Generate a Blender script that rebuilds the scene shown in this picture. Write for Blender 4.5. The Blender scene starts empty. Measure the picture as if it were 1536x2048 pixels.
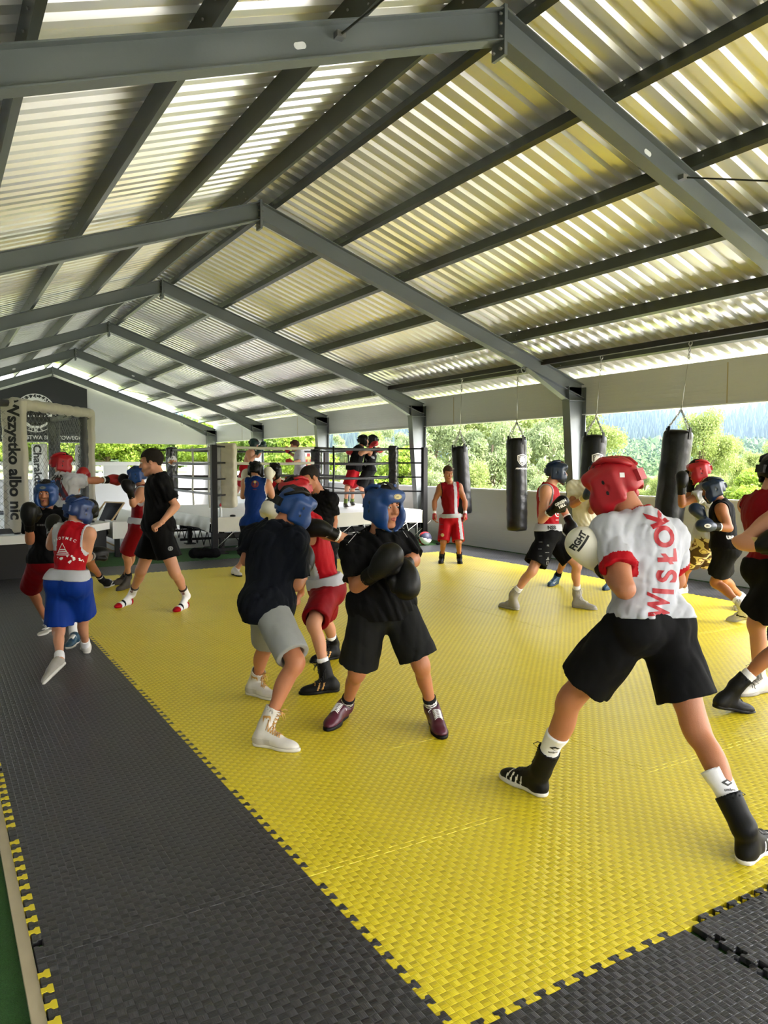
import bpy, bmesh, math, random
import numpy as np
from mathutils import Vector, Matrix
from mathutils.bvhtree import BVHTree

# ------------------------------------------------------------ camera, sky, sun, exposure
SC = bpy.context.scene
COL = SC.collection
EYE = 1.65
FPX = 1517.0
PITCH = math.atan(96 / FPX)
YAW = math.atan(908 / math.hypot(FPX, 96))
FW = np.array([math.sin(YAW) * math.cos(PITCH), math.cos(YAW) * math.cos(PITCH), -math.sin(PITCH)])
RT = np.array([math.cos(YAW), -math.sin(YAW), 0.0])
UP = np.cross(RT, FW)
CAMP = np.array([0, 0, EYE])
cam = bpy.data.cameras.new('camera')
cam.sensor_fit = 'VERTICAL'; cam.sensor_height = 36.0; cam.lens = 36.0 * FPX / 2048.0
cam.clip_end = 3000
camo = bpy.data.objects.new('camera', cam); COL.objects.link(camo)
camo.location = (0, 0, EYE); camo.rotation_euler = (math.pi / 2 - PITCH, 0, -YAW)
SC.camera = camo
SC.view_settings.view_transform = 'Standard'
SC.view_settings.look = 'None'
SC.view_settings.exposure = 1.7
SC.view_settings.gamma = 1.0
SC.view_settings.use_curve_mapping = False

W = bpy.data.worlds.new('hazy_sky'); SC.world = W; W.use_nodes = True
wn = W.node_tree.nodes; wl = W.node_tree.links
sky = wn.new('ShaderNodeTexSky'); sky.sky_type = 'NISHITA'; sky.sun_disc = False
sky.sun_elevation = math.radians(48); sky.sun_rotation = math.radians(144)
sky.air_density = 1.0; sky.dust_density = 4.0; sky.ozone_density = 1.0
hs = wn.new('ShaderNodeHueSaturation'); hs.inputs['Saturation'].default_value = 0.45
wl.new(sky.outputs[0], hs.inputs['Color'])
bg = wn['Background']; wl.new(hs.outputs[0], bg.inputs['Color']); bg.inputs['Strength'].default_value = 0.6
sun = bpy.data.lights.new('sun', 'SUN'); sun.energy = 2.2; sun.angle = math.radians(3); sun.color = (1.0, 0.95, 0.86)
suno = bpy.data.objects.new('sun', sun); COL.objects.link(suno)
suno.location = (-20, -10, 30)
suno.rotation_euler = Vector((0.55, -0.75, 0.95)).to_track_quat('Z', 'Y').to_euler()

def raydir(x, y):
    return FW * FPX + RT * (x - 768) - UP * (y - 1024)
def at(x, y, d):
    """the point of the hall seen at this place, d metres ahead of the camera"""
    return CAMP + raydir(x, y) * (d / FPX)
def ong(x, y, z=0.0):
    r = raydir(x, y); return CAMP + r * ((z - EYE) / r[2])
def hp(o, x, y, d=None):
    """the point of o's surface seen at this place"""
    bm = bmesh.new(); bm.from_mesh(o.data); tr = BVHTree.FromBMesh(bm); bm.free(); b = wloc(o); r = nrm(raydir(x, y))
    h = tr.ray_cast(Vector(CAMP - b), Vector(r))
    return np.array(h[0]) + b if h[0] is not None else at(x, y, d or 5.0)
def depth(p):
    return float((np.array(p) - CAMP) @ FW)
def pix(p):
    v = np.array(p) - CAMP; z = v @ FW
    return 768 + FPX * (v @ RT) / z, 1024 - FPX * (v @ UP) / z

# ------------------------------------------------------------ materials
MATS = {}
def nt(m): return m.node_tree.nodes, m.node_tree.links
def mat(name, col, rough=0.6, metal=0.0, var=0.06, nscale=30.0, bump=0.0, bscale=200.0, spec=0.5, coat=0.0, sheen=0.0, trans=0.0, stretch=None):
    if name in MATS: return MATS[name]
    m = bpy.data.materials.new(name); m.use_nodes = True; MATS[name] = m
    n, l = nt(m); b = n['Principled BSDF']
    tc = n.new('ShaderNodeTexCoord')
    src = tc.outputs['Object']
    if stretch:
        mp = n.new('ShaderNodeMapping'); mp.inputs['Scale'].default_value = stretch
        l.new(src, mp.inputs['Vector']); src = mp.outputs[0]
    nz = n.new('ShaderNodeTexNoise'); nz.inputs['Scale'].default_value = nscale; nz.inputs['Detail'].default_value = 3
    l.new(src, nz.inputs['Vector'])
    mx = n.new('ShaderNodeMix'); mx.data_type = 'RGBA'
    c = np.array(col[:3])
    mx.inputs[6].default_value = (*np.clip(c * (1 - var), 0, 1), 1)
    mx.inputs[7].default_value = (*np.clip(c * (1 + var), 0, 1), 1)
    l.new(nz.outputs[0], mx.inputs[0]); l.new(mx.outputs[2], b.inputs['Base Color'])
    b.inputs['Roughness'].default_value = rough; b.inputs['Metallic'].default_value = metal
    b.inputs['Specular IOR Level'].default_value = spec
    if coat: b.inputs['Coat Weight'].default_value = coat
    if sheen: b.inputs['Sheen Weight'].default_value = sheen; b.inputs['Sheen Roughness'].default_value = 0.5
    if bump:
        n2 = n.new('ShaderNodeTexNoise'); n2.inputs['Scale'].default_value = bscale; n2.inputs['Detail'].default_value = 2
        l.new(src, n2.inputs['Vector'])
        bp = n.new('ShaderNodeBump'); bp.inputs['Strength'].default_value = min(1, bump); bp.inputs['Distance'].default_value = 0.004
        l.new(n2.outputs[0], bp.inputs['Height']); l.new(bp.outputs[0], b.inputs['Normal'])
    return m
def srgb(r, g, b):
    f = lambda v: (v / 255 / 12.92) if v / 255 <= 0.04045 else ((v / 255 + 0.055) / 1.055) ** 2.4
    return (f(r), f(g), f(b))

# ------------------------------------------------------------ mesh helpers
class MB:
    """collects shapes into one mesh"""
    def __init__(s): s.v = []; s.f = []; s.m = []; s.sm = []
    def add(s, vs, fs, mi=0, smooth=False):
        o = len(s.v); s.v += [tuple(map(float, p)) for p in vs]
        s.f += [tuple(o + i for i in f) for f in fs]; s.m += [mi] * len(fs); s.sm += [smooth] * len(fs)
        return s
    def box(s, c, h, R=None, mi=0):
        c = np.array(c, float); R = np.eye(3) if R is None else np.array(R)
        P = [c + (R.T @ np.array([x * h[0], y * h[1], z * h[2]])) for x in (-1, 1) for y in (-1, 1) for z in (-1, 1)]
        return s.add(P, [(0, 1, 3, 2), (4, 6, 7, 5), (0, 4, 5, 1), (2, 3, 7, 6), (0, 2, 6, 4), (1, 5, 7, 3)], mi)
    def span(s, a, b, mi=0):
        a = np.array(a, float); b = np.array(b, float)
        return s.box((a + b) / 2, np.abs(b - a) / 2, mi=mi)
    def prism(s, poly, axis_vec, mi=0, cap=True):
        """poly: list of 3D points, swept along axis_vec"""
        n = len(poly); A = [np.array(p, float) for p in poly]; B = [p + np.array(axis_vec, float) for p in A]
        f = [(i, (i + 1) % n, n + (i + 1) % n, n + i) for i in range(n)]
        if cap: f += [tuple(range(n))[::-1], tuple(range(n, 2 * n))]
        return s.add(A + B, f, mi)
    def tube(s, pts, r, n=10, mi=0, closed=False, caps=True):
        pts = [np.array(p, float) for p in pts]; k = len(pts)
        rs = r if hasattr(r, '__len__') else [r] * k
        up = None; rings = []
        for i in range(k):
            t = (pts[(i + 1) % k] - pts[i - 1]) if closed else (pts[min(i + 1, k - 1)] - pts[max(i - 1, 0)])
            t = t / (np.linalg.norm(t) + 1e-9)
            if up is None:
                up = np.array([0, 0, 1.0]) if abs(t[2]) < 0.9 else np.array([1.0, 0, 0])
            x = np.cross(up, t); x /= np.linalg.norm(x) + 1e-9; y = np.cross(t, x); up = y
            rings += [pts[i] + rs[i] * (math.cos(a) * x + math.sin(a) * y) for a in np.linspace(0, 2 * math.pi, n, endpoint=False)]
        f = []
        for i in range(k if closed else k - 1):
            j = (i + 1) % k
            for a in range(n):
                b = (a + 1) % n; f.append((i * n + a, i * n + b, j * n + b, j * n + a))
        o = len(s.v)
        s.add(rings, f, mi, True)
        if caps and not closed: s.f += [tuple(o + i for i in range(n))[::-1], tuple(o + (k - 1) * n + i for i in range(n))]; s.m += [mi] * 2; s.sm += [False] * 2
        return s
    def lathe(s, prof, c=(0, 0, 0), n=32, mi=0, ax=None):
        """prof: list of (r,z)"""
        c = np.array(c, float); A = np.eye(3) if ax is None else np.array(ax)
        vs = []; f = []
        for r, z in prof:
            for a in np.linspace(0, 2 * math.pi, n, endpoint=False):
                vs.append(c + A.T @ np.array([r * math.cos(a), r * math.sin(a), z]))
        for i in range(len(prof) - 1):
            for a in range(n):
                b = (a + 1) % n; f.append((i * n + a, i * n + b, (i + 1) * n + b, (i + 1) * n + a))
        return s.add(vs, f, mi, True)
    def mesh(s, name, mats, loc=(0, 0, 0)):
        me = bpy.data.meshes.new(name)
        L = np.array(loc, float)
        me.from_pydata([tuple(np.array(p) - L) for p in s.v], [], s.f)
        for m in mats: me.materials.append(m)
        me.polygons.foreach_set('material_index', s.m)
        me.polygons.foreach_set('use_smooth', s.sm); me.update()
        return me
def wloc(parent):
    l = np.zeros(3)
    while parent is not None: l = l + np.array(parent.location); parent = parent.parent
    return l
def link(name, me, parent=None, loc=None):
    o = bpy.data.objects.new(name, me); COL.objects.link(o)
    if parent is not None: o.parent = parent
    if loc is not None: o.location = [float(v) for v in loc]
    return o
def part(name, mb, mats, parent):
    """world-space shapes become a mesh under its parent"""
    if not isinstance(mats, (list, tuple)): mats = [mats]
    return link(name, mb.mesh(name, mats, wloc(parent)), parent)
def tag(o, label, cat, group=None, kind=None):
    o['label'] = label; o['category'] = cat
    if group: o['group'] = group
    if kind: o['kind'] = kind
    return o
def thing(name, label, cat, loc=(0, 0, 0), group=None, kind=None):
    o = link(name, None, None, loc)
    return tag(o, label, cat, group, kind)
def single(name, mb, mats, label, cat, loc=(0, 0, 0), group=None, kind=None):
    if not isinstance(mats, (list, tuple)): mats = [mats]
    o = link(name, mb.mesh(name, mats, loc), None, loc)
    return tag(o, label, cat, group, kind)
def struct(name, mb, mats):
    if not isinstance(mats, (list, tuple)): mats = [mats]
    o = link(name, mb.mesh(name, mats), None); o['kind'] = 'structure'; return o
def copy_tree(o, parent=None):
    c = o.copy(); COL.objects.link(c)
    if parent is not None: c.parent = parent
    for ch in list(o.children): copy_tree(ch, c)
    return c
def nrm(v): v = np.array(v, float); return v / (np.linalg.norm(v) + 1e-12)

# ------------------------------------------------------------ lettering and marks laid on a surface
def text_poly(txt, bold=0.0, spacing=1.0, sx=1.0):
    cu = bpy.data.curves.new('t', 'FONT'); cu.body = txt; cu.size = 1.0; cu.align_x = 'CENTER'; cu.align_y = 'CENTER'
    cu.offset = bold; cu.space_character = spacing; cu.resolution_u = 4
    ob = bpy.data.objects.new('t', cu); COL.objects.link(ob)
    bpy.context.view_layer.update()
    dg = bpy.context.evaluated_depsgraph_get()
    me = bpy.data.meshes.new_from_object(ob.evaluated_get(dg))
    v = np.array([tuple(p.co) for p in me.vertices]) if len(me.vertices) else np.zeros((0, 3))
    f = [tuple(p.vertices) for p in me.polygons]
    bpy.data.objects.remove(ob); bpy.data.curves.remove(cu); bpy.data.meshes.remove(me)
    v = v[:, :2].copy()
    if len(v):
        v[:, 0] *= sx
        lo = v.min(0); hi = v.max(0); v -= (lo + hi) / 2
    return v, f
def poly2(pts): return np.array(pts, float), [tuple(range(len(pts)))]
def ring2(r0, r1, n=40, a0=0, a1=2 * math.pi, sy=1.0):
    an = np.linspace(a0, a1, n + 1)
    v = np.array([(r * math.cos(a), r * math.sin(a) * sy) for a in an for r in (r0, r1)])
    return v, [(2 * i, 2 * i + 1, 2 * i + 3, 2 * i + 2) for i in range(n)]
def disc2(r, n=32, sy=1.0): return poly2([(r * math.cos(a), r * math.sin(a) * sy) for a in np.linspace(0, 2 * math.pi, n, endpoint=False)])
def arc_text(txt, r, mid, step, h, bold=0.02, top=True):
    V = []; F = []
    for i, ch in enumerate(txt):
        if ch == ' ': continue
        v, f = text_poly(ch, bold)
        a = mid - (i - (len(txt) - 1) / 2) * step if top else mid + (i - (len(txt) - 1) / 2) * step
        th = a - math.pi / 2 if top else a + math.pi / 2
        R = np.array([[math.cos(th), -math.sin(th)], [math.sin(th), math.cos(th)]])
        v = (v * h) @ R.T + np.array([r * math.cos(a), r * math.sin(a)])
        o = sum(len(q) for q in V); V.append(v); F += [tuple(o + k for k in g) for g in f]
    return np.vstack(V), F
def merge2(*ps):
    V = []; F = []; o = 0
    for v, f in ps:
        V.append(v); F += [tuple(o + k for k in g) for g in f]; o += len(v)
    return np.vstack(V), F
def decal(obj, shape, origin, U, V, m, off=0.0025, maxlen=None, size=1.0, reach=0.25, thick=False):
    """lays a flat shape (unit coordinates * size) on obj's surface, along -UxV, inside obj's own mesh"""
    v2, f = shape
    if not len(v2): return
    origin = np.array(origin, float); U = nrm(U); V = nrm(V - U * (np.array(V) @ U)); N = np.cross(U, V)
    me = obj.data; base = wloc(obj)
    bm = bmesh.new(); bm.from_mesh(me)
    tree = BVHTree.FromBMesh(bm)
    d = bmesh.new()
    vs = [d.verts.new((p[0] * size, p[1] * size, 0)) for p in v2]
    for g in f:
        try: d.faces.new([vs[i] for i in g])
        except ValueError: pass
    bmesh.ops.triangulate(d, faces=d.faces[:])
    if maxlen:
        for _ in range(5):
            e = [x for x in d.edges if x.calc_length() > maxlen]
            if not e: break
            bmesh.ops.subdivide_edges(d, edges=e, cuts=1)
            bmesh.ops.triangulate(d, faces=[x for x in d.faces if len(x.verts) > 3])
    if m.name not in [x.name for x in me.materials]: me.materials.append(m)
    mi = [x.name for x in me.materials].index(m.name)
    hit = {}
    for p in d.verts:
        w = origin + U * p.co.x + V * p.co.y - base
        h = tree.ray_cast(Vector(w + N * reach), Vector(-N))
        if h[0] is not None: hit[p] = np.array(h[0]) + N * off
    nv = {p: bm.verts.new(tuple(q)) for p, q in hit.items()}
    for g in d.faces:
        if all(p in nv for p in g.verts):
            q = [hit[p] for p in g.verts]
            if max(abs((q[i] - q[i - 1]) @ N) for i in range(3)) > 0.06: continue
            try: nf = bm.faces.new([nv[p] for p in g.verts])
            except ValueError: continue
            nf.material_index = mi; nf.smooth = True
    bm.to_mesh(me); bm.free(); d.free(); me.update()
# ============================================================ THE HALL
XR = 9.475; XL = -2.03; XC = 3.72; ZT = 4.985; SL = 0.350          # right wall, left wall, ridge, rafter top at ridge, slope
FY = [4.56 + 4.779 * i for i in range(6)]; FY0 = FY[0] - 4.779
YN = -5.3; YF = 28.75
def zt(x): return ZT - SL * abs(x - XC)
M_beam = mat('grey_painted_steel', srgb(104, 110, 112), 0.42, 0.25, 0.05, 3.0, 0.15, 60)
M_purlin = mat('galvanised_purlin', srgb(74, 78, 72), 0.34, 0.65, 0.1, 5.0)
M_bolt = mat('zinc_bolt', srgb(150, 150, 148), 0.35, 0.8)
M_black = mat('black_steel', (0.004, 0.004, 0.0045), 0.5, spec=.25)
M_panel = mat('white_wall_panel', srgb(205, 207, 208), 0.55, 0, 0.03, 2.0)
M_trimw = mat('pale_trim', srgb(222, 224, 226), 0.45)

def roof_material():
    m = bpy.data.materials.new('white_coated_corrugated_sheet'); m.use_nodes = True
    n, l = nt(m); b = n['Principled BSDF']
    tc = n.new('ShaderNodeTexCoord'); nz = n.new('ShaderNodeTexNoise'); nz.inputs['Scale'].default_value = 1.6; nz.inputs['Detail'].default_value = 5
    l.new(tc.outputs['Object'], nz.inputs[0])
    mx = n.new('ShaderNodeMix'); mx.data_type = 'RGBA'
    mx.inputs[6].default_value = (*srgb(236, 236, 236), 1); mx.inputs[7].default_value = (*srgb(248, 248, 247), 1)
    l.new(nz.outputs[0], mx.inputs[0]); l.new(mx.outputs[2], b.inputs['Base Color'])
    b.inputs['Metallic'].default_value = 0.52; b.inputs['Roughness'].default_value = 0.29
    return m
M_roof = roof_material()

def stripes_mat(name, col, period, axis='Z', strength=0.25, rough=0.5):
    m = bpy.data.materials.new(name); m.use_nodes = True
    n, l = nt(m); b = n['Principled BSDF']
    tc = n.new('ShaderNodeTexCoord'); sp = n.new('ShaderNodeSeparateXYZ'); l.new(tc.outputs['Object'], sp.inputs[0])
    mu = n.new('ShaderNodeMath'); mu.operation = 'MULTIPLY'; mu.inputs[1].default_value = 1 / period; l.new(sp.outputs[axis], mu.inputs[0])
    fr = n.new('ShaderNodeMath'); fr.operation = 'PINGPONG'; fr.inputs[1].default_value = 0.5; l.new(mu.outputs[0], fr.inputs[0])
    rp = n.new('ShaderNodeValToRGB'); rp.color_ramp.elements[0].position = 0.02; rp.color_ramp.elements[1].position = 0.09
    l.new(fr.outputs[0], rp.inputs[0])
    bp = n.new('ShaderNodeBump'); bp.inputs['Strength'].default_value = strength; bp.inputs['Distance'].default_value = 0.006
    l.new(rp.outputs[0], bp.inputs['Height']); l.new(bp.outputs[0], b.inputs['Normal'])
    nz = n.new('ShaderNodeTexNoise'); nz.inputs['Scale'].default_value = 1.5
    mx = n.new('ShaderNodeMix'); mx.data_type = 'RGBA'; c = np.array(col)
    mx.inputs[6].default_value = (*(c * 0.94), 1); mx.inputs[7].default_value = (*np.clip(c * 1.04, 0, 1), 1)
    l.new(nz.outputs[0], mx.inputs[0]); l.new(mx.outputs[2], b.inputs['Base Color']); b.inputs['Roughness'].default_value = rough
    return m
M_wall = stripes_mat('ribbed_wall_panel', srgb(194, 196, 198), 0.055)

# floor slab and turf
def turf_mat():
    m = bpy.data.materials.new('green_turf'); m.use_nodes = True
    n, l = nt(m); b = n['Principled BSDF']
    tc = n.new('ShaderNodeTexCoord'); nz = n.new('ShaderNodeTexNoise'); nz.inputs['Scale'].default_value = 260; nz.inputs['Detail'].default_value = 4
    l.new(tc.outputs['Object'], nz.inputs[0])
    mx = n.new('ShaderNodeMix'); mx.data_type = 'RGBA'
    mx.inputs[6].default_value = (*srgb(18, 52, 16), 1); mx.inputs[7].default_value = (*srgb(60, 118, 48), 1)
    l.new(nz.outputs[0], mx.inputs[0]); l.new(mx.outputs[2], b.inputs['Base Color']); b.inputs['Roughness'].default_value = 0.85
    bp = n.new('ShaderNodeBump'); bp.inputs['Strength'].default_value = 0.9; bp.inputs['Distance'].default_value = 0.01
    l.new(nz.outputs[0], bp.inputs['Height']); l.new(bp.outputs[0], b.inputs['Normal'])
    return m
M_turf = turf_mat()
MT = 0.0                                                            # top of the mats is z = 0
struct('floor', MB().span((XL - .1, -1.35, -0.32), (XR + .12, 14.9, -0.022)), M_turf)
struct('floor', MB().span((XL - .1, 14.9, -0.32), (XR + .12, YF + .3, -0.022)), mat('bounce_concrete', srgb(206, 204, 198), .7, 0, .08, 3))  # pale in place of turf, added to bounce light up at the far end

# roof sheets: trapezoid ribs running down the slope
def roof_sheet(x0, x1, y0, y1, pitch=0.205):
    mb = MB(); prof = []
    y = y0
    while y < y1 - 1e-6:
        for dy, dz in ((0, 0), (0.085, 0), (0.108, 0.038), (0.182, 0.038)):
            if y + dy <= y1: prof.append((y + dy, dz))
        y += pitch
    prof.append((y1, 0))
    vs = []
    for (yy, dz) in prof:
        for x in (x0, x1): vs.append((x, yy, zt(x) + 0.208 + dz))
    o = len(vs)
    vs += [(v[0], v[1], v[2] + 0.012) for v in vs]
    n = len(prof)
    f = [(2 * i, 2 * i + 2, 2 * i + 3, 2 * i + 1) for i in range(n - 1)]
    f += [(o + 2 * i, o + 2 * i + 1, o + 2 * i + 3, o + 2 * i + 2) for i in range(n - 1)]
    f += [(2 * i, o + 2 * i, o + 2 * i + 2, 2 * i + 2) for i in range(n - 1)] + [(2 * i + 1, 2 * i + 3, o + 2 * i + 3, o + 2 * i + 1) for i in range(n - 1)]
    return mb.add(vs, f)
struct('ceiling', roof_sheet(XC + 0.02, XR + 0.35, YN, YF - .5), M_roof)
struct('ceiling', roof_sheet(XL - 0.35, XC - 0.02, YN, YF - .5), M_roof)
# clear strip of roofing over the last half bay lets the green light in
M_clear = bpy.data.materials.new('translucent_roof_sheet'); M_clear.use_nodes = True
_b = M_clear.node_tree.nodes['Principled BSDF']; _b.inputs['Base Color'].default_value = (0.85, 0.9, 0.6, 1); _b.inputs['Transmission Weight'].default_value = 0.9; _b.inputs['Roughness'].default_value = 0.35; _b.inputs['IOR'].default_value = 1.1
struct('ceiling', roof_sheet(XC + 0.02, XR + 0.35, YF - .5, YF + .25), M_clear)
struct('ceiling', roof_sheet(XL - 0.35, XC - 0.02, YF - .5, YF + .25), M_clear)
mb = MB(); mb.prism([(XC - .25, YN, zt(XC - .25) + .262), (XC, YN, ZT + .275), (XC + .25, YN, zt(XC + .25) + .262), (XC, YN, ZT + .29)], (0, YF - YN, 0))
struct('trim_1', mb, M_panel)

# walls
YW = 4.2                                                            # nearer than this the unseen right wall is left out to let light in
mb = MB(); mb.span((XR, YW, -0.3), (XR + .08, YF, 1.13)); struct('wall_right', mb, M_wall)
mb = MB(); mb.span((XR - .02, YW, 1.13), (XR + .1, YF, 1.157)); struct('trim_2', mb, M_trimw)
mb = MB(); mb.span((XR, YW, 2.49), (XR + .08, YF, 3.10)); struct('wall_right', mb, M_wall)
mb = MB(); mb.span((XR - .012, YW, 2.47), (XR + .09, YF, 2.49)); struct('trim_3', mb, M_trimw)
mb = MB()
for y in (6.62, 13.0, 20.9, 25.6): mb.span((XR - .004, y, 2.49), (XR, y + .015, 3.05))
struct('trim_4', mb, mat('rusty_seam', srgb(165, 150, 110), 0.6))
mb = MB(); mb.span((XL - .08, YN, -.3), (XL, 12.2, 3.05)); struct('wall_left', mb, M_wall)
mb = MB(); mb.span((XL - .08, 12.2, -.3), (XL, YF, 1.0)); struct('wall_left', mb, M_wall)  # unseen wall opened into a window band to brighten the far end
mb = MB(); mb.span((XL - .08, 12.2, 2.6), (XL, YF, 3.05)); struct('wall_left', mb, M_wall)
mb = MB()
mb.prism([(XL, YN, 2.39), (XR, YN, 2.39), (XR, YN, zt(XR) - .02), (XC, YN, ZT - .02), (XL, YN, zt(XL) - .02)], (0, .08, 0))
struct('wall_front', mb, M_wall)  # unseen gable added to cut the light from behind the camera
mb = MB(); mb.span((XL, YN, -.3), (XL + 2.5, YN + .08, 2.39)); struct('wall_front', mb, M_wall)
mb = MB()
mb.prism([(XL, YF - .1, 2.39), (XR, YF - .1, 2.39), (XR, YF - .1, zt(XR) - .02), (XC, YF - .1, ZT - .02), (XL, YF - .1, zt(XL) - .02)], (0, .08, 0))
struct('wall_back', mb, M_wall)
mb = MB(); mb.span((XL, YF - .1, -.3), (XR, YF - .02, 1.13)); struct('wall_back', mb, M_wall)
for k, (xa, xb) in enumerate(((XL, .2), (3.2, 3.5), (5.35, 6.2), (8.4, XR))):
    mb = MB(); mb.span((xa, YF - .12, 1.13), (xb, YF - .02, 1.6)); struct('wall_back', mb, M_panel)
mb = MB(); mb.span((XL, YF - .13, 1.60), (XR, YF, 1.73)); struct('trim_5', mb, M_trimw)

# portal frames
def ibeam(mb, a, b, dvec, depth_a, depth_b, wid=0.11, tf=0.011, tw=0.008):
    """I profile from a to b (points on the outer flange), depth along dvec, flanges across Y"""
    a = np.array(a, float); b = np.array(b, float); d = nrm(dvec)
    Y = np.array([0, 1, 0])
    def slab(p0, p1, q1, q0, h):
        mb.add([p + s * Y * h for s in (-1, 1) for p in (p0, p1, q1, q0)],
               [(0, 1, 2, 3), (7, 6, 5, 4), (0, 4, 5, 1), (1, 5, 6, 2), (2, 6, 7, 3), (3, 7, 4, 0)])
    slab(a, b, b + d * tf, a + d * tf, wid / 2)
    slab(a + d * tf, b + d * tf, b + d * (depth_b - tf), a + d * (depth_a - tf), tw / 2)
    slab(a + d * (depth_a - tf), b + d * (depth_b - tf), b + d * depth_b, a + d * depth_a, wid / 2)
orname = ['nearest', 'second', 'third', 'fourth', 'fifth', 'farthest']
def frame(y, label):
    t = thing('portal_frame', label, 'steel frame', (XC, y, 0), 'grey steel portal frames', 'structure')
    for s in (1, -1):
        X = lambda u: XC + s * u
        half = XR - XC
        mb = MB(); ibeam(mb, (X(0.01), y, ZT), (X(half - .03), y, ZT - SL * (half - .03)), (0, 0, -1), .232, .232, .13)
        # long slotted hole seen as a pale slot: a collar around it
        part('rafter', mb, M_beam, t)
        mb = MB(); ibeam(mb, (X(half), y, 0), (X(half), y, 2.93), (-s, 0, 0), .17, .40, .17)
        mb.span((min(X(half), X(half - .40)), y - .085, 2.70), (max(X(half), X(half - .40)), y + .085, 2.71))
        mb.box((X(half - .09), y, .008), (.14, .12, .008))
        part('column', mb, M_beam, t)
        # haunch wedge under the rafter
        x1 = half - .38; x0 = half - 1.28
        mb = MB()
        zb = lambda u: ZT - SL * u - .232
        mb.prism([(X(x0), y - .005, zb(x0)), (X(half - .02), y - .005, zb(half - .02)), (X(half - .02), y - .005, 2.71), (X(x1), y - .005, 2.71)], (0, .01, 0))
        p0 = np.array([X(x0), y, zb(x0)]); p1 = np.array([X(x1), y, 2.71])
        dd = nrm(p1 - p0); nn = np.array([-dd[2], 0, dd[0]]) * .006
        mb.add([q + k * np.array([0, 1, 0]) * .065 for k in (-1, 1) for q in (p0 - nn, p1 - nn, p1 + nn, p0 + nn)],
               [(0, 1, 2, 3), (7, 6, 5, 4), (0, 4, 5, 1), (1, 5, 6, 2), (2, 6, 7, 3), (3, 7, 4, 0)])
        part('haunch', mb, M_beam, t)
        # eye for lifting under the rafter
        e = np.array([X(4.45), y, zb(4.45)])
        mb = MB(); mb.tube([e + (.045 * math.cos(a), 0, -.05 + .045 * math.sin(a)) for a in np.linspace(0, 2 * math.pi, 12, endpoint=False)], .009, 6, closed=True)
        part('lifting_eye', mb, M_beam, t)
        mb = MB(); u = 1.62
        if y not in (FY[0], FY[4]): continue
        c = np.array([X(u), y - .0045, ZT - SL * u - .12]); th = -s * math.atan(SL)
        pts = []
        for k in range(16):
            a = 2 * math.pi * k / 16; px_ = .022 * (1 if math.cos(a) > 0 else -1) + .022 * math.cos(a); pz = .022 * math.sin(a)
            pts.append(c + (px_ * math.cos(th) - pz * math.sin(th), 0, px_ * math.sin(th) + pz * math.cos(th)))
        mb.prism(pts, (0, -.003, 0)); part('slot_hole', mb, M_trimw, t)
    mb = MB(); mb.span((XC - .014, y - .075, ZT - .34), (XC + .014, y + .075, ZT + .02))
    part('ridge_plate', mb, M_beam, t)
    mb = MB()
    for dz in (-.04, -.11, -.2, -.29):
        for dy in (-.04, .04): mb.tube([(XC - .035, y + dy, ZT + dz), (XC + .035, y + dy, ZT + dz)], .011, 6)
    part('bolt', mb, M_bolt, t)
frame(FY0, 'grey steel portal frame overhead just behind the photographer')
for i, y in enumerate(FY): frame(y, 'grey steel portal frame of rafters and columns, %s one in view' % orname[i])

# purlins
ORD = ['first', 'second', 'third', 'fourth', 'fifth', 'sixth', 'seventh', 'eighth', 'ninth', 'tenth', 'eleventh', 'twelfth', 'thirteenth', 'fourteenth']
for s, nm in ((1, 'right'), (-1, 'left')):
    for k, u in enumerate((.20, 1.16, 2.16, 3.16, 4.16, 5.12)):
        x = XC + s * u; z = zt(x)
        ang = -s * math.atan(SL); ca, sa = math.cos(ang), math.sin(ang)
        def loc(a, b): return (x + a * ca - b * sa, YN + .05, z + a * sa + b * ca)
        w = .06 * s
        poly = [(0, 0), (w, 0), (w, .018), (w - .003 * s, .018), (w - .003 * s, .003), (.003 * s, .003), (.003 * s, .195), (-w + .003 * s, .195), (-w + .003 * s, .18), (-w, .18), (-w, .198), (0, .198)]
        if s > 0: poly = [(-a, b) for a, b in poly]
        mb = MB(); mb.prism([loc(a, b) for a, b in poly], (0, YF - .1 - YN, 0))
        for y in FY[:3]:
            for dz in (.05, .13):
                for dy in (-.12, .12): mb.tube([np.array(loc(-s * .012, dz)) + (0, y + dy - YN - .05, 0), np.array(loc(s * .012, dz)) + (0, y + dy - YN - .05, 0)], .009, 6, mi=1)
        o = single('roof_purlin', mb, [M_purlin, M_bolt], 'long grey steel purlin on the %s roof slope, %s from the ridge' % (nm, ORD[k]), 'purlin', (x, YN, z), 'roof purlins', 'structure')
# wind bracing rods
def rod(a, b, label):
    t = thing('bracing_rod', label, 'bracing rod', a)
    mb = MB(); mb.tube([a, b], .008, 8); part('rod', mb, M_purlin, t)
    mb = MB(); R = np.eye(3); mb.box(np.array(a), (.03, .03, .02)); part('anchor', mb, M_bolt, t)
rod((XC + 2.05, FY[0] - .03, zt(XC + 2.05) - .1), (XR - .6, .2, zt(XR - .6) - .03), 'thin grey bracing rod running from the nearest frame to the right eave')
rod((XC - 1.35, FY[0] - .03, zt(XC - 1.35) - .09), (XC - .6, .2, zt(XC - .6) - .03), 'thin grey bracing rod reaching up from the nearest left rafter')
for (u0, u1, i, nm) in ((1.6, 4.6, 4, 'far right slope between the last two frames'),):
    rod((XC + u1, FY[i], zt(XC + u1)), (XC + u0, FY[i + 1], zt(XC + u0)), 'thin bracing rod on the ' + nm)

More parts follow.
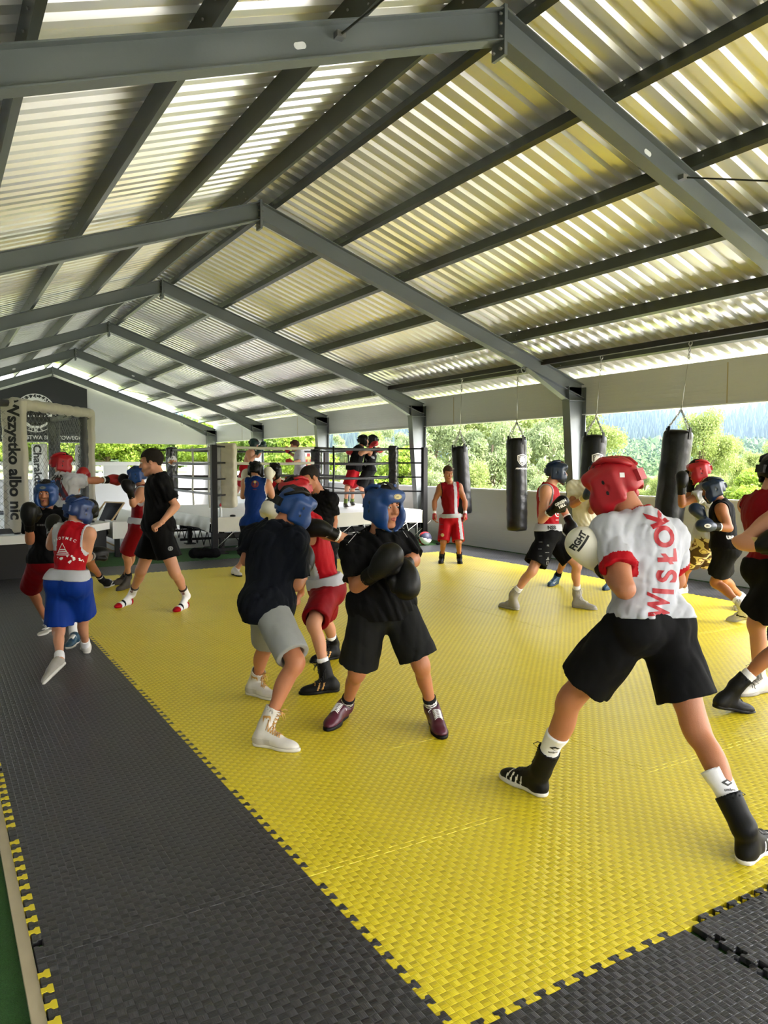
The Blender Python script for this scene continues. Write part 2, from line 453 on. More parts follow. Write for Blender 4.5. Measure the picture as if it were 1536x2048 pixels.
# hanging rails for the bags
for k, (y0, y1) in enumerate(((FY0, FY[0]), (FY[0], FY[1]), (FY[1], FY[2]))):
    mb = MB(); mb.span((8.52, y0 + .02, 3.245), (8.60, y1 - .02, 3.325))
    single('hanging_rail', mb, mat('black_rail', (0.012, 0.009, 0.012), .5),
           ['black steel rail on the right under the nearest roof bay', 'black steel rail over the two right-hand punching bags', 'black steel rail over the two punching bags behind the second column'][k], 'rail', (8.56, y0, 3.25), 'black hanging rails')

# ============================================================ FLOOR MATS
def mat_material(name, ca, cb):
    """foam with a woven relief: squares of fine ridges turned crosswise from square to square"""
    m = bpy.data.materials.new(name); m.use_nodes = True
    n, l = nt(m); b = n['Principled BSDF']
    tc = n.new('ShaderNodeTexCoord'); sp = n.new('ShaderNodeSeparateXYZ'); l.new(tc.outputs['Object'], sp.inputs[0])
    def mth(op, a, bb=None):
        k = n.new('ShaderNodeMath'); k.operation = op
        for i, v in enumerate((a, bb)):
            if v is None: continue
            if isinstance(v, (int, float)): k.inputs[i].default_value = v
            else: l.new(v, k.inputs[i])
        return k.outputs[0]
    cell = 1 / 34
    cx = mth('FLOOR', mth('DIVIDE', sp.outputs['X'], cell)); cy = mth('FLOOR', mth('DIVIDE', sp.outputs['Y'], cell))
    par = mth('ABSOLUTE', mth('MODULO', mth('ADD', cx, cy), 2.0))
    lx = mth('PINGPONG', mth('MULTIPLY', sp.outputs['X'], 34 * 5), .5); ly = mth('PINGPONG', mth('MULTIPLY', sp.outputs['Y'], 34 * 5), .5)
    hx = n.new('ShaderNodeMix'); l.new(par, hx.inputs[0]); l.new(lx, hx.inputs[2]); l.new(ly, hx.inputs[3])
    # each square bulges like a strand passing over its neighbours
    fx = mth('PINGPONG', mth('MULTIPLY', sp.outputs['X'], 34), .5); fy = mth('PINGPONG', mth('MULTIPLY', sp.outputs['Y'], 34), .5)
    bulge = n.new('ShaderNodeMix'); l.new(par, bulge.inputs[0]); l.new(fx, bulge.inputs[2]); l.new(fy, bulge.inputs[3])
    gx = mth('MINIMUM', mth('MULTIPLY', fx, 9.0), 1.0); gy = mth('MINIMUM', mth('MULTIPLY', fy, 9.0), 1.0)
    hsum = mth('ADD', mth('MULTIPLY', hx.outputs[0], .0009), mth('ADD', mth('MULTIPLY', bulge.outputs[0], .0034), mth('MULTIPLY', mth('MINIMUM', gx, gy), .0012)))
    bp = n.new('ShaderNodeBump'); bp.inputs['Strength'].default_value = 0.9; bp.inputs['Distance'].default_value = 1.0
    l.new(hsum, bp.inputs['Height']); l.new(bp.outputs[0], b.inputs['Normal'])
    # every other square paler: sheen of the crosswise ridges put into the colour
    mx = n.new('ShaderNodeMix'); mx.data_type = 'RGBA'; mx.inputs[6].default_value = (*ca, 1); mx.inputs[7].default_value = (*cb, 1)
    l.new(par, mx.inputs[0])
    nz = n.new('ShaderNodeTexNoise'); nz.inputs['Scale'].default_value = 2.2; nz.inputs['Detail'].default_value = 6
    l.new(tc.outputs['Object'], nz.inputs[0])
    mr = n.new('ShaderNodeMapRange'); mr.inputs[3].default_value = 0.9; mr.inputs[4].default_value = 1.08; l.new(nz.outputs[0], mr.inputs[0])
    mm = n.new('ShaderNodeMix'); mm.data_type = 'RGBA'; mm.blend_type = 'MULTIPLY'; mm.inputs[0].default_value = 1
    l.new(mx.outputs[2], mm.inputs[6]); l.new(mr.outputs[0], mm.inputs[7]); l.new(mm.outputs[2], b.inputs['Base Color'])
    b.inputs['Roughness'].default_value = 0.36; b.inputs['Specular IOR Level'].default_value = 0.5
    return m
M_yel = mat_material('yellow_foam', srgb(234, 214, 44), srgb(212, 190, 30))
M_blk = mat_material('black_foam', srgb(60, 60, 64), srgb(40, 40, 43))

def tooth_edge():
    """zigzag of dovetail teeth along the unit edge, outward is +v"""
    P = []; n = 11; p = .9 / n; h = .032
    for i in range(n):
        c = .05 + (i + .5) * p
        P += [(c - .013, 0), (c - .011, h * .35), (c - .022, h * .6), (c - .021, h), (c + .021, h), (c + .022, h * .6), (c + .011, h * .35), (c + .013, 0)]
    return P
TE = tooth_edge()
def tile_outline():
    P = [(0.0, 0.0)]
    P += [(u, v) for u, v in TE] + [(1.0, 0.0)]                        # near edge y=0: sockets filled by the neighbour (goes inward +y)
    P += [(1.0 + v, u) for u, v in TE] + [(1.0, 1.0)]                  # right edge: teeth outward
    P += [(u, 1.0 + v) for u, v in reversed(TE)] + [(0.0, 1.0)]        # far edge: teeth outward
    P += [(v, u) for u, v in reversed(TE)]                              # left edge: sockets
    return P
def tile_mesh(name, m):
    P = tile_outline(); n = len(P); g = .0
    mb = MB(); zt_, zb = 0.0, -0.0205
    vs = [(x, y, zt_) for x, y in P] + [(x, y, zb) for x, y in P]
    from mathutils.geometry import tessellate_polygon
    tris = tessellate_polygon([[Vector((x, y, 0)) for x, y in P]])
    rim = []
    for k in range(n):                                                 # a slightly sunk, drawn-in rim reads as the cut edge
        a = np.array(P[k - 1]); c = np.array(P[(k + 1) % n]); d = nrm(np.append(c - a, 0)); rim.append((P[k][0] + d[1] * .0012, P[k][1] - d[0] * .0012, -.0022))
    inn = [(2 * P[k][0] - rim[k][0], 2 * P[k][1] - rim[k][1], 0.0) for k in range(n)]
    bm = bmesh.new()
    A = [bm.verts.new(v) for v in inn]; B = [bm.verts.new((2 * P[k][0] - inn[k][0] - (rim[k][0] - P[k][0]) * .8, 2 * P[k][1] - inn[k][1] - (rim[k][1] - P[k][1]) * .8, -.002)) for k in range(n)]
    C_ = [bm.verts.new((B[k].co.x, B[k].co.y, zb)) for k in range(n)]
    for t in tris:
        try: bm.faces.new([A[q] for q in t])
        except ValueError: pass
    for k in range(n):
        k2 = (k + 1) % n
        bm.faces.new((A[k], B[k], B[k2], A[k2])); bm.faces.new((B[k], C_[k], C_[k2], B[k2]))
    bmesh.ops.recalc_face_normals(bm, faces=bm.faces[:])
    if sum(f.normal.z * f.calc_area() for f in bm.faces) < 0: bmesh.ops.reverse_faces(bm, faces=bm.faces[:])
    me = bpy.data.meshes.new(name); bm.to_mesh(me); bm.free(); me.materials.append(m); return me
ME_Y = tile_mesh('yellow_mat_tile', M_yel); ME_B = tile_mesh('black_mat_tile', M_blk)
TX = 1.25; TY = 1.68
rt = random.Random(5)
for j in range(-3, 11):
    for i in range(-1, 8):
        yel = 0 <= i < 7 and 0 <= j < 10
        x, y = TX + i, TY + j
        if y < -1.4: continue
        if i == 7 and j < 3: continue
        if j < -1 and i > 5: continue
        o = link('foam_mat_tile', ME_Y if yel else ME_B, None, (x, y, rt.uniform(-.0012, 0)))
        if (i, j) == (1, -1):
            o.location = (x + .02, y - .006, .006); o.rotation_euler = (0, 0, math.radians(-.8))
            tag(o, 'raised black foam mat tile sitting proud against the yellow front edge', 'floor mat', 'black foam mat tiles'); continue
        if yel:
            tag(o, 'yellow foam mat tile, %s from the left in the %s yellow row' % (ORD[i], ORD[j]), 'floor mat', 'yellow foam mat tiles')
        elif i == -1:
            tag(o, 'black foam mat tile of the strip along the turf, %s from the camera' % ORD[j + 3], 'floor mat', 'black foam mat tiles')
        elif i == 7:
            tag(o, 'grey-black foam mat tile along the wall, level with the %s yellow row' % (ORD[j] if j < 10 else 'black far'), 'floor mat', 'black foam mat tiles')
        elif j >= 10:
            tag(o, 'black foam mat tile beyond the yellow mats, %s from the left' % ORD[i + 1], 'floor mat', 'black foam mat tiles')
        else:
            tag(o, 'black foam mat tile in the %s row before the yellow edge, %s from the left' % ({-1: 'first', -2: 'second', -3: 'third'}[j], ORD[i]), 'floor mat', 'black foam mat tiles')
# beige edging board with yellow plugs along the turf
mb = MB()
mb.add([(a, b_, z) for z in (-.0205, .001) for a, b_ in ((-.005, -.013), (.011, -.011), (.019, -.022), (.032, -.021), (.032, .021), (.019, .022), (.011, .011), (-.005, .013))],
       [tuple(range(8))[::-1], tuple(range(8, 16))] + [(i, (i + 1) % 8, 8 + (i + 1) % 8, 8 + i) for i in range(8)])
ME_P = mb.mesh('edge_plug', [mat('yellow_plug', srgb(214, 196, 40), .5)])
for k in range(-11, 130):
    if rt.random() < .12: continue
    y = TY + math.floor(k / 11) + .05 + (k % 11 + .5) * .9 / 11
    if y > 12.6: break
    tag(link('edge_plug', ME_P, None, (TX - 1, y, 0)), 'small yellow foam plug in the left edge of the black mat strip', 'mat edging', 'yellow plugs along the mat edge')
mb = MB(); mb.span((TX - 1.045, -1.2, -.022), (TX - 1.004, 12.6, -.004))
single('edging_strip', mb, mat('beige_edging', srgb(176, 164, 138), .7, 0, .12, 9), 'narrow beige edging strip between the green turf and the black mats', 'edging strip', (TX - 1, TY, 0))
# ============================================================ BODIES: smooth solids grown from tapered limbs
def surface_nets(D, org, h):
    S = D < 0
    nx, ny, nz = D.shape
    c = np.zeros((nx - 1, ny - 1, nz - 1), np.int8)
    for i in (0, 1):
        for j in (0, 1):
            for k in (0, 1): c += S[i:nx - 1 + i, j:ny - 1 + j, k:nz - 1 + k]
    act = (c > 0) & (c < 8)
    I = np.argwhere(act)
    if not len(I): return np.zeros((0, 3)), np.zeros((0, 4), int)
    idx = np.full(act.shape, -1, np.int64); idx[act] = np.arange(len(I))
    acc = np.zeros((len(I), 3)); cnt = np.zeros(len(I))
    cor = [(i, j, k) for i in (0, 1) for j in (0, 1) for k in (0, 1)]
    for a in range(8):
        for b in range(a + 1, 8):
            if sum(abs(cor[a][q] - cor[b][q]) for q in range(3)) != 1: continue
            pa, pb = np.array(cor[a]), np.array(cor[b])
            da = D[tuple((I + pa).T)]; db = D[tuple((I + pb).T)]
            m = (da < 0) != (db < 0)
            t = np.where(m, da / np.where(m, da - db, 1), 0)
            acc[m] += (pa + (pb - pa) * t[m, None]); cnt[m] += 1
    V = org + h * (I + acc / cnt[:, None])
    F = []
    for ax in range(3):
        u, w = (ax + 1) % 3, (ax + 2) % 3
        sl0 = [slice(None)] * 3; sl1 = [slice(None)] * 3
        sl0[ax] = slice(0, -1); sl1[ax] = slice(1, None)
        A = S[tuple(sl0)]; B = S[tuple(sl1)]
        E = np.argwhere(A != B)
        if not len(E): continue
        ok = (E[:, u] > 0) & (E[:, w] > 0) & (E[:, u] < D.shape[u] - 1) & (E[:, w] < D.shape[w] - 1)
        E = E[ok]; flip = ~A[tuple(E.T)]
        def g(du, dw):
            q = E.copy(); q[:, u] -= du; q[:, w] -= dw; return idx[tuple(q.T)]
        q = np.stack([g(1, 1), g(0, 1), g(0, 0), g(1, 0)], 1)
        q[flip] = q[flip][:, ::-1]; F.append(q)
    F = np.vstack(F); F = F[(F >= 0).all(1)]
    return V, F
def smin(a, b, k):
    if k <= 0: return np.minimum(a, b)
    h = np.clip(0.5 + 0.5 * (b - a) / k, 0, 1); return b * (1 - h) + a * h - k * h * (1 - h)
def smax(a, b, k): return -smin(-a, -b, k)
class Prim:
    def __init__(s, fn, lo, hi): s.fn = fn; s.lo = np.array(lo, float); s.hi = np.array(hi, float)
def rc(a, b, ra, rb, sq=None):
    """tapered limb; sq=(axis,k) squeezes it along an axis"""
    a = np.array(a, float); b = np.array(b, float); ab = b - a; L2 = ab @ ab + 1e-9
    def fn(P):
        q = P - a; t = np.clip((q @ ab) / L2, 0, 1)
        v = q - t[..., None] * ab
        if sq is not None:
            ax, k = sq; c = v @ ax; v = v + (c * (k - 1))[..., None] * ax
        return np.sqrt((v * v).sum(-1)) - (ra + (rb - ra) * t)
    m = max(ra, rb)
    return Prim(fn, np.minimum(a, b) - m, np.maximum(a, b) + m)
def ell(c, r, R=None):
    c = np.array(c, float); r = np.array(r, float); R = np.eye(3) if R is None else np.array(R)
    def fn(P):
        q = (P - c) @ R.T; k0 = np.sqrt(((q / r) ** 2).sum(-1)); k1 = np.sqrt(((q / r ** 2) ** 2).sum(-1)) + 1e-9
        return k0 * (k0 - 1) / k1
    e = np.sqrt(((R * r[:, None]) ** 2).sum(0))
    return Prim(fn, c - e, c + e)
def bx(c, hf, R=None, rd=0.01):
    c = np.array(c, float); hf = np.array(hf, float); R = np.eye(3) if R is None else np.array(R)
    def fn(P):
        q = np.abs((P - c) @ R.T) - hf + rd
        return np.sqrt((np.maximum(q, 0) ** 2).sum(-1)) + np.minimum(q.max(-1), 0) - rd
    e = np.abs(R.T) @ hf
    return Prim(fn, c - e, c + e)
def cut(p, *planes, k=0.0):
    """keeps the side of each plane (point, outward normal)"""
    P0 = [(np.array(o, float), nrm(n)) for o, n in planes]
    def fn(P):
        d = p.fn(P)
        for o, n in P0: d = smax(d, (P - o) @ n, k)
        return d
    return Prim(fn, p.lo, p.hi)
def minus(p, q, k=0.004):
    return Prim(lambda P: smax(p.fn(P), -q.fn(P), k), p.lo, p.hi)
def group(ps, k):
    def fn(P):
        d = ps[0].fn(P)
        for p in ps[1:]: d = smin(d, p.fn(P), k)
        return d
    return Prim(fn, np.min([p.lo for p in ps], 0), np.max([p.hi for p in ps], 0))
def tube_p(pts, r):
    return [rc(pts[i], pts[i + 1], r, r) for i in range(len(pts) - 1)]
def sdf_mesh(name, adds, h, k=0.02, subs=(), planes=(), wr=None, mats=(), paint=(), base=(0, 0, 0), smooth_it=0):
    adds = [(p, k) if isinstance(p, Prim) else p for p in adds]
    subs = [(p, .006) if isinstance(p, Prim) else p for p in subs]
    lo = np.min([p.lo for p, _ in adds], 0) - 3 * h; hi = np.max([p.hi for p, _ in adds], 0) + 3 * h
    n = np.ceil((hi - lo) / h).astype(int) + 1
    D = np.full(tuple(n), 1.0, np.float32)
    def box(p, mg):
        a = np.clip(np.floor((p.lo - mg - lo) / h).astype(int), 0, n - 1); b = np.clip(np.ceil((p.hi + mg - lo) / h).astype(int) + 1, 1, n)
        sl = tuple(slice(a[i], b[i]) for i in range(3))
        G = np.stack(np.meshgrid(*[lo[i] + h * np.arange(a[i], b[i]) for i in range(3)], indexing='ij'), -1)
        return sl, G
    for p, kk in adds:
        sl, G = box(p, kk + 3 * h); D[sl] = smin(D[sl], p.fn(G), kk)
    for p, kk in subs:
        if (p.hi < lo).any() or (p.lo > hi).any(): continue
        sl, G = box(p, kk + 3 * h); D[sl] = smax(D[sl], -p.fn(G), kk)
    if wr or planes:
        G = np.stack(np.meshgrid(*[lo[i] + h * np.arange(n[i]) for i in range(3)], indexing='ij'), -1)
        if wr: 
            m = np.abs(D) < 5 * h + .02
            D[m] += wr(G[m]).astype(np.float32)
        for o, nn in planes: D = np.maximum(D, ((G - np.array(o)) @ nrm(nn)).astype(np.float32))
    V, F = surface_nets(D, lo, h)
    me = bpy.data.meshes.new(name)
    if not len(F): return me
    me.vertices.add(len(V)); me.vertices.foreach_set('co', (V - np.array(base)).astype(np.float32).ravel())
    me.loops.add(4 * len(F)); me.loops.foreach_set('vertex_index', F.astype(np.int32).ravel())
    me.polygons.add(len(F)); me.polygons.foreach_set('loop_start', np.arange(0, 4 * len(F), 4, dtype=np.int32))
    try: me.polygons.foreach_set('loop_total', np.full(len(F), 4, np.int32))
    except Exception: pass
    for m in mats: me.materials.append(m)
    if paint:
        C = V[F].mean(1); mi = np.zeros(len(F), np.int32)
        for fn, m in paint:
            mk = fn(C)
            if m.name not in [x.name for x in me.materials]: me.materials.append(m)
            mi[mk] = [x.name for x in me.materials].index(m.name)
        me.polygons.foreach_set('material_index', mi)
    me.polygons.foreach_set('use_smooth', np.ones(len(F), bool))
    me.update(calc_edges=True); me.validate()
    return me
def folds(seed, amp, freq, dirv=(0, 0, 1), along=.22):
    freq = freq * 2.3
    """soft cloth folds, stretched along dirv"""
    r = np.random.RandomState(seed); dv = nrm(dirv)
    Ks = []
    for _ in range(7):
        v = r.normal(size=3); v -= dv * (v @ dv) * (1 - along); v = nrm(v) * freq * r.uniform(.6, 1.8); Ks.append((v, r.uniform(0, 6.28), r.uniform(.5, 1)))
    def fn(P):
        w = np.sin(P @ nrm(r.normal(size=3)) * freq * .35) * 1.2
        s = 0
        for v, ph, a in Ks: s = s + a * np.sin(P @ v + ph + w)
        return amp * s / 3
    r2 = np.random.RandomState(seed + 1); wv = nrm(r2.normal(size=3))
    def fn2(P):
        w = np.sin(P @ wv * freq * .4) * 1.3; s = 0
        for v, ph, a in Ks: s = s + a * (1 - 2 * np.abs(np.sin((P @ v + ph + w) * .5)) ** .8)
        return amp * s / 2.2
    return fn2

SK = {
    'fair': mat('skin_fair', srgb(198, 142, 112), .5, 0, .06, 14, .15, 260, .4),
    'warm': mat('skin_warm', srgb(174, 114, 82), .5, 0, .06, 14, .15, 260, .4),
    'tan': mat('skin_tan', srgb(154, 98, 64), .5, 0, .06, 14, .15, 260, .4),
}
for _m in SK.values():
    _b = _m.node_tree.nodes['Principled BSDF']; _b.inputs['Subsurface Weight'].default_value = .08; _b.inputs['Subsurface Radius'].default_value = (.02, .008, .004); _b.inputs['Subsurface Scale'].default_value = .3
def cloth(name, col, rough=.8, bump=.25): return mat(name, col, rough, 0, .06, 25, bump, 900, .12)
C_black = cloth('black_cloth', (.0042, .0042, .005)); C_char = cloth('charcoal_cloth', (.011, .0115, .0125)); C_navy = cloth('navy_black_cloth', (.0045, .006, .011))
C_white = cloth('white_cloth', srgb(182, 184, 193)); C_cream = cloth('cream_cloth', srgb(226, 220, 196)); C_red = cloth('red_cloth', srgb(166, 12, 26), .6)
C_dred = cloth('crimson_cloth', srgb(124, 8, 20), .6); C_blue = cloth('blue_cloth', srgb(14, 50, 136), .5); C_grey = cloth('grey_marl_cloth', srgb(148, 150, 150)); C_royal = cloth('vest_blue_cloth', srgb(12, 44, 106), .6)
L_black = mat('black_leather', (.004, .004, .0044), .42, 0, .1, 20, .12, 120, .22); L_white = mat('white_leather', srgb(225, 222, 208), .42, 0, .04, 20, .12, 120)
L_red = mat('red_leather', srgb(164, 10, 26), .48, 0, .06, 20, .12, 120); L_blue = mat('blue_leather', srgb(10, 56, 116), .46, 0, .08, 20, .12, 120); L_navy = mat('navy_leather', srgb(14, 34, 62), .34, 0, .1, 20, .12, 120)
L_green = mat('dark_green_leather', srgb(14, 50, 50), .35)
H_dark = mat('dark_hair', srgb(28, 20, 15), .75, 0, .25, 90, .8, 400, .3); H_brown = mat('brown_hair', srgb(70, 42, 26), .75, 0, .25, 90, .8, 400, .3)
S_white = mat('white_shoe', srgb(200, 196, 190), .5, 0, .05, 30); S_grey = mat('grey_shoe', srgb(150, 146, 140), .6, 0, .08, 30); S_black = mat('black_shoe', (.004, .004, .0044), .55, spec=.2); S_sole = mat('pale_sole', srgb(205, 202, 194), .6)
S_brown = mat('brown_grey_shoe', srgb(58, 52, 46), .6); S_wine = mat('wine_shoe', srgb(74, 14, 40), .4); S_teal = mat('blue_shoe', srgb(28, 70, 96), .5); S_gold = mat('gold_print', srgb(188, 142, 78), .4, .3); S_navy = mat('navy_shoe', srgb(24, 48, 84), .5)
P_white = mat('white_print', srgb(232, 232, 232), .5); P_black = mat('black_print', (.01, .01, .01), .5); P_red = mat('red_print', srgb(160, 6, 28), .6); P_grey = mat('grey_print', srgb(120, 122, 124), .5); P_gold = mat('khaki_print', srgb(196, 180, 120), .5)
E_white = mat('eye_white', srgb(215, 205, 200), .2); E_dark = mat('eye_dark', (.01, .007, .005), .15); LIP = mat('lip', srgb(168, 88, 78), .45)

def solve_joint(a, px_, L1, c=None, L2=None, sgn=0, d0=None):
    """the depth of a joint seen at px_, at bone length L1 from a and (if given) L2 from c"""
    a = np.array(a); best = None; d0 = depth(a) if d0 is None else d0
    for dd in np.linspace(-.62, .62, 125):
        p = at(px_[0], px_[1], d0 + dd); e = (np.linalg.norm(p - a) - L1) ** 2
        if c is not None: e += (np.linalg.norm(p - np.array(c)) - L2) ** 2
        e += 1e-4 * dd * dd
        if sgn and dd * sgn < -.02: e += .05 * abs(dd)
        if best is None or e < best[0]: best = (e, p)
    return best[1]
def basis(face_yaw, up=(0, 0, 1), pitch=0.0, roll=0.0):
    """rows: right-hand side axis (own left = -x), forward, up; face_yaw 0 = towards the camera, 90 = to the right of the picture, 180 = away"""
    a = math.radians(face_yaw); h = nrm([FW[0], FW[1], 0])
    f = -math.cos(a) * h + math.sin(a) * RT
    u = nrm(up); f = nrm(f - u * (f @ u)); r = np.cross(f, u)
    p = math.radians(pitch)                                        # nose down
    f2 = f * math.cos(p) - u * math.sin(p); u2 = u * math.cos(p) + f * math.sin(p)
    q = math.radians(roll); r2 = r * math.cos(q) - u2 * math.sin(q); u3 = u2 * math.cos(q) + r * math.sin(q)
    return np.array([r2, f2, u3])

class Person:
    def __init__(s, name, label, D, hgt=1.75, res=None, skin='fair', group=None, build=1.0, shw=1.0):
        s.D = D; s.S = hgt / 1.78; s.B = build; s.skin = SK[skin]; s.res = res or max(.0065, min(.015, D * .00125 + .002)); s.label = label; s.name = name; s.shw = shw
    def pose(s, pelvis, neck, hip_yaw, chest_yaw, legs, arms, head=None, head_yaw=0, head_pitch=0, head_roll=0, pd=0, nd=0, hd=None):
        """legs/arms: dict L/R -> joints in the picture; feet as heel and toe on the ground"""
        S = s.S; s.pelvis = at(pelvis[0], pelvis[1], s.D + pd); s.neck = at(neck[0], neck[1], s.D + nd)
        s.spine = nrm(s.neck - s.pelvis)
        s.Bc = basis(chest_yaw, s.spine); s.Bh = basis(hip_yaw, nrm(s.spine + np.array([0, 0, .8])))
        s.feet = {}; s.J = {}
        for k, sg in (('L', -1), ('R', 1)):
            s.J['hip' + k] = s.pelvis + s.Bh[0] * sg * .092 * S - s.Bh[2] * .04 * S
            s.J['sh' + k] = s.neck + s.Bc[0] * sg * .168 * S * s.shw - s.Bc[2] * .062 * S
            if k in legs:
                g = legs[k]
                z0 = g.get('z', 0.0); heel = ong(*g['heel'], z0 + g.get('hz', 0)); toe = ong(*g['toe'], z0 + g.get('tz', 0))
                if 'hd' in g: heel = at(*g['heel'], g['hd'])
                if 'td' in g: toe = at(*g['toe'], g['td'])
                fd = nrm(toe - heel); L = .27 * S * g.get('fl', 1)
                mid = (heel + toe) / 2; heel, toe = (mid - fd * L / 2, mid + fd * L / 2) if not g.get('raw') else (heel, heel + fd * L)
                if 'an' in g: an = at(g['an'][0], g['an'][1], depth(heel) + g.get('ad', 0.0))
                else: an = heel + fd * .06 * S + np.array([0, 0, .085 * S])
                s.J['an' + k] = an
                s.J['kn' + k] = solve_joint(s.J['hip' + k], g['kn'], .43 * S, an, .41 * S, g.get('ks', 0), (depth(s.J['hip' + k]) + depth(an)) / 2)
                s.feet[k] = (heel, toe, fd)
            if k in arms:
                g = arms[k]
                s.J['el' + k] = solve_joint(s.J['sh' + k], g['el'], .295 * S, sgn=g.get('es', 0)) if 'ed' not in g else at(*g['el'], s.D + g['ed'])
                s.J['wr' + k] = solve_joint(s.J['el' + k], g['wr'], .255 * S, sgn=g.get('ws', 0)) if 'wd' not in g else at(*g['wr'], s.D + g['wd'])
                s.J['hd' + k] = solve_joint(s.J['wr' + k], g['hd'], .10 * S, sgn=g.get('hs', 0)) if 'hdd' not in g else at(*g['hd'], s.D + g['hdd'])
        s.hasleg = list(legs); s.hasarm = list(arms)
        s.head = at(head[0], head[1], s.D + (nd if hd is None else hd)) if head is not None else s.neck + s.spine * .17 * S
        s.HB = basis(head_yaw, (0, 0, 1), head_pitch, head_roll)
        s.HS = S * 1.0
        zz = 0.0
        base = np.mean([s.feet[k][0] for k in s.feet], 0) if s.feet else s.pelvis
        s.base = np.array([base[0], base[1], min([s.feet[k][0][2] for k in s.feet]) if s.feet else 0])
        s.root = thing('person', s.label, 'person', s.base, kind=None)
        return s
    def hl(s, x, y, z): return s.head + s.HB.T @ (np.array([x, y, z]) * s.HS)
    def torso(s, o=0.0):
        S, B = s.S, s.B; c, h = s.Bc, s.Bh; pv, nk = s.pelvis, s.neck; sp = s.spine
        L = np.linalg.norm(nk - pv)
        # gentle curve: the middle of the back lies a little behind the straight line
        mid = pv + sp * L * .45 - c[1] * .012 * S
        ch = pv + sp * L * .72 - c[1] * .005 * S
        P = [ell(pv + h[2] * .0 * S, np.array([.155 * B, .112 * B, .115]) * S + o, h),
             ell(mid, np.array([.135 * B, .098 * B, .15]) * S + o, c),
             ell(ch, np.array([.158 * B * s.shw, .112 * B, .165]) * S + o, c),
             rc(s.J['shL'], s.J['shR'], .062 * S + o, .062 * S + o),
             rc(nk - sp * .06 * S - c[1] * .03 * S, nk - c[1] * .01 * S, .085 * S + o, .058 * S + o),
             rc(pv, ch, .1 * S * B + o, .105 * S * B + o)]
        for k, sg in (('L', -1), ('R', 1)):
            hp = s.J['hip' + k]
            P.append(ell(hp - h[1] * .05 * S + h[2] * .02 * S, np.array([.082, .085, .09]) * S + o, h))
            P.append(rc(s.J['sh' + k] + c[0] * sg * -.02 * S, ch - sp * .02 * S + c[0] * sg * .1 * S, .055 * S + o, .06 * S + o))
        return P
    def thigh(s, k, o=0.0, t1=1.0, r1=None):
        S = s.S; a = s.J['hip' + k]; b = s.J['kn' + k]; e = a + (b - a) * t1
        return [rc(a, e, .084 * S * s.B + o, (.084 + (.054 - .084) * t1) * S * s.B + o if r1 is None else r1)]
    def leg_prims(s, k):
        S, B = s.S, s.B; hp, kn, an = s.J['hip' + k], s.J['kn' + k], s.J['an' + k]
        sh = nrm(an - kn); th = nrm(kn - hp)
        fwd = nrm(th - sh + s.Bh[1] * .3) if np.linalg.norm(np.cross(th, sh)) > .12 else s.Bh[1]
        back = -nrm(fwd - sh * (fwd @ sh))
        P = s.thigh(k)
        P += [ell(hp + (kn - hp) * .45 - back * .018 * S, np.array([.062, .066, .16]) * S * np.array([B, B, 1]), frame_from(th, fwd)),
              rc(kn - th * .03 * S - back * .008 * S, kn + sh * .03 * S - back * .008 * S, .052 * S * B, .047 * S * B),
              rc(kn, an, .047 * S * B, .033 * S),
              ell(kn + sh * .13 * S + back * .022 * S, np.array([.046, .044, .115]) * S * np.array([B, B, 1]), frame_from(sh, fwd)),
              rc(an - sh * .04 * S, an + sh * .01, .034 * S, .036 * S)]
        heel, toe, fd = s.feet[k]
        if s.barefoot:
            P += foot_prims(heel, toe, an, S)
        else: P += [rc(an, an - nrm(kn - an) * .02, .034 * S, .03 * S)]
        return P
    def arm_prims(s, k, hand='stump'):
        S, B = s.S, s.B; sh, el, wr, hd = s.J['sh' + k], s.J['el' + k], s.J['wr' + k], s.J['hd' + k]
        ua = nrm(el - sh); fa = nrm(wr - el)
        P = [(ell(sh + ua * .03 * S, np.array([.056, .056, .085]) * S * s.arm, frame_from(ua, s.Bc[1])), .03),
             (rc(sh, el, .050 * S * s.arm, .040 * S * s.arm), .03),
             (ell(sh + (el - sh) * .52, np.array([.048, .052, .1]) * S * s.arm, frame_from(ua, s.Bc[1])), .02),
             (rc(el, wr, .041 * S * s.arm, .026 * S), .015),
             (ell(el + (wr - el) * .27, np.array([.046, .040, .09]) * S * s.arm, frame_from(fa, s.Bc[1])), .02)]
        if hand == 'stump': P += [(rc(wr, hd, .026 * S, .03 * S), .01)]
        return P
    barefoot = False; arm = 1.0
    def body(s, hands=None, detail_face=True):
        hands = hands or {}
        A = [(p, .03) for p in s.torso()]
        A += [(rc(s.neck - s.spine * .05 * s.S, s.hl(0, -.02, -.06), .06 * s.S, .056 * s.S), .03)]
        for k in s.hasleg: A += [(p, .022) for p in s.leg_prims(k)]
        for k in s.hasarm: A += s.arm_prims(k, hands.get(k, 'stump') if hands.get(k, 'stump') == 'stump' else 'hand')
        me = sdf_mesh('body', A, s.res, mats=[s.skin], base=s.base)
        # head, finer, joined to the same mesh
        hm = head_mesh(s); join_mesh(me, hm)
        for k in s.hasarm:
            if hands.get(k, 'stump') != 'stump': join_mesh(me, hand_mesh(s, k, hands[k]))
        s.bodyo = link('body', me, s.root)
        return s.bodyo
    def add(s, name, me, parent=None):
        o = link(name, me, parent or s.root); return o
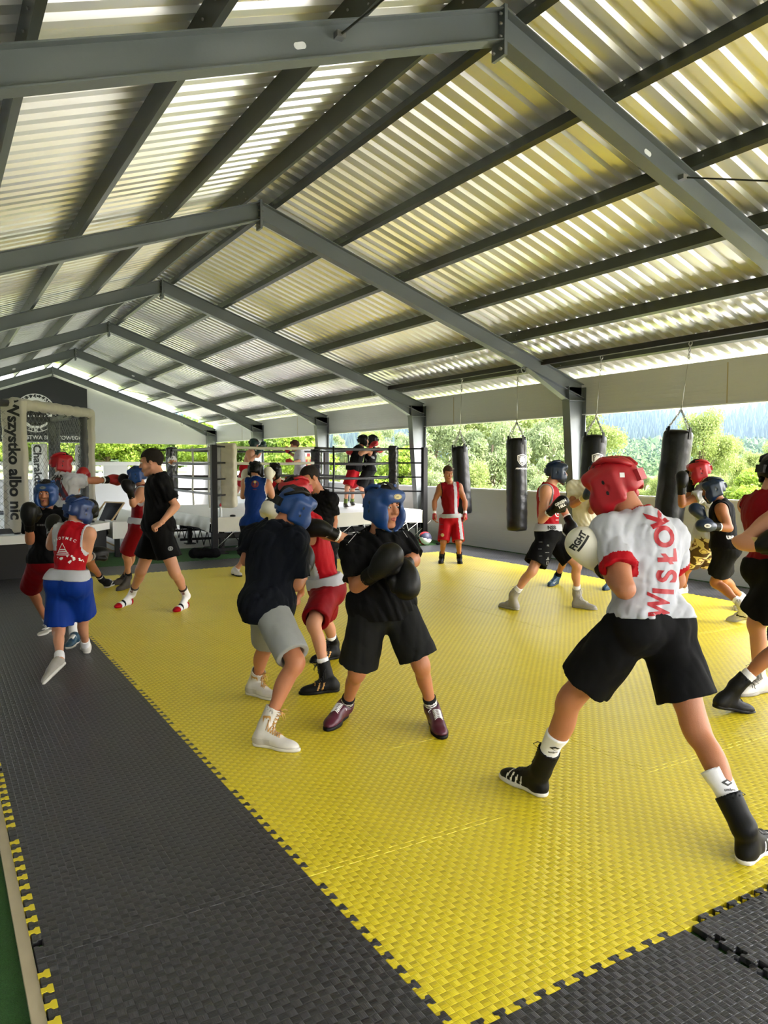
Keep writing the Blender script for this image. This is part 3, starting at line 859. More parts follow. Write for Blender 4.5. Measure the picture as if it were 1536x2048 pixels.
    # ---------------------------------------------------------------- garments
    def shirt(s, m, sleeve=.58, trim=None, hem=.06, fit=.016, collar=None, seed=1, name='t_shirt', amp=.006, paint=(), flare=.02, neckr=.078, ffreq=34):
        S = s.S; A = [(p, .035) for p in s.torso(fit)]
        if sleeve <= 0: amp *= .5
        pv = s.pelvis; c = s.Bc; h = s.Bh
        if hem > 0: A += [(rc(pv + s.spine * .16 * S, pv - h[2] * (hem + .03) * S, .128 * S * s.B + flare * .6, .13 * S * s.B + flare, sq=(h[1], 1.12)), .04), (ell(pv - h[2] * .01 * S, (np.array([.158 * s.B, .122 * s.B, .13]) * S + fit + .014), h), .04), (ell(s.J['hipL'] - h[1] * .04 * S + h[2] * .02 * S, np.array([.098, .108, .108]) * S + fit, h), .04), (ell(s.J['hipR'] - h[1] * .04 * S + h[2] * .02 * S, np.array([.098, .108, .108]) * S + fit, h), .04)]
        paint = list(paint)
        for k in s.hasarm:
            if sleeve > 0:
                a, b = s.J['sh' + k], s.J['el' + k]; d = nrm(b - a); e = a + (b - a) * sleeve
                sl = cut(rc(a - d * .02, a + (b - a) * (sleeve + .12), (.057 * S + fit * .4) * s.arm, (.060 * S + fit * .7) * s.arm), (e, d))
                hole = rc(e - d * .03, e + d * .1, .055 * S * s.arm, .055 * S * s.arm)
                A.append((minus(sl, hole), .03))
                if trim is not None:
                    paint.append(((lambda a, b, e, d: lambda C: ((C - e) @ d > -.034 * S) & ((C - e) @ d < .02) & (np.linalg.norm((C - e) - ((C - e) @ d)[:, None] * d, axis=1) < .09 * S))(a, b, e, d), trim))
        subs = [(rc(s.neck - s.spine * .0 * S + c[1] * .02 * S, s.neck + s.spine * .12 * S, neckr * S * .86, neckr * S), .008)]
        if sleeve <= 0:
            for k, sg in (('L', -1), ('R', 1)):
                sh = s.J['sh' + k]
                subs.append((ell(sh + c[0] * sg * .03 * S - s.spine * .05 * S, np.array([.062, .09, .145]) * S + fit * .5, c), .01))
                subs.append((ell(sh + c[0] * sg * .05 * S, np.array([.06, .1, .11]) * S + fit * .5, c), .01))
        planes = [(pv - h[2] * hem * S, -h[2])]
        if hem < 0: planes = [(pv + s.spine * -hem * S, -s.spine)]
        if collar is not None:
            nk = s.neck; paint.append((lambda C: (np.linalg.norm((C - nk) - ((C - nk) @ s.spine)[:, None] * s.spine - c[1] * .02 * S, axis=1) < (neckr + .016) * S) & (((C - nk) @ s.spine) > -.05 * S), collar))
        if sleeve <= 0 and trim is not None:
            q = [ell(p.c if hasattr(p, 'c') else s.J['sh' + k] + c[0] * sg * .03 * S - s.spine * .05 * S, np.array([.062, .09, .145]) * S + fit * .5 + .012, c) for k, sg in (('L', -1), ('R', 1)) for p in [s]]
            q += [ell(s.J['sh' + k] + c[0] * sg * .05 * S, np.array([.06, .1, .11]) * S + fit * .5 + .012, c) for k, sg in (('L', -1), ('R', 1))]
            paint.append((lambda C: np.min([e.fn(C) for e in q], 0) < 0, trim))
        me = sdf_mesh(name, A, s.res * .95, subs=subs, planes=planes, wr=folds(seed, amp, ffreq, s.spine * .7 + c[0] * .3, .1), mats=[m], paint=paint, base=s.base)
        s.shirto = s.add(name, me); return s.shirto
    def waistband(s, m, z0=-.02, z1=.07, name='waistband', o=.04):
        S = s.S; h = s.Bh; pv = s.pelvis; u = nrm(s.spine * .6 + h[2] * .4)
        A = [(p, .035) for p in s.torso(o)] + [(rc(pv - h[2] * .06 * S, pv + s.spine * .2 * S, .125 * S * s.B + o * .6, .12 * S * s.B + o * .6, sq=(h[1], 1.12)), .04)]
        me = sdf_mesh(name, A, s.res * .9, planes=[(pv + u * z1 * S, u), (pv + u * z0 * S, -u)], mats=[m], base=s.base)
        s.bando = s.add(name, me); return s.bando
    def shorts(s, m, t=.72, r=.1, top=.03, seed=3, amp=.007, trim=None, paint=(), name='shorts', fit=.02, slit=None, hemk=0.0):
        S = s.S; h = s.Bh; pv = s.pelvis; u = nrm(s.spine * .5 + h[2] * .5)
        A = []
        paint = list(paint)
        top_pl = (pv + u * top * S, u)
        A += [(cut(ell(pv - h[2] * .01 * S, np.array([.158 * s.B, .118 * s.B, .12]) * S + fit, h), top_pl), .05),
              (cut(rc(pv - h[2] * .03, pv + s.spine * .12 * S, .13 * S * s.B + fit * .5, .125 * S * s.B + fit * .4, sq=(h[1], 1.1)), top_pl), .04)]
        for k in s.hasleg:
            a, b = s.J['hip' + k], s.J['kn' + k]; d = nrm(b - a); e = a + (b - a) * t
            g = ell(a - h[1] * .045 * S + h[2] * .01, np.array([.09, .09, .1]) * S + fit * .7, h)
            A.append((cut(g, top_pl), .05))
            nn = nrm(d + np.array([0, 0, -1]) * hemk) if hemk else d
            leg = cut(rc(a, a + (b - a) * (t + .15), (.098 * S) * s.B + fit * .5, r * S * s.B * 1.05, sq=None), (e, nn), top_pl)
            hole = rc(e - d * .025, e + d * .12, (r - .022) * S * s.B, (r - .016) * S * s.B)
            A.append((minus(leg, hole, .004), .03))
            if trim is not None:
                paint.append(((lambda e, nn: lambda C: ((C - e) @ nn > -.02 * S) & (np.linalg.norm(C - e, axis=1) < .16 * S))(e, nn), trim))
        dv = np.mean([nrm(s.J['kn' + k] - s.J['hip' + k]) for k in s.hasleg], 0)
        me = sdf_mesh(name, A, s.res * .95, wr=folds(seed, amp * .55, 22, dv, .2), mats=[m], paint=paint, base=s.base)
        s.shortso = s.add(name, me); return s.shortso
    def sock(s, k, m, h0=.16, thick=.007, paint=(), foot=False, rd=1.0):
        S = s.S; kn, an = s.J['kn' + k], s.J['an' + k]; sh = nrm(an - kn); heel, toe, fd = s.feet[k]
        up = an - sh * h0 * S
        A = [(cut(group([rc(kn, an, .047 * S * s.B + thick, .034 * S + thick), ell(kn + sh * .13 * S - nrm(np.cross(np.cross(sh, fd), sh)) * .022 * S, np.array([.046, .044, .115]) * S * np.array([s.B, s.B, 1]) + thick, frame_from(sh, fd))], .02), (up, -sh)), .01), (rc(an - sh * .02, an + sh * .01, .037 * S, .034 * S), .02)]
        if foot: A += [(p, .02) for p in foot_prims(heel, toe, an, S, .004, toes=False)]
        me = sdf_mesh('sock', A, min(s.res, .008), mats=[m], paint=paint, base=s.base)
        return s.add('sock', me)
    def shoe(s, k, m, sole=S_sole, shaft=0.0, sc=1.0, paint=(), lace=None, lace_m=None, name='shoe', toe_m=None):
        S = s.S; heel, toe, fd = s.feet[k]; an = s.J['an' + k]; kn = s.J['kn' + k]; sh = nrm(kn - an)
        up = nrm(np.array([0, 0, 1]) - fd * fd[2]); 
        if np.linalg.norm(an - heel) > .05 and abs(fd[2]) > .3:
            v = an - heel; v = v - fd * (v @ fd); up = nrm(v) if np.linalg.norm(v) > .03 else up
        rt_ = np.cross(fd, up); R = np.array([rt_, fd, up]); L = np.linalg.norm(toe - heel) + .02 * S
        o = heel - fd * .015 * S; q = lambda x, y, z: o + R.T @ np.array([x * S * sc, y * L, z * S * sc])
        h = min(s.res, .0075) if s.D < 7 else min(s.res, .011)
        U = [(ell(q(0, .16, .045), np.array([.036, .045, .05]) * S * sc, R), .02), (rc(q(0, .12, .04), q(0, .62, .036), .036 * S * sc, .038 * S * sc), .02),
             (ell(q(.004, .72, .03), np.array([.046, .075, .036]) * S * sc, R), .02), (ell(q(0, .88, .026), np.array([.036, .05, .024]) * S * sc, R), .02),
             (rc(q(0, .2, .075), q(0, .55, .055), .038 * S * sc, .034 * S * sc), .02)]
        top = an + sh * shaft * S
        ank = rc(q(0, .2, .05), an, .04 * S * sc, .042 * S * sc)
        U += [(ank, .02)]
        if shaft > 0:
            U += [(rc(an + fd * .01, q(0, .42, .055), .042 * S * sc, .034 * S * sc), .02)]
            U += [(cut(rc(an, an + sh * (shaft + .05) * S, .047 * S, .052 * S + shaft * .03), (top, sh)), .02)]
        subs = [(rc(top - sh * .015, top + sh * .06, .040 * S + shaft * .03, .044 * S + shaft * .03), .004)] if shaft > 0 else []
        me = sdf_mesh(name, U, h, subs=subs, planes=[(q(0, 0, .012), -R[2])] + ([(an + sh * .005 * S, sh)] if shaft <= 0 else []), mats=[m], paint=[(lambda C: f(C, q, R, L), mm) for f, mm in paint], base=s.base)
        so = s.add(name, me)
        SO = [(cut(rc(q(0, .12, .02), q(0, .5, .02), .038 * S * sc, .036 * S * sc), (q(0, 0, .0), -R[2]), (q(0, 0, .024), R[2])), .006),
              (cut(ell(q(0, .7, .012), np.array([.05, .09, .045]) * S * sc, R), (q(0, 0, 0), -R[2]), (q(0, 0, .024), R[2])), .006),
              (cut(ell(q(0, .86, .012), np.array([.041, .065, .04]) * S * sc, R), (q(0, 0, 0), -R[2]), (q(0, 0, .022), R[2])), .006)]
        sm = sdf_mesh('sole', SO, h, mats=[sole], base=s.base); link('sole', sm, so)
        if lace is not None:
            mb = MB()
            bmt = bmesh.new(); bmt.from_mesh(me); tr = BVHTree.FromBMesh(bmt); bmt.free()
            def drop(p, n_, o_=.002):
                hcast = tr.ray_cast(Vector(p + n_ * .12 - s.base), Vector(-n_))
                return (np.array(hcast[0]) + s.base + n_ * o_) if hcast[0] is not None else p
            for i, yy in enumerate(np.linspace(.34, .6, 6)):
                for sg in (-1, 1):
                    mb.tube([drop(q(-.024 * sg, yy, .05), R[2]), drop(q(-.012 * sg, yy + .012, .05), R[2], .004), drop(q(0, yy + .024, .05), R[2], .005), drop(q(.012 * sg, yy + .036, .05), R[2], .004), drop(q(.024 * sg, yy + .048, .05), R[2])], .0027, 5)
            if shaft > .03:
                fr = nrm(fd - sh * (fd @ sh)); sd = np.cross(fr, sh)
                for i, tt in enumerate(np.linspace(.1, .9, 5)):
                    c0 = an + sh * shaft * S * tt
                    for sg in (-1, 1):
                        mb.tube([drop(c0 - sd * .024 * sg, fr), drop(c0 - sd * .01 * sg + sh * .004, fr, .004), drop(c0 + sd * .01 * sg + sh * .009, fr, .004), drop(c0 + sd * .024 * sg + sh * .013, fr)], .0027, 5)
            b0 = (an + sh * shaft * S + nrm(fd - sh * (fd @ sh)) * .045 * S) if shaft > .03 else q(0, .3, .09)
            f1 = nrm(fd + np.array([0, 0, .3])); s1 = R[0]
            for sg in (-1, 1):
                mb.tube([b0, b0 + f1 * .02 + s1 * sg * .02, b0 + f1 * .035 + s1 * sg * .035 - np.array([0, 0, .015]), b0 + f1 * .02 + s1 * sg * .02 - np.array([0, 0, .03]), b0], .0025, 5)
                mb.tube([b0, b0 + f1 * .02 + s1 * sg * .01 - np.array([0, 0, .03]), b0 + f1 * .03 + s1 * sg * .012 - np.array([0, 0, .06])], .0022, 5)
            lo = part('laces', mb, lace, so)
        s.shoeq = q; s.shoeR = R
        return so
    def glove(s, k, m, cuff=None, palm=None, stripe=None, thumb_side=1, up=None, sc=1.0, name='boxing_glove', cuffstripe=True):
        S = s.S * sc; wr, hd, el = s.J['wr' + k], s.J['hd' + k], s.J['el' + k]
        y = nrm(hd - wr); fa = nrm(wr - el)
        z = np.array(up if up is not None else [0, 0, 1.]); z = nrm(z - y * (y @ z)); x = np.cross(y, z) * thumb_side
        R = np.array([x, y, z]); q = lambda a, b, c: wr + R.T @ (np.array([a, b, c]) * S)
        h = max(.006, s.res * .85)
        A = [(ell(q(0, .11, 0), np.array([.070, .085, .060]) * S, R), .02), (ell(q(.0, .135, -.024), np.array([.066, .058, .058]) * S, R), .025),
             (rc(q(0, .015, 0), q(0, .07, 0), .045 * S, .056 * S), .02), (ell(q(0, .075, .018), np.array([.060, .08, .046]) * S, R), .02),
             (rc(q(.046, .035, -.02), q(.074, .085, -.034), .025 * S, .027 * S), .008), (rc(q(.074, .085, -.034), q(.056, .13, -.052), .027 * S, .021 * S), .006)]
        pt = []
        if palm is not None: pt.append((lambda C: ((C - wr) @ z) < -.012 * S, palm))
        me = sdf_mesh(name, A, h, mats=[m], paint=pt, base=s.base)
        g = s.add(name, me)
        c0 = wr - fa * .075 * S; A2 = [(cut(rc(c0 - fa * .02, wr + y * .03 * S, .043 * S, .047 * S), (c0, -fa)), .01)]
        cm = cuff or m; pt = []
        if stripe is not None:
            pt.append((lambda C: np.abs(((C - wr) @ fa) + .066 * S) < .009 * S, stripe))
            pt.append((lambda C: np.abs(((C - wr) @ fa) - .012 * S) < .005 * S, stripe))
        cu = link('glove_cuff', sdf_mesh('glove_cuff', A2, h * .8, subs=[(rc(c0 - fa * .05, c0 + fa * .012, .036 * S, .036 * S), .004)], mats=[cm], paint=pt, base=s.base), g)
        s.gq = q; s.gR = R
        return g
    def headgear(s, m, inner=L_black, logo=None, logo_m=None, sc=1.0, strap=True, name='headgear', ear=True, cheek=1.0, back_m=None):
        HS = s.HS * sc; R = s.HB; q = lambda a, b, c: s.head + R.T @ (np.array([a, b, c]) * HS)
        h = max(.0045, s.res * .72)
        A = [(ell(q(0, -.012, .02), np.array([.098, .118, .112]) * HS, R), .02),
             (ell(q(.066, .052, -.052), np.array([.036, .056, .066]) * HS, R), .02), (ell(q(-.066, .052, -.052), np.array([.036, .056, .066]) * HS, R), .02),
             (bx(q(.084, -.005, -.01), np.array([.022, .062, .075]) * HS, R, .02 * HS), .025), (bx(q(-.084, -.005, -.01), np.array([.022, .062, .075]) * HS, R, .02 * HS), .025),
             (bx(q(0, .07, .066), np.array([.078, .036, .032]) * HS, R, .028 * HS), .03), (ell(q(0, -.088, -.018), np.array([.07, .04, .06]) * HS, R), .02),
             (rc(q(.055, .075, -.098), q(.02, .085, -.122), .02 * HS, .016 * HS), .02), (rc(q(-.055, .075, -.098), q(-.02, .085, -.122), .02 * HS, .016 * HS), .02)]
        # face opening, crown opening, neck side
        subs = [(bx(q(0, .13, -.045), np.array([.046, .07, .078]) * HS, R, .03 * HS), .012),
                (ell(q(0, -.02, -.07), np.array([.066, .1, .13]) * HS, R), .008),
                (ell(q(0, .0, .0), np.array([.078, .098, .1]) * HS, R), .006),
                (bx(q(0, -.02, .145), np.array([.058, .075, .045]) * HS, R, .03 * HS), .01)]
        subs += [(ell(q(sg * .117, -.012, -.005), np.array([.016, .012, .018]) * HS, R), .004) for sg in (-1, 1)]
        subs += [(rc(q(0, -.16, -.12), q(0, -.08, -.14), .055 * HS, .055 * HS), .02)]
        me = sdf_mesh(name, A, h, subs=subs, planes=[(q(0, 0, -.142), -R[2]), (q(0, 0, .112), R[2] + R[1] * .12)], mats=[m], paint=[(lambda C: np.linalg.norm(((C - s.head) @ R.T / HS - np.array([0, .0, .0])) / np.array([.083, .103, .105]), axis=1) < 1.0, inner)], base=s.base)
        g = s.add(name, me)
        for sg in (-1, 1):
            for dz in (.024, -.026):
                decal(g, disc2(.5, 12, 1.5), q(sg * .13, -.005, dz), R[1] * sg, R[2], P_black, off=.0015, maxlen=.01, size=.013 * HS, reach=.1)
        mb = MB()                                                      # padded side strap running over the crown to the back
        for sg in (-1, 1):
            pts = [q(sg * .06, .02, .118), q(sg * .07, -.04, .116), q(sg * .062, -.095, .085), q(sg * .03, -.125, .05)]
            mb.tube(pts, [.009 * HS, .012 * HS, .012 * HS, .009 * HS], 8)
            part('side_strap', mb, back_m or m, g); mb = MB()
        # crown straps and back lacing
        mb = MB()
        for pts in ([q(-.07, -.0, .1), q(-.035, .0, .126), q(0, 0, .133), q(.035, 0, .126), q(.07, 0, .1)], [q(0, .075, .095), q(0, .04, .122), q(0, 0, .134), q(0, -.045, .122), q(0, -.085, .095)]):
            for sgn in (0,):
                for i in range(len(pts) - 1):
                    a, b = pts[i], pts[i + 1]; t = nrm(b - a); n_ = nrm((a + b) / 2 - s.head); w = np.cross(t, n_) * .013 * HS
                    mb.add([a - w, a + w, b + w, b - w, a - w + n_ * .006, a + w + n_ * .006, b + w + n_ * .006, b - w + n_ * .006], [(0, 1, 2, 3), (7, 6, 5, 4), (0, 4, 5, 1), (1, 5, 6, 2), (2, 6, 7, 3), (3, 7, 4, 0)])
        st = part('crown_strap', mb, back_m or inner, g)
        mb = MB(); mb.box(q(0, -.132, .0), np.array([.04, .01, .026]) * HS, R); part('back_strap', mb, back_m or m, g)
        if strap:
            mb = MB(); mb.tube([q(.062, .06, -.108), q(.03, .075, -.128), q(0, .08, -.133), q(-.03, .075, -.128), q(-.062, .06, -.108)], .008 * HS, 6); part('chin_strap', mb, inner, g)
        if logo:
            decal(g, disc2(.5, 24, .5), q(0, .1, .068), -R[0], R[2], logo_m or P_white, maxlen=.02, size=.062 * HS)
            decal(g, ring2(.42, .46, 24, sy=.5), q(0, .1, .068), -R[0], R[2], P_black, .0035, .02, .062 * HS)
            for yy_ in ((-.05,) if logo is True else ()): decal(g, (smudge(6, 9)[0] * np.array([.11, .16]) , smudge(6, 9)[1]), q(0, .1, .068), -R[0], R[2], P_black, .004, .01, .05 * HS)
            if isinstance(logo, str): decal(g, text_poly(logo, .03), q(0, .1, .068), -R[0], R[2], P_black, .004, .01, .014 * HS)
        s.hq = q
        return g
    def hair(s, m, style='short', name='hair'):
        HS = s.HS; R = s.HB; q = lambda a, b, c: s.head + R.T @ (np.array([a, b, c]) * HS)
        h = max(.0042, s.res * .6); o = {'buzz': .004, 'short': .010, 'fade': .008, 'mop': .02}[style]
        A = [(ell(q(0, -.012, .032), np.array([.078, .1, .09]) * HS + o, R), .01)]
        if style == 'mop': A += [(ell(q(0, .05, .07), np.array([.07, .05, .04]) * HS, R), .02), (ell(q(.07, 0, .02), np.array([.02, .05, .05]) * HS, R), .02), (ell(q(-.07, 0, .02), np.array([.02, .05, .05]) * HS, R), .02)]
        if style == 'short': A += [(ell(q(0, .035, .088), np.array([.06, .055, .034]) * HS, R), .02)]
        fz = .058 if style != 'mop' else .045
        subs = [(bx(q(0, .11, -.03), np.array([.09, .085, .088 + (0.0)]) * HS, R, .02 * HS), .012), (bx(q(0, .0, -.12), np.array([.12, .06, .115]) * HS, R, .02), .012), (bx(q(0, -.06, -.14), np.array([.12, .09, .09]) * HS, R, .02), .01)]
        me = sdf_mesh(name, A, h, subs=subs, wr=folds(7, .0015, 160, R[2]), mats=[m], base=s.base)
        return s.add(name, me)
def frame_from(axis, fwd):
    z = nrm(axis); y = np.array(fwd, float); y = y - z * (y @ z)
    if np.linalg.norm(y) < 1e-3: y = np.array([1., 0, 0]) - z * z[0]
    y = nrm(y); return np.array([np.cross(y, z), y, z])
def foot_prims(heel, toe, an, S, o=0.0, toes=True):
    fd = nrm(toe - heel); up = nrm(np.array([0, 0, 1]) - fd * fd[2]); r = np.cross(fd, up); L = np.linalg.norm(toe - heel)
    v = an - heel; v = v - fd * (v @ fd)
    if np.linalg.norm(v) > .03 and abs(fd[2]) > .3: up = nrm(v); r = np.cross(fd, up)
    q = lambda x, y, z: heel + fd * y * L + r * x * S + up * z * S
    P = [ell(q(0, .11, .035), np.array([.031, .04, .036]) * S + o, np.array([r, fd, up])), rc(an, q(0, .45, .048), .033 * S + o, .026 * S + o),
         rc(q(0, .4, .04), q(.01, .74, .024), .03 * S + o, .024 * S + o, ), rc(q(0, .15, .028), q(-.01, .74, .022), .026 * S + o, .022 * S + o),
         ell(q(0, .74, .022), np.array([.044, .045, .022]) * S + o, np.array([r, fd, up]))]
    if toes:
        for i, (x, l, w) in enumerate(((.03, .985, .012), (.012, .97, .009), (-.002, .94, .0085), (-.016, .9, .008), (-.03, .86, .008))):
            P.append(rc(q(x, .78, .018), q(x * 1.05, l, .012), w * S, w * S))
    else: P.append(ell(q(0, .88, .018), np.array([.036, .04, .018]) * S + o, np.array([r, fd, up])))
    return P
def join_mesh(a, b):
    bm = bmesh.new(); bm.from_mesh(a)
    names = [m.name for m in a.materials]
    mp = {}
    for i, m in enumerate(b.materials):
        if m.name not in names: a.materials.append(m); names.append(m.name)
        mp[i] = names.index(m.name)
    n0 = len(bm.faces); bm.from_mesh(b); bm.faces.ensure_lookup_table()
    for f in bm.faces[n0:]: f.material_index = mp.get(f.material_index, 0)
    bm.to_mesh(a); bm.free(); bpy.data.meshes.remove(b)
def head_mesh(s):
    HS = s.HS; R = s.HB; q = lambda a, b, c: s.head + R.T @ (np.array([a, b, c]) * HS)
    e = lambda c, r: ell(q(*c), np.array(r) * HS, R)
    A = [(e((0, -.014, .03), (.074, .094, .088)), .02), (e((0, .03, -.025), (.06, .066, .088)), .03), (rc(q(.05, .0, -.06), q(.018, .068, -.108), .022 * HS, .02 * HS), .025),
         (rc(q(-.05, .0, -.06), q(-.018, .068, -.108), .022 * HS, .02 * HS), .025), (e((0, .076, -.106), (.02, .018, .016)), .015),
         (rc(q(0, .09, .012), q(0, .112, -.026), .008 * HS, .0125 * HS), .014), (e((.014, .098, -.032), (.0095, .011, .008)), .008), (e((-.014, .098, -.032), (.0095, .011, .008)), .008),
         (rc(q(-.038, .082, .03), q(.038, .082, .03), .011 * HS, .011 * HS), .014), (e((.04, .064, -.03), (.026, .026, .026)), .02), (e((-.04, .064, -.03), (.026, .026, .026)), .02),
         (e((0, .085, -.066), (.028, .014, .024)), .014),
         (rc(q(0, -.02, -.05), s.neck * .75 + s.head * .25, .054 * HS, .056 * HS), .02)]
    subs = [(e((sg * .031, .1, .008), (.018, .016, .012)), .012) for sg in (-1, 1)]
    h = max(.004, s.res * .55)
    A2 = []
    for sg in (-1, 1):
        A2 += [(e((sg * .076, -.01, .0), (.009, .019, .032)), .006)]
    me = sdf_mesh('head', A + A2, h, subs=subs, mats=[s.skin], base=s.base)
    mb = MB()
    # lips, eyes and brows
    L = sdf_mesh('lips', [(rc(q(-.02, .094, -.063), q(0, .1025, -.060), .0035 * HS, .0052 * HS), .004), (rc(q(.02, .094, -.063), q(0, .1025, -.060), .0035 * HS, .0052 * HS), .004),
                          (rc(q(-.018, .094, -.070), q(0, .1015, -.073), .0035 * HS, .006 * HS), .004), (rc(q(.018, .094, -.070), q(0, .1015, -.073), .0035 * HS, .006 * HS), .004)], .0028, mats=[LIP], base=s.base)
    join_mesh(me, L)
    for sg in (-1, 1):
        ey = sdf_mesh('eye', [(e((sg * .031, .082, .008), (.0125, .0125, .0125)), 0)], .0025, mats=[E_white], paint=[(lambda C: np.linalg.norm(C - q(sg * .031, .0945, .006), axis=1) < .0065 * HS, E_dark)], base=s.base)
        join_mesh(me, ey)
        lid = sdf_mesh('lid', [(cut(e((sg * .031, .0825, .0085), (.0145, .0145, .0140)), (q(0, 0, .0105), -R[2])), 0)], .0028, mats=[s.skin], base=s.base)
        join_mesh(me, lid)
    if getattr(s, 'brow', True):
        br = sdf_mesh('brow', [(rc(q(sg * .016, .0945, .029), q(sg * .044, .086, .032), .0042 * HS, .003 * HS), 0) for sg in (-1, 1)], .003, mats=[H_dark], base=s.base)
        join_mesh(me, br)
    return me
def hand_mesh(s, k, kind):
    """five-fingered hand: 'fist' or 'relaxed'; z is the back of the hand"""
    S = s.S * .98; wr, hd, el = s.J['wr' + k], s.J['hd' + k], s.J['el' + k]
    y = nrm(hd - wr); z0 = np.array(getattr(s, 'handup' + k, [0, 0, 1.])); z = nrm(z0 - y * (y @ z0)); sg = 1 if k == 'L' else -1
    x = np.cross(y, z) * sg                                            # towards the thumb
    q = lambda a, b, c: wr + (x * a + y * b + z * c) * S
    P = [(rc(q(0, -.02, 0), q(0, .02, 0), .026 * S, .025 * S), .01), (bx(q(.0, .052, 0), np.array([.04, .045, .014]) * S, np.array([x, y, z]), .013), .015), (ell(q(.026, .035, -.012), np.array([.02, .032, .016]) * S, np.array([x, y, z])), .012)]
    curl = {'fist': (80, 95, 70), 'relaxed': (28, 34, 26), 'flat': (8, 10, 8)}[kind]
    for i, (fx, ln) in enumerate(((.031, .95), (.011, 1.05), (-.010, .98), (-.029, .8))):
        p = q(fx, .092, 0); a = 0; r0 = .0095 * S
        for j, (l, c) in enumerate(zip((.042, .027, .022), curl)):
            a += math.radians(c); d = y * math.cos(a) - z * math.sin(a) + x * (fx * .8 if kind != 'fist' else 0); d = nrm(d)
            n = p + d * l * ln * S; P.append((rc(p, n, r0, r0 * .9), .003)); p = n; r0 *= .92
    t0 = q(.03, .02, -.006)
    if kind == 'fist': pts = [t0, q(.046, .05, -.018), q(.036, .076, -.04), q(.01, .084, -.046)]
    else: pts = [t0, q(.052, .045, -.012), q(.06, .074, -.02), q(.06, .098, -.026)]
    for a, b, r in zip(pts[:-1], pts[1:], (.0135, .0115, .0098)): P.append((rc(a, b, r * S, r * S * .9), .004))
    return sdf_mesh('hand', P, .0036 if s.D < 10 else .005, mats=[s.skin], base=s.base)
S_white_sock = cloth('white_sock', srgb(232, 232, 236)); S_black_sock = cloth('black_sock', (.012, .012, .014)); H_dark_inner = mat('gear_lining', (.014, .013, .013), .7)
S_green_sock = cloth('green_sock', srgb(112, 132, 70))
S_pale = mat('pale_grey_shoe', srgb(178, 174, 170), .5)
P_wine = mat('wine_print', srgb(110, 30, 40), .6)
L_navy_blue = mat('dark_blue_leather', srgb(22, 48, 100), .36, 0, .06, 20, .12, 120)
P_navy = mat('navy_print', srgb(40, 44, 70), .6)
# ============================================================ OUTDOORS
def grass_mat():
    m = bpy.data.materials.new('meadow_grass'); m.use_nodes = True; n, l = nt(m); b = n['Principled BSDF']
    tc = n.new('ShaderNodeTexCoord'); nz = n.new('ShaderNodeTexNoise'); nz.inputs['Scale'].default_value = .35; nz.inputs['Detail'].default_value = 9; l.new(tc.outputs['Object'], nz.inputs[0])
    rp = n.new('ShaderNodeValToRGB'); e = rp.color_ramp.elements; e[0].position = .3; e[0].color = (*srgb(92, 112, 46), 1); e[1].position = .7; e[1].color = (*srgb(150, 150, 84), 1)
    l.new(nz.outputs[0], rp.inputs[0]); l.new(rp.outputs[0], b.inputs['Base Color']); b.inputs['Roughness'].default_value = .9
    return m
M_grass = grass_mat()
mb = MB(); n_ = 60; gx_ = np.concatenate([np.linspace(-60, XR + .3, 14), np.linspace(XR + 1, 160, 46)]); gy_ = np.concatenate([np.linspace(-60, YF + .6, 20), np.linspace(YF + 1.2, 220, 50)])
def ground_z(x, y):
    z = -.42
    if y > YF + 1.5 and x < 40: z += 1.9 * (1 - math.exp(-((y - YF - 1.5) / 9.0))) * min(1, max(0, (40 - x) / 22))
    if x > 60: z += (x - 60) * .012
    return z
vs = [(x, y, ground_z(x, y) - (.0 if not (-3.2 < x < XR + .3 and -7 < y < YF + .6) else .03)) for x in gx_ for y in gy_]
K = len(gy_); mb.add(vs, [(i * K + j, (i + 1) * K + j, (i + 1) * K + j + 1, i * K + j + 1) for i in range(len(gx_) - 1) for j in range(K - 1)], smooth=True)
o = single('meadow', mb, M_grass, 'sunlit green and yellow grass outside the open hall', 'grass', kind='stuff')

def leaf_mat(name, ca, cb):
    m = bpy.data.materials.new(name); m.use_nodes = True; n, l = nt(m); b = n['Principled BSDF']
    g = n.new('ShaderNodeNewGeometry'); mx = n.new('ShaderNodeMix'); mx.data_type = 'RGBA'
    tc = n.new('ShaderNodeTexCoord'); nz = n.new('ShaderNodeTexNoise'); nz.inputs['Scale'].default_value = 1.1; nz.inputs['Detail'].default_value = 4; l.new(tc.outputs['Object'], nz.inputs[0])
    ad = n.new('ShaderNodeMath'); ad.operation = 'ADD'; l.new(nz.outputs[0], ad.inputs[0]); l.new(g.outputs['Random Per Island'], ad.inputs[1])
    mu = n.new('ShaderNodeMath'); mu.operation = 'MULTIPLY'; mu.inputs[1].default_value = .5; l.new(ad.outputs[0], mu.inputs[0])
    mx.inputs[6].default_value = (*ca, 1); mx.inputs[7].default_value = (*cb, 1); l.new(mu.outputs[0], mx.inputs[0])
    tr = n.new('ShaderNodeBsdfTranslucent'); ms = n.new('ShaderNodeMixShader'); ms.inputs[0].default_value = .45
    l.new(mx.outputs[2], b.inputs['Base Color']); l.new(mx.outputs[2], tr.inputs[0]); b.inputs['Roughness'].default_value = .6
    l.new(b.outputs[0], ms.inputs[1]); l.new(tr.outputs[0], ms.inputs[2]); l.new(ms.outputs[0], n['Material Output'].inputs[0])
    return m
LF = [leaf_mat('willow_leaves', srgb(100, 120, 62), srgb(160, 172, 100)), leaf_mat('silver_willow_leaves', srgb(110, 128, 86), srgb(160, 172, 124)), leaf_mat('bush_leaves', srgb(54, 84, 26), srgb(128, 152, 60)), leaf_mat('lime_leaves', srgb(98, 130, 34), srgb(160, 178, 72))]
M_bark = mat('bark', srgb(96, 84, 66), .9, 0, .2, 6, .5, 40)
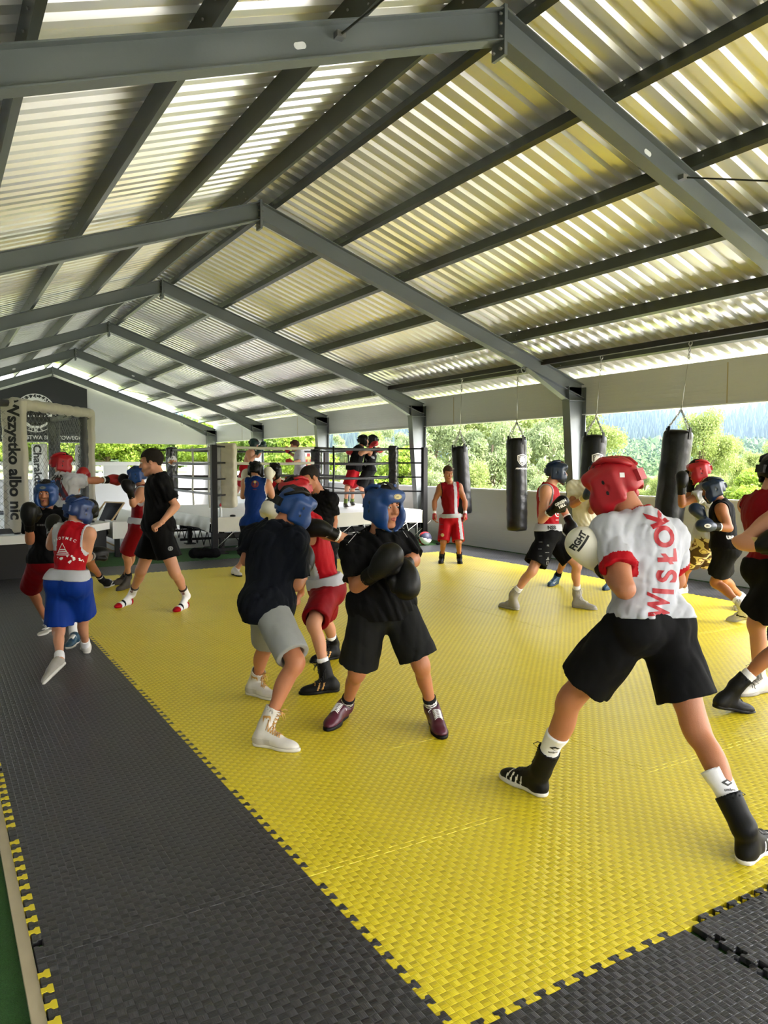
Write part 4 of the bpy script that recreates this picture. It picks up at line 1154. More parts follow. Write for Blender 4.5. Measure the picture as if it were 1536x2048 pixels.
def crown_mesh(seed, n, size, leaf, kind):
    r = np.random.RandomState(seed)
    nb = 26; cs = []
    for i in range(nb):
        a = r.uniform(0, 6.28); h = r.uniform(.22, .95); rad = size[0] * (1 - abs(h - .45) ** 1.7 * 1.4) * r.uniform(.25, .85)
        cs.append((rad * math.cos(a), rad * math.sin(a), h * size[1], r.uniform(.16, .34) * size[0]))
    cs = np.array(cs); k = r.randint(0, nb, n); d = r.normal(size=(n, 3)); d /= np.linalg.norm(d, axis=1)[:, None]
    P = cs[k, :3] + d * (cs[k, 3] * r.uniform(.55, 1.08, n))[:, None] * np.array([1, 1, .9])
    if kind == 'willow': P[:, 2] -= r.exponential(.25, n) * size[1] * .12
    L = leaf * r.uniform(.6, 1.4, n); t = r.normal(size=(n, 3)); t[:, 2] -= .8 if kind == 'willow' else 0; t /= np.linalg.norm(t, axis=1)[:, None]
    s_ = np.cross(t, r.normal(size=(n, 3))); s_ /= np.linalg.norm(s_, axis=1)[:, None]; w = .34 if kind == 'willow' else .62
    V = np.stack([P - t * L[:, None], P + s_ * L[:, None] * w, P + t * L[:, None], P - s_ * L[:, None] * w], 1).reshape(-1, 3)
    me = bpy.data.meshes.new('crown'); me.vertices.add(4 * n); me.vertices.foreach_set('co', V.astype(np.float32).ravel())
    me.loops.add(4 * n); me.loops.foreach_set('vertex_index', np.arange(4 * n, dtype=np.int32)); me.polygons.add(n); me.polygons.foreach_set('loop_start', np.arange(0, 4 * n, 4, dtype=np.int32))
    me.update(calc_edges=True); return me, cs
def tree_proto(name, seed, n, size, leaf, kind, lm):
    root = thing(name, 'x', 'tree', (0, 0, 0)); me, cs = crown_mesh(seed, n, size, leaf, kind); me.materials.append(lm)
    link('foliage', me, root)
    mb = MB(); top = size[1] * .6; mb.tube([(0, 0, -.3), (.08, .03, top * .4), (-.05, .05, top)], [size[1] * .022, size[1] * .016, size[1] * .008], 8); part('trunk', mb, M_bark, root)
    mb = MB()
    for c in cs[:11]: mb.tube([(0, 0, top * .35), tuple(c[:3] * np.array([.45, .45, .7])), tuple(c[:3])], [size[1] * .011, size[1] * .007, .012], 6)
    part('branches', mb, M_bark, root)
    return root
protos = {'w': tree_proto('willow_tree', 1, 21000, (3.6, 9.5), .13, 'willow', LF[0]), 's': tree_proto('willow_tree', 2, 21000, (3.3, 8.5), .12, 'willow', LF[1]),
          'b': tree_proto('leafy_bush', 3, 15000, (2.6, 3.6), .10, 'bush', LF[2]), 'l': tree_proto('leafy_bush', 4, 15000, (2.9, 4.2), .11, 'bush', LF[3])}
used = set()
def plant(kind, x, d, top, label, wid=1.0, rot=0):
    """a tree seen at column x of the view, d metres ahead, its crown top at row top"""
    g = at(x, 928, d); gz_ = ground_z(g[0], g[1]); h = (EYE + (928 - top) / FPX * d) - gz_
    H0 = {'w': 9.3, 's': 8.3, 'b': 3.7, 'l': 4.3}[kind]; s_ = h / H0
    o = protos[kind] if kind not in used else copy_tree(protos[kind]); used.add(kind)
    o.location = (g[0], g[1], gz_); o.rotation_euler = (0, 0, rot); o.scale = (s_ * wid, s_ * wid, s_)
    tag(o, label, 'tree' if kind in 'ws' else 'bush', 'trees and bushes outside the hall')
rT = random.Random(8)
spec = [('s', 862, 27, 770, 'pale willow tree outside, just right of the third column'), ('w', 925, 31, 745, 'willow tree outside behind the leftmost punching bag'), ('s', 985, 26, 790, 'silvery willow tree outside between the two leftmost bags'),
        ('w', 1050, 30, 750, 'willow tree outside behind the second bag from the left'), ('s', 1105, 27, 785, 'silvery willow outside just left of the second column'), ('w', 1150, 30, 775, 'willow tree outside behind the second column'),
        ('s', 885, 19, 905, 'yellow-green bush outside near the standing person in red'), ('w', 950, 20, 925, 'yellow-green bush outside over the parapet between two bags'), ('s', 1065, 19, 915, 'leafy bush outside over the parapet right of the second bag'),
        ('s', 1290, 42, 935, 'low willow thicket outside behind the red headgear'), ('s', 1345, 40, 915, 'low willow outside left of the leaning bag'), ('w', 1402, 36, 822, 'tall pointed light green willow outside behind the leaning bag'), ('w', 1448, 38, 872, 'light green willow outside right of the leaning bag'),
        ('w', 1505, 40, 905, 'light green willow outside at the right edge'), ('s', 1478, 56, 885, 'darker round tree outside on the far meadow, right side'), ('w', 1432, 27, 950, 'bright bush outside above the bent boxer in navy headgear'), ('l', 1520, 26, 945, 'bright bush outside at the far right over the parapet'), ('w', 1560, 38, 880, 'light green willow partly beyond the right edge'),
        ('w', 1255, 26, 948, 'bright bush outside just right of the third bag'), ('w', 1320, 25, 952, 'bright bush outside left of the leaning bag over the parapet'),
        ('s', 790, 36, 850, 'pale willow outside behind the black ring corner pad'), ('w', 745, 42, 858, 'willow outside behind the clinching boxers'), ('s', 690, 40, 868, 'thin pale willow outside left of the clinching boxers'), ('l', 820, 26, 905, 'yellow-green bush outside behind the near right ring post'),
        ('l', 600, 36, 862, 'lime bush outside behind the ring boxer in white'), ('b', 545, 38, 858, 'green bush outside behind the teal headgear'), ('w', 620, 46, 852, 'willow outside left of the fourth column'), ('b', 460, 42, 836, 'dark green bush outside behind the cream ring pad'), ('b', 500, 40, 866, 'green bush outside behind the fifth column'),
        ('b', 395, 44, 836, 'green bush outside behind the left ring ropes'), ('l', 430, 40, 844, 'lime bush outside left of the cream ring pad'), ('b', 340, 46, 840, 'green bush outside above the left ring pad'),
        ('l', 300, 44, 834, 'bright bush behind the far gable opening, above the left onlooker'), ('b', 255, 45, 840, 'green bush behind the far gable opening, centre'), ('l', 215, 43, 836, 'bright lime bush behind the far gable opening'), ('b', 170, 44, 844, 'green bush behind the cage wire, right part'), ('l', 120, 43, 832, 'bright lime bush behind the cage wire, middle'), ('l', 70, 44, 836, 'bright lime bush behind the cage wire, left part'), ('b', 20, 45, 840, 'green bush behind the white cage banner')]
for k, x, d, top, lb in spec: plant(k, x, d, top, lb, rT.uniform(.95, 1.2), rT.uniform(0, 6.28))
# far hills with conifer woods
def hill(name, d0, prof, label, lm, seed, h0, ncone, mcol):
    """ridge line through (column, row) points at distance d0"""
    r = np.random.RandomState(seed); xs = np.array([p[0] for p in prof]); ys = np.array([p[1] for p in prof])
    cols = np.linspace(xs[0], xs[-1], 60); rows = 14; V = []
    for c in cols:
        top = np.interp(c, xs, ys)
        for j in range(rows):
            t = j / (rows - 1); d = d0 * (.55 + .45 * t)
            zt2 = EYE + (928 - top) / FPX * d0; g = at(c, 928, d); z = -1 + (zt2 + 1) * (t ** 1.3) + r.normal() * .4
            V.append((g[0], g[1], z))
    # back slope so that the hill is a solid mass
    F = [(i * rows + j, (i + 1) * rows + j, (i + 1) * rows + j + 1, i * rows + j + 1) for i in range(59) for j in range(rows - 1)]
    o0 = len(V)
    for i, c in enumerate(cols):
        g = at(c, 928, d0 * 1.4); V.append((g[0], g[1], -3))
    F += [(i * rows + rows - 1, (i + 1) * rows + rows - 1, o0 + i + 1, o0 + i) for i in range(59)]
    mb = MB(); mb.add(V, F, smooth=True)
    h = single(name, mb, mcol, label, 'hill')
    VV = []; FF = []
    Vn = np.array(V[:o0]).reshape(60, rows, 3)
    for k in range(ncone):
        i = r.randint(0, 59); j = int((rows - 1) * r.uniform(.15, 1) ** .8 * .999); a, b = r.rand(2)
        p = Vn[i, j] * (1 - a) * (1 - b) + Vn[i + 1, j] * a * (1 - b) + Vn[i, min(j + 1, rows - 1)] * (1 - a) * b + Vn[i + 1, min(j + 1, rows - 1)] * a * b
        hh = h0 * r.uniform(.7, 1.35); rr = hh * r.uniform(.17, .3); o = len(VV); m = 6
        for z0, z1, rf in ((.08, .6, 1), (.38, 1.0, .66)):
            o = len(VV); ph = r.uniform(0, 6)
            for q in range(m): VV.append((p[0] + rr * rf * math.cos(ph + q * 6.283 / m), p[1] + rr * rf * math.sin(ph + q * 6.283 / m), p[2] + hh * z0))
            VV.append((p[0], p[1], p[2] + hh * z1)); FF += [(o + q, o + (q + 1) % m, o + m) for q in range(m)]
    mb = MB(); mb.add(VV, FF)
    return h, mb
M_hill = mat('wooded_hill', srgb(60, 78, 44), .95, 0, .3, .05); M_fir = mat('fir_trees', srgb(30, 50, 34), .95, 0, .35, .08); M_dec = mat('mixed_wood', srgb(64, 88, 44), .95, 0, .3, .08)
h, fm = hill('wooded_hill', 420, [(-200, 850), (200, 850), (640, 880), (760, 872), (860, 866), (1100, 858), (1236, 850), (1300, 846), (1372, 857), (1450, 853), (1540, 836), (1700, 820), (1900, 820)], 'hazy wooded hills on the horizon beyond the meadow', None, 3, 9, 0, M_hill)
single('fir_forest', hill('x', 420, [(-200, 850), (200, 850), (640, 880), (760, 872), (860, 866), (1100, 858), (1236, 850), (1300, 846), (1372, 857), (1450, 853), (1540, 836), (1700, 820), (1900, 820)], 'x', None, 3, 9, 5200, M_hill)[1], M_fir, 'dense fir forest covering the far hills', 'forest', kind='stuff')
bpy.data.objects.remove(bpy.data.objects['x'])
h2, fm2 = hill('low_wooded_slope', 190, [(1150, 905), (1240, 880), (1330, 888), (1400, 900), (1490, 892), (1600, 872), (1800, 860)], 'nearer rounded slope of lighter mixed woods on the right', None, 5, 5, 0, M_hill)
def blobs(seed, n, d0, d1, c0, c1, top):
    r = np.random.RandomState(seed); mb = MB(); bm = bmesh.new(); bmesh.ops.create_icosphere(bm, subdivisions=1, radius=1); V0 = np.array([v.co[:] for v in bm.verts]); F0 = [tuple(v.index for v in f.verts) for f in bm.faces]; bm.free()
    for k in range(n):
        c = r.uniform(c0, c1); d = r.uniform(d0, d1); t = (d - d0) / (d1 - d0); z = EYE + (928 - (955 + (top - 955) * t)) / FPX * d; g = at(c, 928, d); s_ = r.uniform(.9, 2.1)
        q_ = r.normal(size=(70, 3)); q_ /= np.linalg.norm(q_, axis=1)[:, None]; q_ = q_ * s_ * r.uniform(.85, 1.2, (70, 1)) + np.array([g[0], g[1], z - s_ * .4])
        w_ = r.normal(size=(70, 3, 3)) * .3
        mb.add((q_[:, None, :] + w_).reshape(-1, 3), [(3 * i, 3 * i + 1, 3 * i + 2) for i in range(70)])
        mb.add(V0 * np.array([s_, s_, s_ * r.uniform(.8, 1.3)]) * (1 + r.normal(size=(len(V0), 1)) * .16) + np.array([g[0], g[1], z - s_ * .4]), F0)
    return mb
single('deciduous_wood', blobs(4, 2000, 108, 188, 1150, 1640, 885), M_dec, 'rounded light green woods below the fir forest on the right', 'forest', kind='stuff')
# haze in the valley
mb = MB(); mb.span((62, -160, -4), (900, 900, 130))
M_haze = bpy.data.materials.new('valley_haze'); M_haze.use_nodes = True; n, l = nt(M_haze); n.remove(n['Principled BSDF'])
vsn = n.new('ShaderNodeVolumeScatter'); vsn.inputs['Color'].default_value = (.42, .60, .86, 1); vsn.inputs['Density'].default_value = .0009; vsn.inputs['Anisotropy'].default_value = .2; l.new(vsn.outputs[0], n['Material Output'].inputs['Volume'])
single('valley_haze', mb, M_haze, 'pale blue summer haze hanging over the distant valley', 'haze', kind='stuff')
# white rail fence behind the gable
t = thing('rail_fence', 'white rail fence outside on the grass bank behind the gable', 'fence', (0, 33, ground_z(0, 33)))
mb = MB()
for z in (.35, .75, 1.1): mb.span((-2, 33, ground_z(3, 33) + z), (16, 33.05, ground_z(3, 33) + z + .09))
part('rails', mb, M_trimw, t)
for k in range(10):
    mb = MB(); x = -2 + k * 2; mb.span((x, 33.05, ground_z(x, 33) - .3), (x + .1, 33.15, ground_z(3, 33) + 1.25)); part('post', mb, M_trimw, t)
# unseen concrete floor added behind the camera for neutral bounce light
mb = MB(); mb.span((XL - .1, YN - .6, -.32), (XR + .12, -1.35, -.012)); struct('floor', mb, mat('bounce_concrete', srgb(196, 192, 180), .8, 0, .08, 3))
mb = MB(); mb.span((XR + .12, -14, -.5), (26, 9, -.36)); single('bounce_yard', mb, MATS['bounce_concrete'], 'added unseen concrete yard right of the hall that bounces light inside', 'yard', (XR + .12, -14, -.5))  # added slab out of view, reflects sunlight up to the ceiling

# ============================================================ BOXING RING
RX0, RX1, RY0, RY1, RZ = 4.33, 9.03, 13.36, 18.05, .672
M_canvas = mat('white_canvas', srgb(236, 236, 234), .6, 0, .04, 4, .25, 18); M_skirt = mat('cream_vinyl', srgb(206, 204, 190), .42, 0, .04, 5, .35, 14)
M_pad = mat('cream_pad_vinyl', srgb(196, 190, 168), .4, 0, .05, 8, .5, 26); M_padk = mat('black_pad_vinyl', (.012, .012, .014), .22, 0, .1, 10, .9, 22)
ring = thing('boxing_ring', 'raised boxing ring with white canvas, ropes and corner pads', 'boxing ring', (6.7, 15.7, 0))
mb = MB(); mb.span((RX0 + .02, RY0 + .02, RZ - .09), (RX1 - .02, RY1 - .02, RZ)); part('canvas', mb, M_canvas, ring)
mb = MB()
def drape(p0, p1, out, h, seed):
    r = np.random.RandomState(seed); p0 = np.array(p0); p1 = np.array(p1); n = 90; V = []
    for i in range(n):
        t = i / (n - 1); b = p0 + (p1 - p0) * t
        for j in range(6):
            u = j / 5; w = .012 * math.sin(t * 60 + u * 3 + seed) * u + .014 * math.sin(t * 23 + seed * 2) * u
            V.append(b + np.array(out) * (.006 + w + .006 * u) + np.array([0, 0, -h * u - .02 * math.sin(t * 14) * u]))
    F = [(i * 6 + j, i * 6 + j + 1, (i + 1) * 6 + j + 1, (i + 1) * 6 + j) for i in range(n - 1) for j in range(5)]
    mb.add(V, F, smooth=True)
drape((RX0, RY0, RZ + .005), (RX1, RY0, RZ + .005), (0, -1, 0), .25, 1); drape((RX0, RY1, RZ + .005), (RX0, RY0, RZ + .005), (-1, 0, 0), .25, 2); drape((RX1, RY0, RZ + .005), (RX1, RY1, RZ + .005), (1, 0, 0), .25, 3)
part('skirt', mb, M_skirt, ring)
mb = MB()
for y in (RY0 + .12, (RY0 + RY1) / 2, RY1 - .12):
    mb.span((RX0 + .1, y - .04, .30), (RX1 - .1, y + .04, .38)); mb.span((RX0 + .1, y - .03, .05), (RX1 - .1, y + .03, .10))
for x in (RX0 + .12, (RX0 + RX1) / 2, RX1 - .12): mb.span((x - .04, RY0 + .1, .38), (x + .04, RY1 - .1, .46))
part('base_frame', mb, M_black, ring)
for (x, y) in [(RX0 + .3, RY0 + .3), (6.7, RY0 + .3), (RX1 - .3, RY0 + .3), (RX0 + .3, 15.7), (RX1 - .3, 15.7), (RX0 + .3, RY1 - .3), (6.7, RY1 - .3), (RX1 - .3, RY1 - .3), (6.7, 15.7)]:
    mb = MB(); mb.span((x - .04, y - .04, -.02), (x + .04, y + .04, RZ - .1)); mb.span((x - .1, y - .1, -.02), (x + .1, y + .1, 0)); part('leg', mb, M_black, ring)
mb = MB()
for x0 in np.arange(RX0 + .2, RX1 - .4, .42):
    mb.tube([(x0, RY0 + .06, .12), (x0 + .21, RY0 + .06, .4)], .009, 6); mb.tube([(x0 + .21, RY0 + .06, .4), (x0 + .42, RY0 + .06, .12)], .009, 6)
part('truss', mb, M_black, ring); mb = MB()
for y0 in np.arange(RY0 + .2, RY1 - .4, .42):
    mb.tube([(RX0 + .06, y0, .12), (RX0 + .06, y0 + .21, .4)], .009, 6); mb.tube([(RX0 + .06, y0 + .21, .4), (RX0 + .06, y0 + .42, .12)], .009, 6)
part('truss', mb, M_black, ring)
M_cord = mat('white_cord', srgb(210, 210, 205), .7)
for i, (x, w) in enumerate(((RX0 + .12, .04), (RX0 + .6, .5), (6.3, .0), (6.9, .5), (7.5, .3), (8.2, .42), (8.5, .5), (8.78, .2))):
    mb = MB(); mb.tube([(x, RY0 - .03, RZ - .22), (x + w * .4, RY0 + .1, .06)], .006, 6); mb.tube([(x + .35, RY0 - .03, RZ - .22), (x - w * .2, RY0 + .1, .1)], .006, 6); part('lacing_cord', mb, M_cord, ring)
CI = {'nl': (4.80, 13.83), 'nr': (8.50, 13.83), 'fl': (4.80, 17.6), 'fr': (8.50, 17.6)}; CO = {'nl': (RX0 + .06, RY0 - .02), 'nr': (RX1 - .04, RY0 + .02), 'fl': (RX0 + .06, RY1), 'fr': (RX1 - .04, RY1)}
RH = [.40, .70, 1.0, 1.30]
for c in CI:
    x, y = CO[c]; mb = MB(); mb.span((x - .05, y - .05, -.02), (x + .05, y + .05, 2.0)); part('corner_post', mb, M_black, ring)
    xi, yi = CI[c]
    if c == 'fr': pm = M_padk; w = .1
    elif c == 'nr': pm = M_padk; w = .1
    elif c == 'fl': pm = M_padk; w = .1
    else: pm = M_pad; w = .15
    d = nrm(np.array([xi, yi, 0]) - np.array([x, y, 0])); R = np.array([np.cross(d, [0, 0, 1]), d, [0, 0, 1.]])
    me = sdf_mesh('corner_pad', [(bx((xi, yi, RZ + .76), (w + .03, .085, .60), R, .035), .01)], .018, mats=[pm], wr=folds(hash(c) % 50 if False else {'nl': 3, 'nr': 5, 'fl': 7, 'fr': 9}[c], .008, 20, (0, 0, 1), .8), base=wloc(ring)); cp = link('corner_pad', me, ring)
    if c == 'nl':
        me = sdf_mesh('corner_pad', [(bx((xi - .17, yi + .03, RZ + .74), (.055, .06, .58), np.eye(3), .03), .01)], .018, mats=[mat('grey_pad_vinyl', srgb(120, 124, 122), .35, 0, .08, 8, .6, 20)], wr=folds(4, .008, 20, (0, 0, 1), .8), base=wloc(ring)); link('corner_pad', me, ring)
    if c == 'fl':
        decal(cp, disc2(.5, 22), (xi, yi - .3, RZ + 1.05), (1, 0, 0), (0, 0, 1), P_white, maxlen=.05, size=.24, reach=.5); decal(cp, text_poly('404', .06), (xi, yi - .3, RZ + 1.02), (1, 0, 0), (0, 0, 1), mat('orange_print', srgb(196, 120, 60), .5), .006, .05, .14, reach=.5)
    for h_ in RH:
        mb = MB(); mb.tube([(x, y, RZ + h_), (xi, yi, RZ + h_)], .016, 8); part('turnbuckle', mb, M_black, ring)
def rope(a, b, h_, m, sag=.02):
    a = np.array([*(CI[a] if isinstance(a, str) else a), RZ + h_]); b = np.array([*(CI[b] if isinstance(b, str) else b), RZ + h_])
    mb = MB(); mb.tube([a + (b - a) * t - np.array([0, 0, 4 * sag * t * (1 - t)]) for t in np.linspace(0, 1, 12)], .027, 8); part('rope', mb, m, ring)
M_ropew = mat('cream_rope_sleeve', srgb(200, 198, 180), .5); M_ropek = mat('black_rope_sleeve', (.012, .012, .014), .35); M_ropeg = mat('grey_rope_sleeve', srgb(130, 130, 134), .4)
MX = (6.62, 13.83)
for h_ in RH:
    rope('nl', MX, h_, M_ropew if h_ > .5 else M_ropew); rope(MX, 'nr', h_, M_ropek)
    rope('nl', 'fl', h_, M_ropeg); rope('fl', 'fr', h_, M_ropek); rope('nr', 'fr', h_, M_ropek)
for (x, y, m) in ((7.05, 13.83, M_ropek), (4.80, 16.0, M_ropew), (6.3, 17.6, M_ropek), (8.5, 15.9, M_ropek), (4.80, 14.9, M_ropew)):
    mb = MB(); mb.tube([(x, y - .022, RZ + 1.34), (x + .01, y - .024, RZ + .9), (x - .01, y - .024, RZ + .5), (x + .01, y - .02, RZ + .10)], .022, 8); part('rope_spacer', mb, m, ring)
# bottle and small things on the ring apron
def bottle(x, y, z, body, cap, label):
    t = thing('water_bottle', label, 'bottle', (x, y, z))
    mb = MB(); mb.lathe([(0, 0), (.03, 0), (.033, .02), (.033, .13), (.022, .17), (.014, .19), (.014, .2)], (x, y, z), 16); part('bottle_body', mb, body, t)
    mb = MB(); mb.lathe([(.016, .195), (.018, .2), (.018, .23), (.006, .24), (.006, .26), (0, .26)], (x, y, z), 16); part('cap', mb, cap, t)
g = ong(428, 1033, RZ); bottle(4.58, 13.56, RZ, mat('clear_plastic', srgb(214, 216, 218), .2), L_red, 'clear water bottle with red cap on the near left ring corner')
single('mouthguard_case', MB().lathe([(0, 0), (.05, .005), (.055, .02), (.04, .035), (0, .04)], (4.80, 13.52, RZ), 18), L_black, 'small black case lying on the ring apron beside the bottle', 'case', (4.8, 13.52, RZ))
# poster with a crest standing behind the ring
pt = thing('crest_banner', 'white upright banner with red eagle-shaped crest beyond the ring', 'banner', (8.95, 18.35, .0))
mb = MB(); mb.span((8.28, 18.33, .35), (8.98, 18.345, 2.06)); pb = part('banner_panel', mb, P_white, pt)
o = np.array([8.62, 18.33, 1.72]); Ux = np.array([1., 0, 0]); Uz = np.array([0, 0, 1.])
sh2 = [(-.5, .5), (-.3, .55), (-.28, .3), (-.12, .28), (-.1, .5), (.1, .5), (.12, .28), (.28, .3), (.3, .55), (.5, .5), (.5, -.1), (.25, -.45), (0, -.6), (-.25, -.45), (-.5, -.1)]
decal(pb, poly2(sh2), o, Ux, Uz, mat('crest_red', srgb(176, 40, 34), .5), size=.42); decal(pb, text_poly('T', .08), o, Ux, Uz, P_gold, .004, None, .3)
decal(pb, text_poly('SIŁA DLA', .03), o - Uz * .45, Ux, Uz, P_grey, size=.11); decal(pb, text_poly('ŚWIATA', .03), o - Uz * .58, Ux, Uz, P_grey, size=.12); decal(pb, poly2([(-.3, .3), (.3, .3), (0, -.4)]), o - Uz * .78, Ux, Uz, P_wine, size=.12)
mb = MB(); mb.span((8.4, 18.36, -.02), (8.44, 18.40, 2.05)); mb.span((8.82, 18.36, -.02), (8.86, 18.40, 2.05)); part('stand', mb, M_black, pt)

# ball beside the ring
def ball(c, r):
    me = bpy.data.meshes.new('ball'); bm = bmesh.new(); bmesh.ops.create_uvsphere(bm, u_segments=36, v_segments=24, radius=r)
    for f in bm.faces:
        p = f.calc_center_median(); a = math.atan2(p.z * .8 + p.x * .2, p.y); k = int((a + math.pi) / (2 * math.pi) * 6) % 3; f.material_index = k; f.smooth = True
    bm.to_mesh(me); bm.free()
    for m in (P_white, L_red, P_navy): me.materials.append(m)
    return tag(link('ball', me, None, c), 'red, white and navy ball on the turf beside the near right ring corner', 'ball')
b0 = ong(849, 1080, .0); ball((8.72, 12.95, .118), .14)
# shoes left on the turf near the ring corner
def low_box(name, a, b, m, label, cat): single(name, MB().span(a, b), m, label, cat, a)
t = thing('sandal', 'dark sandal lying on the turf right of the ball', 'sandal', (9.1, 12.95, -.02))
me = sdf_mesh('sandal_sole', [(rc((9.02, 12.9, -.005), (9.2, 13.0, -.005), .05, .042, sq=None), .01)], .012, planes=[((0, 0, .012), (0, 0, 1)), ((0, 0, -.021), (0, 0, -1))], mats=[S_black], base=wloc(t)); link('sole', me, t)
mb = MB(); mb.tube([(9.10, 12.88, .0), (9.13, 12.94, .045), (9.17, 13.0, .0)], .014, 8); part('strap', mb, S_black, t)
t = thing('gym_bag', 'black sports bag lying under the near left ring corner', 'bag', (4.1, 13.05, -.02))
me = sdf_mesh('bag_body', [(rc((3.95, 13.12, .08), (4.3, 13.02, .08), .09, .09, sq=(np.array([0, 0, 1.]), 1.15)), .02)], .014, wr=folds(44, .012, 18), mats=[C_black], base=wloc(t)); link('bag_body', me, t)
mb = MB(); mb.tube([(4.03, 13.0, .14), (4.08, 12.96, .2), (4.2, 12.94, .2), (4.24, 12.98, .14)], .008, 6); part('handle', mb, S_black, t)

# ============================================================ PUNCHING BAGS
def chain(mb, a, b, link_len=.045, r=.0035, mi=0):
    a = np.array(a, float); b = np.array(b, float); L = np.linalg.norm(b - a); n = max(2, int(L / (link_len * .72))); d = (b - a) / L
    s1 = nrm(np.cross(d, [.3, .9, .1])); s2 = np.cross(d, s1)
    for i in range(n):
        c = a + d * L * (i + .5) / n; s_ = s1 if i % 2 else s2; h = link_len / 2
        mb.tube([c + d * h * math.cos(t) + s_ * h * .48 * math.sin(t) for t in np.linspace(0, 2 * math.pi, 8, endpoint=False)], r, 4, closed=True, mi=mi)
def shield_logo(o, p, U, V, s_):
    outer = [(-.5, .42), (0, .58), (.5, .42), (.5, -.1), (.3, -.42), (0, -.62), (-.3, -.42), (-.5, -.1)]
    def loop(k0, k1):
        v = []; 
        for x, y in outer + [outer[0]]: v += [(x * k0, y * k0), (x * k1, y * k1)]
        return np.array(v), [(2 * i, 2 * i + 1, 2 * i + 3, 2 * i + 2) for i in range(8)]
    decal(o, loop(1.0, .84), p, U, V, P_white, maxlen=.03, size=s_, reach=.4); decal(o, loop(.72, .62), p, U, V, P_white, maxlen=.03, size=s_, reach=.4)
    decal(o, merge2(poly2([(-.3, -.3), (-.18, -.3), (-.18, .1), (-.1, .2), (.1, .2), (.18, .1), (.18, -.3), (.3, -.3), (.3, .18), (.16, .34), (-.16, .34), (-.3, .18)]), poly2([(-.2, -.08), (.2, -.08), (.2, .02), (-.2, .02)])), p, U, V, P_white, maxlen=.03, size=s_ * .9, reach=.4)
    decal(o, text_poly('ARMAGEDON', .04), np.array(p) - np.array(V) * s_ * .86, U, V, P_white, maxlen=.03, size=s_ * .22, reach=.4)
M_chain = mat('chain_steel', srgb(168, 168, 164), .3, .9)
M_bag = mat('black_bag_vinyl', (.005, .0053, .006), .3, 0, .15, 12, .55, 26, .35)
def bag(top_hook, top, bot, rad, label, logo=None, split=.42):
    top = np.array(top, float); bot = np.array(bot, float); hook = np.array(top_hook, float); ax = nrm(bot - top); L = np.linalg.norm(bot - top)
    t = thing('punching_bag', label, 'punching bag', hook, 'black punching bags')
    R = frame_from(-ax, RT)
    prof = [(0, 0), (rad * .72, 0), (rad * .93, -.018), (rad, -.05), (rad * 1.005, -L * .3), (rad * 1.02, -L * .6), (rad * 1.0, -L + .05), (rad * .9, -L + .01), (rad * .55, -L), (0, -L - .012)]
    vsn_ = 44; mb = MB(); V = []; P2 = []
    zs = []
    for (r0, z0), (r1, z1) in zip(prof[:-1], prof[1:]):
        m = max(1, int(abs(z1 - z0) / .035)) if abs(z1 - z0) > .05 else 2
        for i in range(m): u = i / m; P2.append((r0 + (r1 - r0) * u, z0 + (z1 - z0) * u))
    P2.append(prof[-1]); rr = np.random.RandomState(int(rad * 1e4) + len(label)); ph = rr.uniform(0, 6, 8)
    for r, z in P2:
        for a in np.linspace(0, 2 * math.pi, vsn_, endpoint=False):
            w = 1 + .012 * math.sin(z * 16 + ph[0] + 1.5 * math.sin(a * 2 + ph[1])) + .01 * math.sin(z * 41 + a * 3 + ph[2]) + (.03 * math.sin(a * 11 + ph[3]) * math.exp(z / .07) if z < 0 else 0)
            V.append(top + R.T @ np.array([r * w * math.cos(a), r * w * math.sin(a), z]))
    n_r = len(P2); mb.add(V, [(i * vsn_ + a, (i + 1) * vsn_ + a, (i + 1) * vsn_ + (a + 1) % vsn_, i * vsn_ + (a + 1) % vsn_) for i in range(n_r - 1) for a in range(vsn_)], smooth=True)
    bo = part('bag_body', mb, M_bag, t)
    for a in range(4):
        mb = MB()
        an = a * math.pi / 2 + .5; c = top + R.T @ np.array([rad * 1.0 * math.cos(an), rad * 1.0 * math.sin(an), -.04]); w = R.T @ np.array([-math.sin(an), math.cos(an), 0]); out = R.T @ np.array([math.cos(an), math.sin(an), 0])
        mb.box(c, (.02, .006, .075), np.array([w, out, R[2]])); part('strap_tab', mb, M_black, t)
    sw = top - ax * .0 + nrm(hook - top) * .27
    for a in range(4):
        an = a * math.pi / 2 + .5; c = top + R.T @ np.array([rad * .97 * math.cos(an), rad * .97 * math.sin(an), .03])
        mb = MB(); chain(mb, c, sw, .05, .0042); part('chain', mb, M_chain, t)
    mb = MB(); mb.tube([sw + (.02 * math.cos(a), 0, .02 * math.sin(a)) for a in np.linspace(0, 6.28, 10, endpoint=False)], .005, 6, closed=True); mb.tube([sw, sw + nrm(hook - sw) * .06], .012, 8); part('swivel', mb, M_chain, t)
    mb = MB(); top_ch = hook - np.array([0, 0, .05]); mid = top_ch + (sw - top_ch) * .25
    chain(mb, top_ch, mid, .055, .005); part('chain', mb, M_chain, t)
    mb = MB(); mb.tube([mid, sw + nrm(hook - sw) * .05], .0045, 6); part('cable', mb, M_chain, t)
    mb = MB(); mb.tube([hook + (0, .025 * math.cos(a), -.025 + .03 * math.sin(a)) for a in np.linspace(0, 6.28, 10, endpoint=False)], .006, 6, closed=True); part('shackle', mb, M_chain, t)
    if logo is not None:
        p, U = logo; shield_logo(bo, p, U, -ax, .17)
    return t
XB = 8.56
def hook_at(col): # the hook above this column on the rail
    return None
h1 = np.array([XB, 11.50, 3.245]); h2 = np.array([XB, 9.93, 3.245]); h3 = np.array([XB, 8.07, 3.245]); h4 = np.array([XB, 6.54, 3.245])
def below(px1, py1, ref): d = depth(ref); return at(px1, py1, d)
t1 = below(919, 893, h1); t2 = below(1033, 877, h2); t3 = below(1189, 871, h3); t4 = below(1357, 861, h4)
